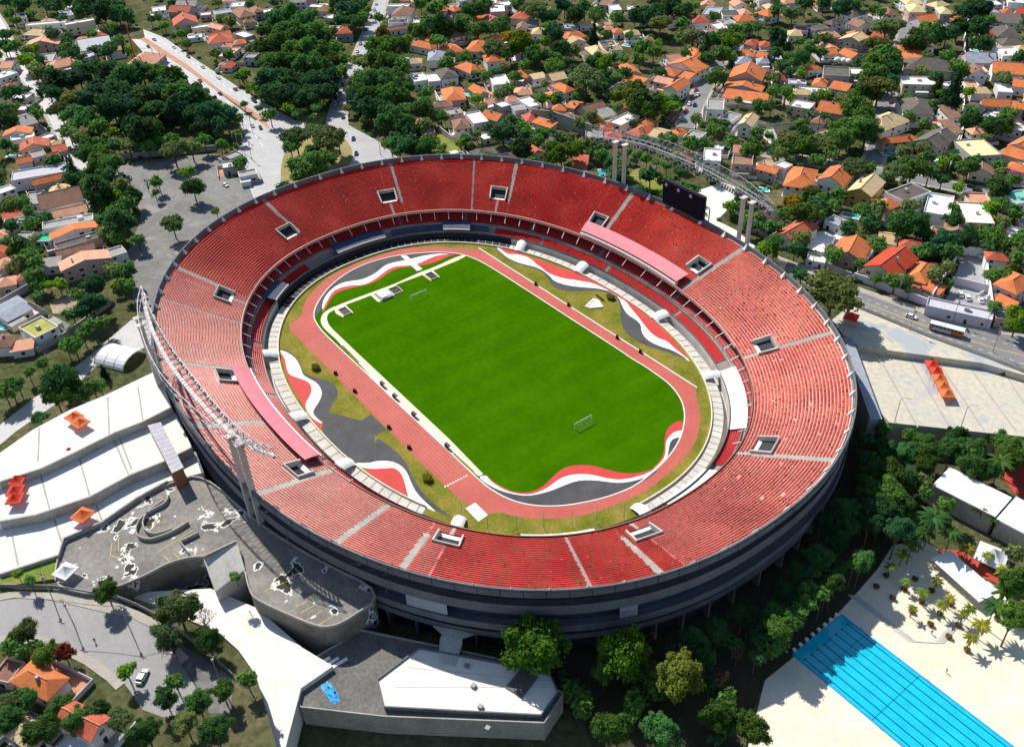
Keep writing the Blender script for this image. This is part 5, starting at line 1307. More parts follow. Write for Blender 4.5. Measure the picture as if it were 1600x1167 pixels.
(-381.7,123.9,8,7.4,15.2,'m'),
(-385.0,98.3,8,8.6,17.2,'m'),
(-373.1,86.3,8,7.2,14.8,'m'),
(-356.5,93.1,8,9.4,18.7,'m'),
(-345.1,95.8,8,9.3,18.5,'m'),
(-338.5,103.2,8,9.3,18.4,'m'),
(-330.4,108.1,8,6.9,14.3,'m'),
(-336.1,77.3,8,9.1,18.1,'m'),
(-339.5,69.5,8,8.0,16.1,'m'),
(-321.1,80.3,8,8.9,17.8,'m'),
(-314.0,88.1,8,8.9,17.7,'m'),
(-308.7,94.4,8,7.7,15.7,'m'),
(-306.1,102.2,8,6.6,13.8,'m'),
(-302.6,57.0,8,9.6,19.0,'m'),
(-301.4,67.1,8,8.6,17.2,'m'),
(-289.4,72.1,8,8.5,17.0,'m'),
(-283.3,78.9,8,8.4,17.0,'m'),
(-283.3,87.6,8,7.4,15.2,'m'),
(-283.9,95.8,8,6.4,13.4,'m'),
(-267.6,84.6,8,6.2,13.1,'m'),
(-278.3,37.3,8,5.1,11.1,'m'),
(-261.2,107.3,8,9.4,18.6,'m'),
(-256.1,113.3,8,8.3,16.8,'m'),
(-250.1,116.3,8,6.2,13.1,'m'),
(-239.4,87.8,8,9.0,17.9,'m'),
(-233.6,94.2,8,8.9,17.8,'m'),
(-230.9,101.3,8,8.0,16.1,'m'),
(-221.4,100.7,8,5.9,12.5,'m'),
(-230.3,75.8,8,6.8,14.1,'m'),
(-216.5,76.5,8,8.6,17.2,'m'),
(-213.0,84.0,8,8.6,17.2,'m'),
(-214.8,93.3,8,5.8,12.3,'m'),
(-185.0,71.1,8,8.1,16.4,'m'),
(-184.9,64.8,8,6.3,13.2,'m'),
(-175.5,72.2,8,7.1,14.7,'m'),
(-184.0,89.0,8,7.3,15.0,'m'),
(-191.4,84.1,8,5.5,11.9,'m'),
(-152.8,55.2,8,6.8,14.0,'m'),
(-145.2,66.7,8,5.1,11.1,'m'),
(-160.7,54.9,8,4.3,9.7,'m'),
(-353.4,149.5,8,6.1,12.8,'m'),
(-293.3,124.8,8,7.7,15.7,'m'),
(-285.6,128.7,8,7.7,15.6,'m'),
(-280.7,134.1,8,7.7,15.6,'m'),
(-285.7,124.8,8,5.5,11.8,'m'),
(-330.8,194.6,8,7.3,15.0,'m'),
(-354.8,197.7,8,6.3,13.2,'m'),
(-347.1,212.2,8,5.0,11.0,'m'),
(-308.5,211.0,8,8.4,17.0,'m'),
(-302.2,197.0,8,5.9,12.5,'m'),
(-292.3,174.1,8,9.2,18.3,'m'),
(-295.2,167.9,8,8.0,16.3,'m'),
(-302.6,160.3,8,6.9,14.3,'m'),
(-275.3,191.5,8,8.0,16.1,'m'),
(-271.4,198.2,8,6.8,14.1,'m'),
(-272.6,209.7,8,6.9,14.3,'m'),
(-319.0,229.8,8,6.2,13.0,'m'),
(-274.6,158.7,8,6.6,13.8,'m'),
(-240.5,158.0,8,5.3,11.5,'m'),
(-229.2,177.8,8,5.3,11.5,'m'),
(-238.5,141.7,8,5.2,11.3,'m'),
(-218.2,147.9,8,3.1,7.6,'m'),
(-181.7,145.0,8,4.8,10.7,'m'),
(-174.1,96.9,8,2.7,7.0,'m'),
(-267.3,100.6,8,9.4,18.7,'o'),
(-247.5,83.2,8,6.0,12.8,'o'),
(-236.1,175.6,8,8.5,17.1,'o'),
(-194.6,19.2,8,7.9,16.1,'o'),
(-177.9,29.4,8,9.5,18.8,'o'),
(-194.8,31.3,8,7.1,14.6,'o'),
(-307.4,138.0,8,6.8,14.1,'y'),
(-253.9,200.9,8,5.6,12.0,'y'),
(-189.3,13.3,8,5.2,11.3,'m'),
(-180.3,35.6,8,5.2,11.4,'m'),
(-178.5,19.7,8,5.2,11.2,'m'),
(-152.1,6.1,8,10.5,20.6,'m'),
(-163.9,19.4,8,5.9,12.4,'m'),
(-156.6,3.2,8,5.7,12.2,'m'),
(-237.9,24.9,8,4.8,10.5,'m'),
(-255.5,26.3,8,2.9,7.4,'m'),
(-161.8,66.5,8,4.3,14.8,'c'),
(-225.7,38.6,8,3.8,10.3,'p'),
(-224.7,46.5,8,3.8,10.3,'p'),
(-226.1,35.1,8,3.3,9.2,'p'),
(-216.0,39.8,8,3.2,9.1,'p'),
(-329.6,185.6,8,3.6,10.0,'p')]
# ---------------------------------------------------------------- ground
CX, CY, NN = -1.6, -3.9, 2.22
RIM = (134.0, 106.4); BB = (104.6, 79.0); GG = (91.8, 67.0); ZB, ZT = 10.0, 22.0
def se(a, b, t):
    c, s = math.cos(t), math.sin(t)
    return (CX+a*math.copysign(abs(c)**(2/NN), c), CY+b*math.copysign(abs(s)**(2/NN), s))
def up(t, s): return se(BB[0]+(RIM[0]-BB[0])*s, BB[1]+(RIM[1]-BB[1])*s, t)          # upper tier plan
def lo(t, q): return se(GG[0]+(BB[0]-GG[0])*q, GG[1]+(BB[1]-GG[1])*q, t)            # lower ring plan
def su(x, y, k=1): return (abs((x-CX)/(RIM[0]*k))**NN+abs((y-CY)/(RIM[1]*k))**NN)
lr, ll = PTS['lowzone_r'][1], PTS['lowzone_l'][1]
LOW = [(0, 0)]+lr+[(900, 420), (900, -900), (-200, -900)]+[(ll[-1][0]-30, ll[-1][1]-400)]+ll[::-1]
def gh(x, y):
    if su(x, y, .95) < 1: return -6
    return -4.05 if inside(x, y, LOW) else 7.98
g = MB(); xs = list(range(-1500, -760, 60))+list(range(-760, 340, 4))+list(range(340, 900, 60)); ys = list(range(-900, -340, 60))+list(range(-340, 700, 4))+list(range(700, 1500, 60))
g.v = [(x, y, gh(x, y)) for x in xs for y in ys]; ny = len(ys)
g.f = [(i*ny+j, (i+1)*ny+j, (i+1)*ny+j+1, i*ny+j+1) for i in range(len(xs)-1) for j in range(ny-1)]
struct('ground', g, 'ground')
_lay = [0]
def sheet(name, key, m, dz=.03, sm=0, kids=None):
    z, pts = POLY[key]; return struct(name, MB().poly(smooth(pts, sm, True) if sm else pts, z+dz), m)
sheet('parking_lot', 'parking_lot', 'asphalt_lot', .030, 1)
sheet('avenue', 'avenue_left', 'asphalt_light', .034); sheet('avenue', 'avenue_right', 'asphalt_light', .038)
sheet('road_junction', 'junction', 'asphalt_light', .042); sheet('road_fork', 'road_fork', 'asphalt_light', .046)
sheet('avenue', 'left_avenue', 'asphalt_light', .050)
struct('avenue_median', MB().prism(POLY['avenue_median'][1], 7.9, 8.16), 'brickpath')
struct('traffic_island', MB().prism(smooth(POLY['round_island'][1], 2, True), 7.9, 8.2), 'lawn_dry')
struct('traffic_island', MB().prism(smooth(POLY['small_island'][1], 1, True), 7.9, 8.2), 'lawn')
sheet('main_road', 'right_road', 'asphalt', .034)
struct('pavement', MB().prism(POLY['right_sidewalk'][1], 7.9, 8.15), 'pavement')
for k, (nm, key) in enumerate((('lane', 'west_lane'), ('road', 'north_road'), ('street', 'cul_de_sac'), ('street', 'cross_street'), ('street', 'hill_street'), ('street', 'corner_street'))):
    z, wd, pts = LINE[key]; pts = smooth(pts, 2)
    struct(nm, MB().ribbon(pts, z+.054+.004*k, wd), 'asphalt_light' if k in (0, 1, 5) else 'asphalt')
    for sgn in (-1, 1):
        struct('pavement', MB().wall(offset(pts, sgn*(wd/2+.9)), 7.9, 8.14, 1.8), 'pavement')
for key, m in (('lot_white', 'white'), ('lot_cars', 'asphalt_light'), ('grass_lot', 'lawn'), ('grass_lot2', 'lawn'), ('yard_white', 'plaza_white'), ('dirt_lot', 'dirt'), ('path_lot', 'asphalt_lot')):
    sheet({'lot_white': 'yard', 'lot_cars': 'car_park', 'yard_white': 'yard', 'dirt_lot': 'dirt_path', 'path_lot': 'path'}.get(key, 'lawn'), key, m, .09)
# road paint on the main road
rr = POLY['right_road'][1]; top = rr[:8]; bot = rr[8:][::-1]
def lerp(a, b, k): return (a[0]+(b[0]-a[0])*k, a[1]+(b[1]-a[1])*k)
def resample(pts, n):
    L = [0]
    for i in range(1, len(pts)): L.append(L[-1]+math.dist(pts[i-1], pts[i]))
    o = []; j = 0
    for i in range(n):
        d = L[-1]*i/(n-1)
        while j < len(L)-2 and L[j+1] < d: j += 1
        o.append(lerp(pts[j], pts[j+1], (d-L[j])/(L[j+1]-L[j] or 1)))
    return o
ta, ba = resample(top, 60), resample(bot, 60)
for nm, k, dash, c in (('lane_line', .27, 1, 'paint_white'), ('centre_line', .49, 0, 'yellow'), ('centre_line', .52, 0, 'yellow'), ('lane_line', .75, 1, 'paint_white')):
    ln = [lerp(a, b, k) for a, b in zip(ta, ba)]; mb = MB()
    for i in range(0, 59):
        if dash and i % 2: continue
        mb.ribbon([ln[i], lerp(ln[i], ln[i+1], .99 if not dash else .9)], 8.04, .16)
    struct(nm, mb, c)
ML = resample(POLY['avenue_median'][1][:5], 40); AL = resample(POLY['avenue_left'][1][:6], 40); ar = POLY['avenue_right'][1]; MR = resample(ar[:4], 40); AR = resample(ar[6:][::-1], 40)
AVC = []
for e, f in ((ML, AL), (MR, AR)):
    c = [lerp(a, b, .5) for a, b in zip(e, f)]; AVC.append(c); mb = MB()
    for i in range(0, 39, 2): mb.ribbon([c[i], c[i+1]], 8.058, .3)
    struct('lane_line', mb, 'paint_white')
# ---------------------------------------------------------------- terraces, deck and streets west of the stadium
def block(name, key, m, z0=-4.2, dz=0.0): z, pts = POLY[key]; return struct(name, MB().prism(pts, z0, z+dz), m)
block('terrace', 'terrace_top', 'plaza_white', 4, .06)
for key in ('terrace_top', 'terrace_mid', 'terrace_low'):
    z, pts = POLY[key]; e = pts[7:13] if key == 'terrace_top' else pts[8:15] if key == 'terrace_mid' else pts[9:15]; struct('retaining_wall', MB().wall(e, z-4, z+.5, .6), 'concrete')
_ = 0; block('terrace', 'terrace_mid', 'plaza_white'); block('terrace', 'terrace_low', 'plaza_white')
block('grass_bank', 'grass_bank', 'lawn'); block('west_ground', 'west_ground', 'ground')
for w_pts in (POLY['west_street'][1][:9], POLY['west_street'][1][12:20]): struct('pavement', MB().wall(offset(w_pts, 1.2), 9.1, 9.66, 2.4), 'pavement')
sheet('west_forecourt', 'forecourt', 'pavement', .012)
_ = 0; sheet('west_street', 'west_street', 'asphalt', .02, 1); sheet('parking_bays', 'west_bays', 'asphalt_lot', .024)
block('driveway', 'driveway', 'plaza_white'); block('plaza', 'right_plaza', 'plaza_right'); block('plaza_strip', 'upper_strip', 'plaza_right', 5, .05)
block('pool_deck', 'pool_deck', 'sand', -4.5, .02); sheet('garden_soil', 'garden', 'soil', .01); sheet('garden_walk', 'red_walk', 'court_red', .035, 1); sheet('sports_court', 'court', 'court_red', .03); sheet('sports_court', 'court_blue', 'court_blue', .034)
# joint lines on terraces (expansion joints, drains)
def joints(key, n, m, wd=.5, z=None, a=0, b=1, nm='drain_line'):
    zz, pts = POLY[key]
    return zz
def seg(nm, z, pts, wd, m): return struct(nm, MB().ribbon(pts, z, wd), m)
for a, b, z in JOINTS: seg('joint_line', z, [a, b], .5, 'pavement')
dk = empty('parking_deck', (40, -125, 10)); tag(dk, 'stained concrete rooftop parking deck with curved ramp beside the stadium', 'parking deck')
def kid(par, name, mb, m):                       # part given in world coordinates
    o = obj(name, mb, m); o.parent = par; o.matrix_parent_inverse = par.matrix_basis.inverted() if False else Matrix.LocRotScale(par.location, par.rotation_euler, None).inverted(); return o
dp = POLY['deck'][1]; n = len(dp)
dks = smooth(dp, 2, True)
kid(dk, 'slab', MB().prism(dks, -4.2, 10.02), 'deck')
kid(dk, 'parapet', MB().wall(dks+[dks[0]], 10.0, 10.9, .35), 'concrete')
for key in ('spiral_outer', 'spiral_mid', 'deck_wall_in'): kid(dk, 'ramp_wall', MB().wall(smooth(LINE[key][2], 2) if key[0] == 's' else LINE[key][2], 10.0, 11.3, .35), 'concrete')
tw = POLY['ramp_tower'][1]; T0, T1, T2, T3 = tw      # sloped ramp housing: high along the deck, low towards the drive
kid(dk, 'ramp_housing', MB().add([(*T0, -4.2), (*T1, -4.2), (*T2, -4.2), (*T3, -4.2), (*T0, 12.6), (*T1, 13.6), (*T2, 10.6), (*T3, 9.0)], [(4, 5, 6), (4, 6, 7), (0, 1, 5, 4), (1, 2, 6, 5), (2, 3, 7, 6), (3, 0, 4, 7)]), 'concrete_pale')
kid(dk, 'housing_rim', MB().wall([lerp(T0, T1, .02), lerp(T0, T1, .98)], 12.2, 13.9, .5), 'concrete')
for a, b in BAYS: kid(dk, 'bay_line', MB().ribbon([a, b], 10.04, .17), 'yellow')
# ---------------------------------------------------------------- playing field
struct('verge', MB().poly([lo(2*PI*i/240, 0) for i in range(240)], 0), 'verge')
sheet('running_track', 'track_outer', 'track', .006, 1)
tin = smooth(POLY['track_inner'][1], 2, True)
struct('football_pitch', MB().poly(tin, .012), 'pitch')
struct('track_kerb', MB().wall(tin+[tin[0]], .012, .07, .35), 'paint_white')
ro = POLY['track_outer'][1][17:22]; struct('track_kerb', MB().wall(offset(ro, .2), 0, .08, .4), 'paint_white')
lv = .018
for grp in ('far', 'left', 'left2', 'right', 'near', 'east'):
    for c in ('black', 'white', 'red'):
        key = grp+'_'+c; lv += .0005
        struct('painted_wave', MB().poly(smooth(POLY[key][1], 1, True), lv), 'paint_'+c)
sheet('grey_apron', 'gray_fan', 'paint_black', .016)
sheet('cross_path', 'cross_path', 'paint_white', .034); sheet('service_path', 'cream_path', 'cream', .030, 1)
for k in ('pad_left', 'pad_mid', 'pad_right'): sheet('pit_surround', k, 'cream', .033+.001*len(k))
for k in ('side_grass', 'side_grass2'): sheet('side_grass', k, 'verge', .052)
sheet('white_mat', 'white_mat', 'paint_white', .02)
sd_ = MB()
for k in range(9): q = lerp(START[0], START[1], k/8.); sd_.box(q[0], q[1], .008, .55, .55, .006, .2)
struct('start_marks', sd_, 'paint_white')
for k in range(1, 8):
    q0, q1 = lerp(POLY['track_outer'][1][-4], POLY['track_inner'][1][-4], k/8.), None
    yk = -42.2-1.22*k; struct('lane_line', MB().ribbon([(-52, yk), (44, yk)], .0075, .06), 'pinkline')
# ---------------------------------------------------------------- stadium bowl
ST = empty('stadium', (CX, CY, 0)); tag(ST, 'huge oval football stadium with red seats around a green pitch', 'stadium')
def part(name, mb, m, par=ST):
    o = obj(name, mb, m); 
    if par is ST: o.parent = ST; o.matrix_parent_inverse = Matrix.Translation((-CX, -CY, 0))
    else: o.parent = par; o.matrix_parent_inverse = Matrix.Identity(4)
    return o
NR = 28; SMAX = .965
def zrow(i): return ZB+(ZT-ZB)*(i+.0)/NR
VO = []
for t, s in VOM:
    a = up(t-.01, s); b = up(t+.01, s); dt = .02/math.dist(a, b)
    r0 = int((s-.10)/SMAX*NR); VO.append((t, 4.0*dt, r0, r0+6))
def ss(a, b, x): k = max(0, min(1, (x-a)/(b-a))); return k*k*(3-2*k)
def wrap(a): return (a+PI) % (2*PI)-PI
def in_vom(t, i):
    for vt, hw, r0, r1 in VO:
        if r0 <= i < r1 and abs(wrap(t-vt)) < hw: return True
    return False
ais = sorted((wrap(t), wd, s0, s1) for t, wd, s0, s1 in AIS)
NT = 720
def aisle_at(t, i):
    s = i/NR
    for at, wd, s0, s1 in ais:
        if abs(wrap(t-at)) < wd/2*1.0/118 and s0 <= s <= s1: return True
    return False
bounds = [a[0] for a in ais]
for k in range(len(bounds)):
    t0 = bounds[k]; t1 = bounds[(k+1) % len(bounds)]
    if t1 <= t0: t1 += 2*PI
    n = max(4, int((t1-t0)/(2*PI)*NT)); tt = [t0+(t1-t0)*j/n for j in range(n+1)]
    # split at vomitory sides so that openings have clean edges
    for vt, hw, r0, r1 in VO:
        for e in (vt-hw, vt+hw):
            for kk in (-2*PI, 0, 2*PI):
                if t0 < e+kk < t1: tt.append(e+kk)
    tt = sorted(set(round(x, 6) for x in tt)); mb = MB()
    for i in range(NR):
        s0, s1 = i/NR*SMAX, (i+1)/NR*SMAX; z0, z1 = zrow(i), zrow(i+1)
        A = [up(t, s0) for t in tt]; B = [up(t, s1) for t in tt]; m_ = len(tt); b0 = len(mb.v)
        mb.v += [(q[0], q[1], z0) for q in A]+[(q[0], q[1], z0) for q in B]+[(q[0], q[1], z1) for q in B]
        for j in range(m_-1):
            tm = (tt[j]+tt[j+1])/2
            if in_vom(tm, i): continue
            mb.f += [(b0+j, b0+m_+j, b0+m_+j+1, b0+j+1), (b0+m_+j, b0+2*m_+j, b0+2*m_+j+1, b0+m_+j+1)]
    tmid = wrap((t0+t1)/2); blk = part('terrace_block', mb, 'terrace_pale' if -2.25 < tmid < -1.05 else 'terrace_mid' if (-.1 < tmid < 1.4 or -1.05 <= tmid < -.86 or -2.5 < tmid < -2.2) else 'terrace')
    # seats of this block: pan, front lip and back for each seat
    sv = []; sf = []; tints = []; tm = wrap((t0+t1)/2)
    for i in range(NR):
        sm = (i+.62)/NR*SMAX; fine = [t0+(t1-t0)*j/(n*2) for j in range(n*2+1)]
        P = [up(t, sm) for t in fine]; L = [0]
        for j in range(1, len(P)): L.append(L[-1]+math.dist(P[j-1], P[j]))
        d = .3; j = 0; z = zrow(i); gap = 0
        while d < L[-1]-.3:
            while j < len(L)-2 and L[j+1] < d: j += 1
            f = (d-L[j])/(L[j+1]-L[j] or 1); t = fine[j]+(fine[j+1]-fine[j])*f; d += .56
            if in_vom(t, i) or in_vom(t, i-1) or aisle_at(t, i): continue
            tw_ = wrap(t); east = 0 < tw_ < 1.25
            if gap > 0: gap -= 1; continue
            nn_ = noise.noise(Vector((up(t, sm)[0]*.09, up(t, sm)[1]*.09, 3.1)))
            if east and random.random() < .004+.012*max(0, nn_): gap = random.randrange(0, 3); continue
            q = lerp(P[j], P[j+1], f); tx, ty = P[j+1][0]-P[j][0], P[j+1][1]-P[j][1]; l = math.hypot(tx, ty) or 1; tx /= l; ty /= l; nx, ny_ = ty, -tx   # n points outwards
            b0 = len(sv); hw = .268
            for o_, h_ in ((-.22, .18), (-.22, .36), (.16, .34), (.24, .66)):
                for sg in (-hw, hw): sv.append((q[0]+tx*sg+nx*o_, q[1]+ty*sg+ny_*o_, z+h_))
            sf += [(b0, b0+1, b0+3, b0+2), (b0+2, b0+3, b0+5, b0+4), (b0+4, b0+5, b0+7, b0+6)]
            r = random.random(); f_ = (.85+.3*random.random())*(1+.35*nn_); wE = ss(-.55, .45, tw_)*(1-ss(1.15, 1.75, tw_)); wL = ss(-2.7, -2.2, tw_)*(1-ss(-1.25, -.7, tw_)); wN = ss(-1.3, -.9, tw_)*(1-ss(.2, .7, tw_)); fd = max(1, 1+random.random()+2.5*nn_+wE*random.uniform(2.5, 9)+wL*random.uniform(2, 8)+wN*random.uniform(.3, 1.6)); c = (f_, f_*fd*1.1, f_*fd*.95)
            if r < (.018 if east else .008): c = (1.15, 6*random.random()+8, 9+6*random.random())
            elif r < (.08 if east else .02): c = (.35, .6, .6)
            tints.append(c)
    sb = MB(); sb.v = sv; sb.f = sf; me = sb.mesh('seat_rows')
    ca = me.color_attributes.new('tint', 'FLOAT_COLOR', 'POINT'); arr = []
    for c in tints: arr += [c[0], c[1], c[2], 1]*8
    ca.data.foreach_set('color', arr)
    so_ = part('seat_rows', me, 'seat', blk); so_['kind'] = 'stuff'
# stair strips on aisles: half steps of pale concrete
for at, wd, s0, s1 in ais:
    mb = MB(); h = wd/2/118
    for i in range(int(s0*NR), int(s1*NR)):
        if in_vom(at, i): continue
        sa, sb_ = i/NR*SMAX, (i+1)/NR*SMAX
        for e0, e1, hz in ((sa, sb_, .03), ((sa+sb_)/2, sb_, .2)):
            q = [up(at-h, e0), up(at+h, e0), up(at+h, e1), up(at-h, e1)]
            mb.prism(q, zrow(i)-.05, zrow(i)+hz)
    part('stair', mb, 'concrete' if wd > 1.4 else 'terrace_dark')
# vomitories
for vt, hw, r0, r1 in VO:
    s0, s1 = r0/NR*SMAX, r1/NR*SMAX; z = zrow(r0)-.3
    q = [up(vt-hw, s0), up(vt+hw, s0), up(vt+hw, s1), up(vt-hw, s1)]
    fl = part('vomitory_floor', MB().prism(q, z-.6, z), 'white')
    e = .28/118
    for a in (vt-hw+e, vt+hw-e):
        mb = MB()
        A, B = up(a-e, s0-.004), up(a+e, s0-.004); C, D = up(a+e, s1+.01), up(a-e, s1+.01)
        za, zb = zrow(r0)+1.0, zrow(r1)+1.0
        mb.add([(*A, z-.3), (*B, z-.3), (*C, z-.3), (*D, z-.3), (*A, za), (*B, za), (*C, zb), (*D, zb)], [(4, 5, 6, 7), (0, 1, 5, 4), (1, 2, 6, 5), (2, 3, 7, 6), (3, 0, 4, 7)])
        part('vomitory_wall', mb, 'concrete_pale')
    A, B = up(vt-hw, s1-.004), up(vt+hw, s1-.004); A2, B2 = up(vt-hw, s1+.012), up(vt+hw, s1+.012); zt = zrow(r1)+.9
    part('vomitory_back', MB().add([(*A, z+2.2), (*B, z+2.2), (*B2, z+2.2), (*A2, z+2.2), (*A, zt), (*B, zt), (*B2, zt), (*A2, zt)], [(3, 2, 1, 0), (4, 5, 6, 7), (0, 1, 5, 4), (2, 3, 7, 6)]), 'concrete')
    part('vomitory_door', MB().add([(*A2, z), (*B2, z), (*B2, z+2.2), (*A2, z+2.2)], [(0, 1, 2, 3)]), 'ext_dark')
# rings: a closed profile swept round the oval; fn(t, k) -> plan
def ring(name, prof, m, t0=0, t1=2*PI, n=360, close=True, fn=up):
    full = t1-t0 > 6.28; n = max(3, int(n*(t1-t0)/(2*PI))); c = n if full else n+1; mb = MB(); P = len(prof)
    for i in range(c):
        t = t0+(t1-t0)*i/n
        for s, z in prof: mb.v.append((*fn(t, s), z))
    for i in range(n):
        a = i*P; b = ((i+1) % c)*P
        for j in range(P if close else P-1): mb.f.append((a+j, b+j, b+(j+1) % P, a+(j+1) % P))
    if not full and close: mb.f += [tuple(range(P))[::-1], tuple(range((c-1)*P, c*P))]
    return part(name, mb, m)
ring('rim_walkway', [(SMAX-.001, 22.0), (1.0, 22.02), (1.0, 21.2), (SMAX, 21.2)], 'terrace_dark')
ring('rim_kerb', [(.962, 22.0), (.962, 22.35), (.970, 22.35), (.970, 22.0)], 'offwhite', -1.35, 1.0)
ring('rim_parapet', [(.988, 21.5), (.988, 23.9), (1.004, 23.9), (1.004, 21.0)], 'ext_wall')
for a_, b_, m1, m2 in ((-1.25, .95, 'ext_dark', 'wall_brick'), (.95, 2*PI-1.25, 'pinkwall', 'wall_pinkish')):  # near parapet dark: a black shadow line put into its colour
    ring('front_parapet', [(-.016, 9.2), (-.016, 10.35), (-.006, 10.35), (-.006, 9.2)], m1, a_, b_)
    ring('front_rail', [(-.017, 10.35), (-.017, 10.45), (-.005, 10.45), (-.005, 10.35)], m2, a_, b_)
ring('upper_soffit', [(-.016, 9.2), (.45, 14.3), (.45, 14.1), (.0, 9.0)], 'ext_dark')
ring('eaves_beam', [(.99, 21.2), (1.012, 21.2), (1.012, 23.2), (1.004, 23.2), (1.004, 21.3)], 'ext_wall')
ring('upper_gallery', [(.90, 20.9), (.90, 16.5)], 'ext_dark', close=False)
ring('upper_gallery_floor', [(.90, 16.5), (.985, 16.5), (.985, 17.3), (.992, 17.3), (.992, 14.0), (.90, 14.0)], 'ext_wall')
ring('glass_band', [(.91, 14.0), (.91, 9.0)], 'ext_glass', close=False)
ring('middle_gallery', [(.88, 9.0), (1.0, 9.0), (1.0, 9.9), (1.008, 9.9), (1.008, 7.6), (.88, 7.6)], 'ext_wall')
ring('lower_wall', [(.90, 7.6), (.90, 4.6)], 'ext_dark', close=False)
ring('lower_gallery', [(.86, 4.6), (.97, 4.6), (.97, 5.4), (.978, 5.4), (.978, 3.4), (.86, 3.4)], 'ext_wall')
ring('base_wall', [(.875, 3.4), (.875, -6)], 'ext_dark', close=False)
for i in range(84):                                # outer piers between the galleries
    t = 2*PI*i/84; a = up(t, .882); b = up(t, .955); ang = math.atan2(b[1]-a[1], b[0]-a[0]); m_ = lerp(a, b, .5)
    part('pier', MB().box(m_[0], m_[1], -6, math.dist(a, b), .7, 9.3, ang), 'ext_wall')
for i in range(120):                               # panel joints of the outer parapet
    t = 2*PI*i/120; a = up(t, 1.0125); part('panel_joint', MB().box(a[0], a[1], 21.15, .12, .12, 2.7), 'ext_dark')
for i in range(72):                                # small white buttresses behind the parapet
    t = 2*PI*(i+.5)/72; a = up(t, .99); c = up(t, .955); ang = math.atan2(a[1]-c[1], a[0]-c[0]); ca_, sa_ = math.cos(ang), math.sin(ang)
    def L_(x, y, z): return (a[0]+ca_*x-sa_*y, a[1]+sa_*x+ca_*y, z)
    mb = MB().add([L_(-1.5, -.75, 22.02), L_(0, -.75, 22.02), L_(0, .75, 22.02), L_(-1.5, .75, 22.02), L_(.1, 0, 24.5)], [(0, 1, 4), (1, 2, 4), (2, 3, 4), (3, 0, 4)])
    part('buttress', mb, 'offwhite')
# lower bowl
TN0, TN1 = -1.02, -.10                             # stretch where the grass runs up to the stand
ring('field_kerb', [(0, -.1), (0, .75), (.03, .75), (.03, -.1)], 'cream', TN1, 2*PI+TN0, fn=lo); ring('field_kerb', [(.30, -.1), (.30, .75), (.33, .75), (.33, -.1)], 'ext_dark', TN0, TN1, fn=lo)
ring('grass_margin', [(-.01, .003), (.31, .02)], 'verge', TN0, TN1, close=False, fn=lo)
AP = [(.03, .04), (.32, .06), (.32, -2.2), (.45, -2.2), (.45, 2.2), (.475, 2.2), (.475, 1.4)]
for a_, b_, m1 in ((TN0, TN1, 'ext_dark'), (TN1, 2.2, 'concrete_pale'), (2.2, 3.75, 'ext_dark'), (3.75, 2*PI+TN0, 'concrete_pale')): ring('moat_apron', AP if a_ != TN0 else [(.33, -.1), (.33, -2.2), (.45, -2.2), (.45, 2.2), (.475, 2.2), (.475, 1.4)], m1, a_, b_, close=False, fn=lo)  # far sector darker: shade in the moat put into its colour
ring('white_panel', [(.40, 2.3), (.40, 3.0), (.60, 3.2), (.60, 2.5)], 'white', -.62, -.33, fn=lo); ring('white_panel', [(.33, 1.2), (.33, 1.6), (1.05, 5.4), (1.05, 5.0)], 'white', -.02, .22, fn=lo)
mb = MB()
for i in range(150):                               # slab joints of the apron as raised ribs
    t = 2*PI*i/150
    if TN0 < wrap(t) < TN1: continue
    a, b = lo(t-.0016, .032), lo(t+.0016, .032); c, d = lo(t+.0016, .318), lo(t-.0016, .318); mb.prism([a, b, c, d], 0, .16)
part('apron_ribs', mb, 'concrete')['kind'] = 'stuff'
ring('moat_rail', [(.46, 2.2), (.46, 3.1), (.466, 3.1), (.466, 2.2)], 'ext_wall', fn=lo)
def tier(nm, q0, q1, z0, z1, rows, m):
    pr = []
    for i in range(rows):
        a = q0+(q1-q0)*i/rows; b = q0+(q1-q0)*(i+1)/rows; z = z0+(z1-z0)*i/rows; zn = z0+(z1-z0)*(i+1)/rows
        pr += [(a, z), (b, z)]
    pr.append((q1, z1)); return ring(nm, pr, m, close=False, fn=lo)
def bench_rows(nm, q0, q1, z0, z1, rows, m, t0, t1):
    mb = MB()
    for i in range(rows):
        q = q0+(q1-q0)*(i+.6)/rows; z = z0+(z1-z0)*i/rows; a = lo(t0, q); n = int((t1-t0)*100/.9)
        for j in range(n):
            ta_ = t0+(t1-t0)*j/n; tb_ = t0+(t1-t0)*(j+.84)/n
            if (j % 40) < 2: continue
            A, B = lo(ta_, q-.035), lo(tb_, q-.035); C, D = lo(tb_, q), lo(ta_, q)
            mb.add([(*A, z+.42), (*B, z+.42), (*C, z+.42), (*D, z+.42), (*C, z+.85), (*D, z+.85), (*A, z+.2), (*B, z+.2)], [(0, 1, 2, 3), (3, 2, 4, 5), (6, 7, 1, 0)])
    o = part(nm, mb, m); o['kind'] = 'stuff'; return o
tier('lower_tier', .475, .80, 1.4, 3.4, 6, 'terrace_dark')
ring('ad_barrier', [(.80, 3.4), (.80, 4.3), (.812, 4.3), (.812, 3.4)], 'concrete', fn=lo)
ring('mid_walkway', [(.812, 3.5), (.88, 3.5), (.88, 4.6), (.892, 4.6), (.892, 4.1)], 'concrete', close=False, fn=lo)
tier('middle_tier', .892, 1.95, 4.1, 8.6, 12, 'terrace_dark')
ring('box_front', [(1.95, 8.2), (1.95, 14.0)], 'ext_dark', close=False, fn=lo)
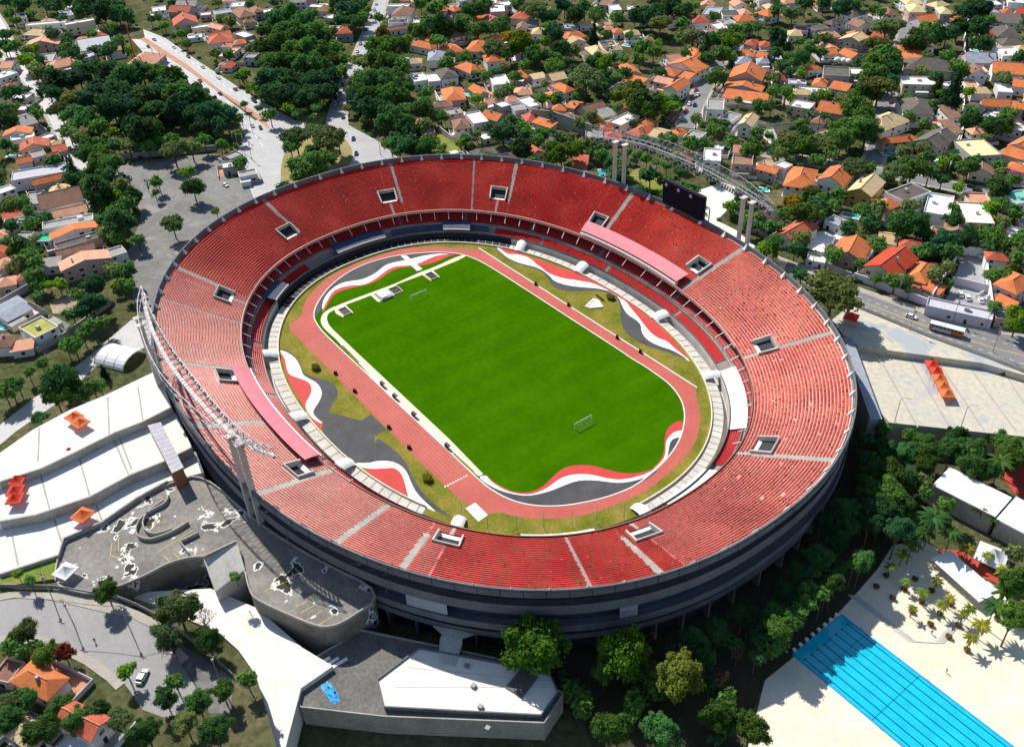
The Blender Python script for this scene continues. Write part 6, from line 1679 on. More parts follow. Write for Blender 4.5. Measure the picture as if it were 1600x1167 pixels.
bench_rows('lower_seats', .475, .80, 1.4, 3.4, 6, 'seat_lower', .95, 2.30); bench_rows('lower_seats', .475, .80, 1.4, 3.4, 6, 'seat_lower', -2.9, -1.05); bench_rows('lower_seats', .475, .80, 1.4, 3.4, 6, 'seat_lower', .25, .5)
bench_rows('middle_seats', .892, 1.95, 4.1, 8.6, 12, 'seat_lower', .3, 5.1)
ring('seat_cover', [(.47, 2.3), (.90, 4.9), (.90, 4.75), (.47, 2.1)], 'white', .50, .90, fn=lo)
ring('seat_cover', [(.47, 2.0), (.81, 4.2), (.81, 4.05), (.47, 1.8)], 'cover_shade_blue', 2.34, 2.9, fn=lo)  # dark blue sheet: shade on the far lower stand put into colour
for t0, t1 in ((2.95, 3.22), (2.44, 2.60), (3.62, 3.78)):    # awnings over the lower stand
    ring('awning', [(.40, 4.6), (.86, 5.6), (.86, 5.4), (.40, 4.4)], 'cover_shade_blue', t0, t1, fn=lo)
    ring('awning_edge', [(.385, 4.1), (.385, 4.65), (.40, 4.65), (.40, 4.1)], 'paint_white', t0, t1, fn=lo)
for i in range(60):                                # thin white posts in front of the middle tier
    t = .35+i*.079; a = lo(t, 1.0); b = lo(t, .74); part('gallery_strut', MB().tube((*a, 9.5), (*b, 7.2), .13, k=4), 'paint_white')
# bridges over the moat
for x, y in BRIDGES:
    t = math.atan2(math.copysign(abs(y-CY)**(NN/2)/GG[1]**(NN/2), y-CY), math.copysign(abs(x-CX)**(NN/2)/GG[0]**(NN/2), x-CX)); d = 2.0/85
    pr = [(.0, .9), (.12, 1.9), (.28, 2.5), (.48, 2.7)]; mb = MB(); c = 7
    for s_, (q, z) in enumerate(pr):
        for i in range(c):
            k = -1+2*i/(c-1); mb.v.append((*lo(t+d*k, q), z*(1-.0*k*k)-.9*k*k))
    for s_ in range(len(pr)-1):
        for i in range(c-1): a = s_*c+i; mb.f.append((a, a+1, a+c+1, a+c))
    o = part('moat_bridge', mb, 'white'); md = o.modifiers.new('thick', 'SOLIDIFY'); md.thickness = .25
# pink roofed boxes along the two long sides
for t0, t1 in ((1.385, 1.845), (-1.86, -1.385)):
    ring('box_roof', [(-.01, 12.7), (.10, 13.9), (.19, 14.6), (.19, 14.35), (.10, 13.65), (-.01, 12.45)], 'pink', t0, t1)
    ring('box_wall', [(.0, 10.4), (.0, 12.5), (.02, 12.7), (.02, 10.4)], 'pinkwall', t0, t1)
    ring('box_fascia', [(-.035, 11.1), (-.035, 11.9), (-.02, 11.9), (-.02, 11.1)], 'white', t0, t1)
# rim-edge rail posts on the near side
# ---------------------------------------------------------------- scoreboard and light trusses
sb = empty('scoreboard', (-4, 101, 8)); tag(sb, 'large dark scoreboard screen standing behind the right rim', 'scoreboard')
def wk(par, name, mb, m): return kid(par, name, mb, m)
a0, b0 = (-15.0, 101.2), (7.0, 101.2); ang = math.atan2(b0[1]-a0[1], b0[0]-a0[0])
pn = wk(sb, 'panel', MB().box(-4.0, 101.4, 23.6, 22.0, 1.0, 10.2), 'screen')
wk(sb, 'frame', MB().box(-4.0, 102.4, 23.0, 22.6, .9, 11.0), 'ext_dark')
for i in range(3):
    x = -13.4+i*6.9; e = obj('emblem', MB().lathe([(0.001, 0), (.8, 0), (.8, .06), (.45, .07), (.42, .12), (.001, .12)], k=20), 'lilac')
    e.parent = pn; e.matrix_parent_inverse = Matrix.Identity(4); e.matrix_basis = Matrix.Translation((x, 100.9, 32.2)) @ Matrix.Rotation(PI/2, 4, 'X')
for x in (-13, -7, -1, 5): wk(sb, 'strut', MB().tube((x, 102.6, 32), (x, 108, 8), .25).tube((x, 103, 24), (x, 108, 20), .18).tube((x, 108, 8), (x, 108, 26), .25), 'steel')
for nm, sgn, inner, outer, piers, lab in (('light_truss', 1, RT_IN, RT_OUT, ((-44.5, 100.6), (-39.6, 101.6), (25.9, 102.2), (30.6, 101.6)), 'curved steel lighting truss on concrete pillars behind the scoreboard'), ('light_truss', -1, LT_IN, LT_OUT, ((29.5, -108.2), (34.0, -107.4), (-44.5, -108.0), (-39.8, -108.8)), 'curved steel lighting truss on concrete pillars over the left stand')):
    tr = empty(nm, (0, 104*sgn, 40)); tag(tr, lab, 'light truss', 'stadium lighting trusses')
    I = resample(smooth(inner, 2), 34); O = resample(smooth(outer, 2), 34); zb, zt_ = 40.5, 43.3
    for ln, z in ((I, zb), (I, zt_), (O, zb), (O, zt_)):
        ch = MB()
        for i in range(33): ch.tube((*ln[i], z), (*ln[i+1], z), .13, k=4, cap=False)
        wk(tr, 'chord', ch, 'steel_white' if sgn > 0 else 'steel')
    br = MB()
    for i in range(34):
        j = min(i+1, 33)
        for a, b in (((*I[i], zb), (*I[i], zt_)), ((*O[i], zb), (*O[i], zt_)), ((*I[i], zb), (*O[i], zb)), ((*I[i], zt_), (*O[i], zt_)), ((*I[i], zb), (*I[j], zt_)), ((*O[i], zb), (*O[j], zt_)), ((*I[i], zt_), (*O[j], zt_)), ((*I[j], zb), (*O[i], zb))):
            if a != b and (Vector(a)-Vector(b)).length > .05: br.tube(a, b, .065, k=3, cap=False)
    wk(tr, 'brace', br, 'steel')
    fl = [lerp(I[i], O[i], -.02) for i in range(34)]
    for row in range(2):
        for i in range(1, 66):
            q = lerp(I[i//2], I[min(i//2+1, 33)], (i % 2)/2.); c = wk(tr, 'floodlight', MB().box(q[0], q[1]-sgn*(.5+.2*row), 39.7-.95*row, .7, .5, .75, 0), 'steel' if (i+row) % 3 else 'ext_dark')
    wk(tr, 'catwalk', MB().ribbon([lerp(a, b, .35) for a, b in zip(I, O)], zb+.05, 1.1), 'steel')
    wk(tr, 'handrail', MB().wall([lerp(a, b, .5) for a, b in zip(I, O)], zb+1.0, zb+1.06, .06), 'steel_white')
    for x, y in piers:
        mb = MB().box(x, y, 7, 1.0, 1.6, 33); mb.add([(x-.5, y-.8, 40), (x+.5, y-.8, 40), (x+.5, y+.8, 40), (x-.5, y+.8, 40), (x-1.0, y-1.5, 41.2), (x+1.0, y-1.5, 41.2), (x+1.0, y+1.5, 41.2), (x-1.0, y+1.5, 41.2)], [(4, 5, 6, 7), (0, 1, 5, 4), (1, 2, 6, 5), (2, 3, 7, 6), (3, 0, 4, 7)])
        wk(tr, 'pillar', mb, 'concrete_pale')
# ---------------------------------------------------------------- places in the picture, for labels
def place(px, py):
    if py > 860:
        if px < 430: return 'by the lower left street'
        if px < 1000: return 'below the stadium'
        return 'by the swimming pool'
    if px < 330 and py > 480: return 'beside the white terraces'
    if px > 1290 and py > 620: return 'in the garden right of the stadium'
    if px > 1170 and py > 255: return 'along the right-hand road'
    if px < 215 and py > 130: return 'left of the parking lot'
    if py < 135:
        if px < 205: return 'in the upper left corner'
        if px < 400: return 'right of the upper left avenue'
        if px < 590: return 'in the wood at top centre'
        if px < 720: return 'right of the top centre road'
        if px < 850: return 'at the top, middle right'
        if px < 1000: return 'above the lighting truss'
        if px < 1130: return 'above the cul-de-sac'
        if px < 1260: return 'right of the cul-de-sac'
        if px < 1400: return 'left of the hill street'
        return 'in the upper right corner'
    if px < 430: return 'in the park beside the parking lot'
    if px < 600: return 'around the road junction'
    if px < 830: return 'just behind the far rim'
    if px < 1010: return 'around the high grey wall'
    if px < 1200: return 'behind the scoreboard'
    if px < 1390: return 'below the hill street'
    return 'under the upper right corner'
# ---------------------------------------------------------------- houses
CN = {'o': 'orange', 'r': 'red', 'R': 'deep red', 'p': 'salmon', 't': 'tan', 'y': 'pale yellow', 'k': 'dark brown', 'n': 'brown', 'd': 'charcoal', 'c': 'grey', 'w': 'white', 'm': 'blue-grey', 'l': 'lilac-grey', 'e': 'bright green', 'E': 'teal', 'q': 'grass-covered', 'N': 'brown and orange', 'T': 'tan and brown'}
RN = {'h': 'hipped', 'g': 'ridged', 'G': 'gabled', 's': 'lean-to', 'f': 'flat'}
WN = ['white', 'white', 'lilac', 'cream', 'white', 'grey', 'pinkish']
wme = MB().box(0, 0, 0, 1, .12, 1).mesh('window'); wme.materials.append(MAT['pane'])
fme = MB().box(0, 0, -.06, 1.16, .09, .06).box(0, 0, 1.0, 1.16, .09, .06).box(-.54, 0, 0, .08, .09, 1).box(.54, 0, 0, .08, .09, 1).mesh('frame'); fme.materials.append(MAT['white'])
LAB = []
def house(x, y, a, w_, d_, h, ty, c, zg=8.0):
    rs = random.Random(int(x*13+y*7)); h += rs.uniform(-.22, .3)
    H = empty('house', (x, y, zg), a)
    rc = {'N': 'n', 'T': 't'}.get(c, c); wn = rs.choice(WN)
    if c == 'T' or (c == 'p' and w_ > 22 and x > -200): wn = 'ochre'
    if c == 'l': wn = 'lilac'
    wm = 'wall_'+wn
    W, D = w_/2-.45, d_/2-.45
    if ty == 'f':
        W, D = w_/2, d_/2
        mb = MB().box(0, 0, -.4, 2*W, 2*D, h+.4-.5)
        for q in ((0, -D+.12, 2*W, .24), (0, D-.12, 2*W, .24)): mb.box(q[0], q[1], h-.5, q[2], q[3], .75)
        for q in ((-W+.12, 2*D-.48), (W-.12, 2*D-.48)): mb.box(q[0], 0, h-.5, .24, q[1], .75)
        obj('wall', mb, wm, H); rf = obj('roof', MB().box(0, 0, h-.5, 2*W-.5, 2*D-.5, .12), 'roof_'+rc, H)
        if w_ > 8 and rs.random() < .7:
            tw = rs.uniform(1.2, 2.4); obj('water_tank', MB().box(rs.uniform(-W*.5, W*.5), rs.uniform(-D*.4, D*.5), h-.38, tw, tw*.8, rs.uniform(.8, 1.6)), 'wall_'+rs.choice(('white', 'grey')), rf)
    else:
        rise = min(w_, d_)*.23+.3; oW, oD = w_/2+.1, d_/2+.1
        if ty == 's':
            obj('wall', MB().box(0, 0, -.4, 2*W, 2*D, h+.4), wm, H)
            mb = MB(); r_ = min(d_*.16, 1.6)
            mb.add([(-oW, -oD, h), (oW, -oD, h), (oW, oD, h+r_), (-oW, oD, h+r_), (-oW, -oD, h+.2), (oW, -oD, h+.2), (oW, oD, h+r_+.2), (-oW, oD, h+r_+.2)], [(3, 2, 1, 0), (4, 5, 6, 7), (0, 1, 5, 4), (1, 2, 6, 5), (2, 3, 7, 6), (3, 0, 4, 7)])
            rf = obj('roof', mb, 'roof_'+rc, H)
        else:
            wb = MB().box(0, 0, -.4, 2*W, 2*D, h+.4); mb = MB(); th = .18
            if ty == 'h':
                k = oD if oW >= oD else oW
                if oW >= oD: r0, r1 = (-oW+k*.95, 0), (oW-k*.95, 0)
                else: r0, r1 = (0, -oD+k*.95), (0, oD-k*.95)
                e = [(-oW, -oD), (oW, -oD), (oW, oD), (-oW, oD)]
                vs = [(*q, h+th) for q in e]+[(*r0, h+rise+th), (*r1, h+rise+th)]+[(*q, h-.04) for q in e]
                if oW >= oD: fs = [(0, 1, 5, 4), (1, 2, 5), (2, 3, 4, 5), (3, 0, 4)]
                else: fs = [(0, 1, 4), (1, 2, 5, 4), (2, 3, 5), (3, 0, 4, 5)]
                fs += [(6, 7, 1, 0), (7, 8, 2, 1), (8, 9, 3, 2), (9, 6, 0, 3), (9, 8, 7, 6)]
                mb.add(vs, fs)
                ridge = (r0, r1)
            else:
                X, Y = (oW, oD) if ty == 'g' else (oD, oW)
                # ridge along local first axis
                def m_(p_, q_, z): return (p_, q_, z) if ty == 'g' else (q_, p_, z)
                for sg in (-1, 1):
                    vs = [m_(-X, sg*Y, h+th), m_(X, sg*Y, h+th), m_(X, 0, h+rise+th), m_(-X, 0, h+rise+th), m_(-X, sg*Y, h-.05), m_(X, sg*Y, h-.05), m_(X, 0, h+rise-.05), m_(-X, 0, h+rise-.05)]
                    f_ = [(0, 1, 2, 3), (7, 6, 5, 4), (4, 5, 1, 0), (5, 6, 2, 1), (7, 4, 0, 3)]
                    mb.add(vs, f_)
                gx = (W if ty == 'g' else D)
                gy = (D if ty == 'g' else W)
                for sg in (-1, 1): wb.add([m_(sg*(gx-.01), -gy, h-.02), m_(sg*(gx-.01), gy, h-.02), m_(sg*(gx-.01), 0, h+rise*.93)], [(0, 1, 2)])
                ridge = (m_(-X, 0, 0)[:2], m_(X, 0, 0)[:2])
            obj('wall', wb, wm, H); rf = obj('roof', mb, 'roof_'+rc, H)
            rg_ = MB().tube((*ridge[0], h+rise+th+.04), (*ridge[1], h+rise+th+.04), .16, k=5) if math.dist(*ridge) > .6 else None
            if rg_: obj('ridge_tiles', rg_, 'roof_'+('p' if rc in 'oprRty' else 'c'), rf)
            if rs.random() < .4: obj('chimney', MB().box(W*rs.uniform(-.6, .6), D*rs.uniform(-.5, .5), h, .8, .7, rise+.9).box(0, 0, h, .05, .05, .05), 'wall_'+rs.choice(('brick', 'white', 'grey')), rf)
    if w_ > 6.5 and rs.random() < .72:               # paved yard, lean-to wing and a stretch of garden wall
        ex = rs.uniform(1.4, 3.6); ez = .05+rs.random()*.03; sx, sy = rs.choice((-1, 1)), rs.choice((-1, 1))
        obj('patio', MB().box(sx*ex*.5, sy*ex*.5, -.3, w_+ex, d_+ex, .3+ez), rs.choice(('pavement', 'concrete_pale', 'plaza_white', 'brickpath', 'concrete')), H)
        if rs.random() < .65:
            aw, ad = w_*rs.uniform(.35, .6), rs.uniform(2.6, 4.2); ah = rs.uniform(2.5, 3.2); ax = rs.uniform(-.25, .25)*w_
            an_ = obj('wing', MB().box(ax, sy*(d_/2+ad/2-.5), -.3, aw, ad, ah+.3), wm, H); obj('wing_roof', MB().box(ax, sy*(d_/2+ad/2-.45), ah+.003, aw+.4, ad+.3, .16), 'roof_'+rs.choice((rc, 'c', 'w', 'n')), an_)
        lw, ld = w_/2+ex, d_/2+ex; gwl = [(sx*lw, -sy*ld), (sx*lw, sy*ld), (-sx*lw*rs.uniform(.2, 1), sy*ld)]
        obj('garden_wall', MB().wall(gwl, -.3, rs.uniform(1.5, 2.4), .22), 'wall_'+rs.choice(('white', 'white', 'cream', 'grey', 'lilac')), H)
    # windows on the sides that face the camera
    cdir = Vector((CAM.x-x, CAM.y-y, 0)).normalized(); ca, sa = math.cos(a), math.sin(a)
    for nx, ny_, half, lat in ((0, -1, D, W), (1, 0, W, D), (-1, 0, W, D), (0, 1, D, W)):
        wx, wy = ca*nx-sa*ny_, sa*nx+ca*ny_
        if wx*cdir.x+wy*cdir.y < .25: continue
        fl = 2 if h >= 5 else 1
        n = max(1, min(4, int(lat*2/3.6)))
        for f in range(fl):
            for i in range(n):
                if rs.random() < .25: continue
                u = -lat+2*lat*(i+.5)/n; z = .9+2.7*f if fl == 2 else 1.0
                ww = rs.choice((1.1, 1.4, 1.9)); hh = 1.25
                if f == 0 and rs.random() < .25: z, hh = .1, 2.1
                o = bpy.data.objects.new('window', wme); COL.objects.link(o); o.parent = H
                p_ = (nx*half if nx else u, ny_*half if ny_ else u, z)
                o.location = p_; o.rotation_euler = (0, 0, 0 if ny_ else PI/2); o.scale = (ww, 1, hh)
                if abs(x) < 190 or x > -120:
                    f2 = bpy.data.objects.new('frame', fme); COL.objects.link(f2); f2.parent = o
    px_, py_ = photo(x, y, zg+h)
    LAB.append((H, '%s %s-roofed house' % (CN[c], RN[ty]), place(px_, py_), 'house', 'houses around the stadium', px_))
    return H
HOUSE.sort(key=lambda h: -max(h[3], h[4])/(Vector((h[0], h[1], 8))-CAM).length)
NH = 294
for hd in HOUSE[:NH]: house(*hd)
keepLAB = list(LAB); far_h = [house(*hd) for hd in HOUSE[NH:]]; LAB = keepLAB
# the houses that show smallest are joined into one mass
bpy.context.view_layer.update()
fv, ff, fm, fs_ = [], [], [], []
def gather(o):
    if o.type == 'MESH':
        M_ = o.matrix_world; b0 = len(fv); fv.extend([tuple(M_ @ v.co) for v in o.data.vertices]); m_ = o.material_slots[0].material
        if m_ not in fs_: fs_.append(m_)
        for pg_ in o.data.polygons: ff.append(tuple(i+b0 for i in pg_.vertices)); fm.append(fs_.index(m_))
    for c in list(o.children): gather(c)
    bpy.data.objects.remove(o)
for o in far_h: gather(o)
fb = MB(); fb.v = fv; fb.f = ff; fme_ = fb.mesh('distant_houses')
for m_ in fs_: fme_.materials.append(m_)
fme_.polygons.foreach_set('material_index', fm); fo = bpy.data.objects.new('distant_houses', fme_); COL.objects.link(fo); fo['kind'] = 'stuff'; tag(fo, 'mass of small distant houses with tiled and flat roofs', 'houses')
for hd in HOUSE_SW: house(*hd, zg=9.5)
rank_labels(LAB); LAB = []
# ---------------------------------------------------------------- trees
def crown_mesh(name, seed, kind, leaves):
    rs = random.Random(seed); mb = MB(); lobes = []
    if kind == 'round':
        lobes.append((0, 0, .02, .62))
        nl = 30 if seed % 2 else 20
        for i in range(nl):
            if rs.random() < .12: continue
            a = i*2.4+rs.uniform(-.5, .5); z = 1-2*(i+.5)/(nl+4.); q = math.sqrt(max(0, 1-z*z)); k = rs.uniform(.52, .90); lobes.append((q*k*math.cos(a), q*k*math.sin(a), z*k*.82, rs.uniform(.12, .34)))
    elif kind == 'flat':
        lobes.append((0, 0, -.02, .5))
        for i in range(34):
            a = i*2.4+rs.uniform(-.4, .4); r = .82*math.sqrt((i+.5)/34.); lobes.append((r*math.cos(a), r*math.sin(a), .30*(1-r*r)+rs.uniform(-.10, .10), rs.uniform(.13, .25)))
    elif kind == 'cone':
        for i in range(14):
            k = i/13.; a = rs.uniform(0, 2*PI); rr = (1-k)*.62+.05; lobes.append((rr*.5*math.cos(a), rr*.5*math.sin(a), -1.4+2.8*k, rr*.75+.08))
    elif kind == 'bush':
        for i in range(9):
            a = rs.uniform(0, 2*PI); r = rs.uniform(.1, .6); lobes.append((r*math.cos(a), r*math.sin(a), rs.uniform(-.1, .3), rs.uniform(.3, .48)))
    tot = sum(l[3]**2 for l in lobes)
    for lx, ly, lz, lr_ in lobes:
        # dark inner mass so that the crown is not a hollow shell
        bm = bmesh.new(); bmesh.ops.create_icosphere(bm, subdivisions=1, radius=lr_*.72)
        mb.add([(v.co.x+lx, v.co.y+ly, v.co.z*(.62 if kind == 'flat' else .85)+lz) for v in bm.verts], [tuple(v.index for v in f.verts) for f in bm.faces]); bm.free()
        n = int(leaves*lr_**2/tot)
        for _ in range(n):
            d = Vector((rs.gauss(0, 1), rs.gauss(0, 1), rs.gauss(.25, 1))).normalized(); rr = lr_*(rs.uniform(.70, 1.18) if rs.random() < .88 else rs.uniform(1.1, 1.5))
            c = Vector((lx, ly, lz))+Vector((d.x, d.y, d.z*(.6 if kind == 'flat' else .85)))*rr
            nrm = (d+Vector((rs.gauss(0, .5), rs.gauss(0, .5), rs.gauss(.35, .5)))).normalized()
            u = nrm.orthogonal().normalized(); v = nrm.cross(u); an = rs.uniform(0, PI); u, v = u*math.cos(an)+v*math.sin(an), -u*math.sin(an)+v*math.cos(an)
            s = rs.uniform(.045, .095)*(2000/leaves)**.36
            mb.quad(c-u*s*1.3, c-v*s*.8+nrm*s*.25, c+u*s*1.3, c+v*s*.8+nrm*s*.25)
    rr = sorted(math.hypot(v[0], v[1]) for v in mb.v); k_ = 1/rr[int(len(rr)*.985)]
    if kind != 'cone': mb.v = [(v[0]*k_, v[1]*k_, v[2]*k_) for v in mb.v]
    me = mb.mesh(name); me.materials.append(MAT['leaf_m']); return me
def palm_mesh(seed, n):
    rs = random.Random(seed); mb = MB()
    for i in range(n):
        a = 2*PI*i/n+rs.uniform(-.2, .2); el = rs.uniform(.1, 1.0); L = rs.uniform(.8, 1.05); pts = []
        for k in range(6):
            t = k/5.; pts.append(Vector((math.cos(a)*L*t*math.cos(el*(1-t)), math.sin(a)*L*t*math.cos(el*(1-t)), L*(math.sin(el)*t*1.05-.75*t*t))))
        sd_ = Vector((-math.sin(a), math.cos(a), 0))
        for k in range(5):
            w0, w1 = (.03, .13, .15, .12, .07, .01)[k:k+2]
            for sg in (-1, 1): mb.quad(pts[k], pts[k+1], pts[k+1]+sd_*sg*w1+Vector((0, 0, -.5*w1)), pts[k]+sd_*sg*w0+Vector((0, 0, -.5*w0)))
    me = mb.mesh('palm_fronds'); me.materials.append(MAT['leaf_p']); return me
def branch_mesh(seed):
    rs = random.Random(seed); mb = MB()
    def grow(p, d, L, r, lev):
        q = p+d*L; mb.tube(p, q, r, r*.6, k=3 if lev > 1 else 5, cap=False)
        if lev < 4:
            for _ in range(3 if lev < 3 else 4):
                nd = (d+Vector((rs.gauss(0, .55), rs.gauss(0, .55), rs.gauss(.1, .35)))).normalized(); grow(q, nd, L*rs.uniform(.6, .85), r*.62, lev+1)
    for i in range(4): grow(Vector((0, 0, -.9)), Vector((rs.gauss(0, .5), rs.gauss(0, .5), 1)).normalized(), .55, .045, 1)
    me = mb.mesh('bare_twigs'); me.materials.append(MAT['leaf_x']); return me
CR_ = {'round': [crown_mesh('crown', s, 'round', 2000) for s in (1, 2, 3, 4)], 'big': [crown_mesh('crown', s, 'round', 6500) for s in (5, 6)], 'flat': [crown_mesh('crown', s, 'flat', 2000) for s in (7, 8, 9)], 'cone': [crown_mesh('crown', s, 'cone', 2000) for s in (10, 11)], 'palm': [palm_mesh(12, 22), palm_mesh(13, 17)], 'bare': [branch_mesh(14), branch_mesh(15)]}
def trunk_mesh(seed, limbs=True):
    rs = random.Random(seed); mb = MB().tube((0, 0, -.05), (0, 0, .55), .075, .05, k=7)
    if limbs:
        for i in range(4):
            a = i*PI/2+rs.uniform(-.4, .4); mb.tube((0, 0, .48), (math.cos(a)*.4, math.sin(a)*.4, .92), .04, .015, k=5)
    me = mb.mesh('trunk'); me.materials.append(MAT['bark']); return me
TR = [trunk_mesh(1), trunk_mesh(2)]; TRP = MB().tube((0, 0, -.05), (0, 0, 1), .03, .02, k=7).mesh('trunk'); TRP.materials.append(MAT['bark'])
TN = {'d': 'dark green', 'm': 'green', 'o': 'olive green', 'b': 'bright green', 'y': 'yellow-green', 'Y': 'yellow flowering', 'r': 'rust red', 'u': 'purple flowering', 'c': 'conical dark', 'x': 'bare brown', 'p': 'green', 'P': 'yellow-green'}
def tree(x, y, z, r, Ht, ty):
    rs = random.Random(int(x*31+y*17)); palm = ty in 'pP'
    nm = 'palm_tree' if palm else 'conifer' if ty == 'c' else 'bare_tree' if ty == 'x' else 'tree'
    T = empty(nm, (x, y, z), rs.uniform(0, 6.28))
    o = bpy.data.objects.new('trunk', TRP if palm or ty == 'c' else TR[rs.randrange(2)]); COL.objects.link(o); o.parent = T
    if palm: o.scale = (6, 6, Ht-.3)
    elif ty == 'c': o.scale = (r*2, r*2, Ht*.6)
    else: o.scale = (r*.8, r*.8, Ht*.78)
    kind = 'palm' if palm else 'cone' if ty == 'c' else 'bare' if ty == 'x' else 'big' if ((z < 5 or z > 9) and r > 3.2) else 'flat' if ty == 'o' else 'round'
    c = bpy.data.objects.new('fronds' if palm else 'twigs' if ty == 'x' else 'crown', rs.choice(CR_[kind])); COL.objects.link(c); c.parent = T
    c.material_slots[0].link = 'OBJECT'; c.material_slots[0].material = MAT['leaf_'+ty]
    k = rs.uniform(.84, 1.19)
    if palm: c.location = (0, 0, Ht-.4); c.scale = (r*1.1, r*1.1, r*1.1)
    elif ty == 'c': c.location = (0, 0, Ht*.52); c.scale = (r*1.2, r*1.2, Ht*.33)
    else: c.location = (0, 0, Ht-r*.78); c.scale = (r*k, r/k, r*rs.uniform(.78, 1.2)); c.rotation_euler = (rs.uniform(-.2, .2), rs.uniform(-.2, .2), 0)
    px_, py_ = photo(x, y, z+Ht*.6)
    sz = 'small ' if r < 3.2 else 'large ' if r > 7 else ''
    kn = sz+TN[ty]+(' palm' if palm else ' conifer' if ty == 'c' else ' leafless tree' if ty == 'x' else ' tree')
    LAB.append((T, kn, place(px_, py_), 'palm' if palm else 'tree', 'trees around the stadium', px_))
def shown(t): return t[3]/(Vector((t[0], t[1], t[2]))-CAM).length
big = [t for t in TREE if t[5] in 'cxpP']; rest = sorted((t for t in TREE if t[5] not in 'cxpP'), key=shown, reverse=True)
rare = [t for t in rest if t[5] in 'yYru']; rest = [t for t in rest if t[5] not in 'yYru']; NKEEP = 300-len(rare)
for td in big+rare+rest[:NKEEP]: tree(*td)
FAR = rest[NKEEP:]
rank_labels(LAB); LAB = []
# low ground cover between the houses and under the trees
bush = crown_mesh('shrub', 77, 'bush', 420); rsb = random.Random(5)
occ = [(h[0], h[1], 0, math.cos(h[2]), math.sin(h[2]), h[3]/2, h[4]/2) for h in HOUSE]
GC = [MB(), MB(), MB()]; cnt = 0
roads = [POLY[k][1] for k in ('parking_lot', 'avenue_left', 'avenue_right', 'junction', 'road_fork', 'right_road', 'left_avenue', 'terrace_top', 'upper_strip', 'lot_white', 'lot_cars', 'grass_lot', 'grass_lot2', 'yard_white', 'dirt_lot', 'path_lot', 'avenue_median', 'right_sidewalk')]
lines_ = [LINE[k][2] for k in ('west_lane', 'north_road', 'cul_de_sac', 'cross_street', 'hill_street', 'corner_street')]
grid = {}
for h_ in occ: grid.setdefault((int(h_[0]//30), int(h_[1]//30)), []).append(h_)
def seg_d(x, y, pts):
    b = 1e9
    for i in range(len(pts)-1):
        ax, ay = pts[i]; bx_, by_ = pts[i+1]; dx, dy = bx_-ax, by_-ay; k = max(0, min(1, ((x-ax)*dx+(y-ay)*dy)/(dx*dx+dy*dy+1e-9))); b = min(b, math.hypot(x-ax-dx*k, y-ay-dy*k))
    return b
small = crown_mesh('shrub', 78, 'bush', 70); sv_ = [tuple(v.co) for v in small.vertices]; sf_ = [tuple(p.vertices) for p in small.polygons]
lowc = [crown_mesh('crown', 80+k, 'bush', 300) for k in range(3)]; LC = [([tuple(v.co) for v in m.vertices], [tuple(p.vertices) for p in m.polygons]) for m in lowc]
wood = MB(); wmi = []; WS = {'d': 0, 'm': 1, 'o': 2, 'b': 3}
def stamp(mb, x, y, z, sx, sz, tv, tf, an):
    b0 = len(mb.v); ca, sa = math.cos(an)*sx, math.sin(an)*sx
    mb.v += [(x+ca*v[0]-sa*v[1], y+sa*v[0]+ca*v[1], z+sz*v[2]) for v in tv]; mb.f += [tuple(i+b0 for i in f) for f in tf]; return len(tf)
def far_tree(x, y, z, r, Ht, ty):
    tv, tf = LC[rsb.randrange(3)]; n = stamp(wood, x, y, z+Ht-r*.75, r, r*rsb.uniform(.9, 1.15), tv, tf, rsb.uniform(0, 6.28)); wmi.extend([WS[ty]]*n)
    b0 = len(wood.f); wood.tube((x, y, z-.1), (x, y, z+Ht-r), r*.07, r*.05, k=5, cap=False); wmi.extend([4]*(len(wood.f)-b0))
for t in FAR: far_tree(*t)
def free(x, y, gap):
    if su(x, y, 1.03) < 1 or inside(x, y, LOW): return False
    for i in (-1, 0, 1):
        for j in (-1, 0, 1):
            for h_ in grid.get((int(x//30)+i, int(y//30)+j), []):
                dx, dy = x-h_[0], y-h_[1]; u = abs(dx*h_[3]+dy*h_[4]); v = abs(-dx*h_[4]+dy*h_[3])
                if u < h_[5]+gap and v < h_[6]+gap: return False
    return not (any(inside(x, y, r_) for r_ in roads) or any(seg_d(x, y, l_) < 4.5+gap for l_ in lines_))
def at_photo(px_, py_, z):
    d_ = CF*FPX+CR*(px_-800)-CU*(py_-533.5); k = (z-CAM.z)/d_.z; return CAM.x+d_.x*k, CAM.y+d_.y*k
def spread(n, gap, fn):
    c = t = 0
    while c < n and t < n*10:
        t += 1; x, y = at_photo(rsb.uniform(-30, 1630), rsb.uniform(-15, 470), 8)
        if free(x, y, gap): fn(x, y); c += 1
def fill_tree(x, y):
    r = rsb.uniform(2.2, 5.2); far_tree(x, y, 8, r, 1.7*r+1.5, rsb.choice('ddmmmoob'))
spread(820, 1.0, fill_tree)
gx = POLY['garden'][1]
for k in range(190):
    q = (rsb.uniform(95, 200), rsb.uniform(-110, 75))
    if inside(*q, gx) and su(*q, 1.02) > 1: r = rsb.uniform(2.2, 4.2); far_tree(*q, -4, r, 1.7*r+1.5, rsb.choice('dddm'))
wm_ = wood.mesh('woodland')
for c in 'dmob': wm_.materials.append(MAT['leaf_'+c])
wm_.materials.append(MAT['bark']); wm_.polygons.foreach_set('material_index', wmi)
wo = bpy.data.objects.new('woodland', wm_); COL.objects.link(wo); wo['kind'] = 'stuff'; tag(wo, 'mass of smaller green trees filling the gardens between the houses', 'trees')
def fill_shrub(x, y): r = rsb.uniform(.8, 2.0); stamp(GC[rsb.randrange(3)], x, y, 8+r*.3, r, r*.9, sv_, sf_, rsb.uniform(0, 6.28))
spread(1500, .7, fill_shrub)
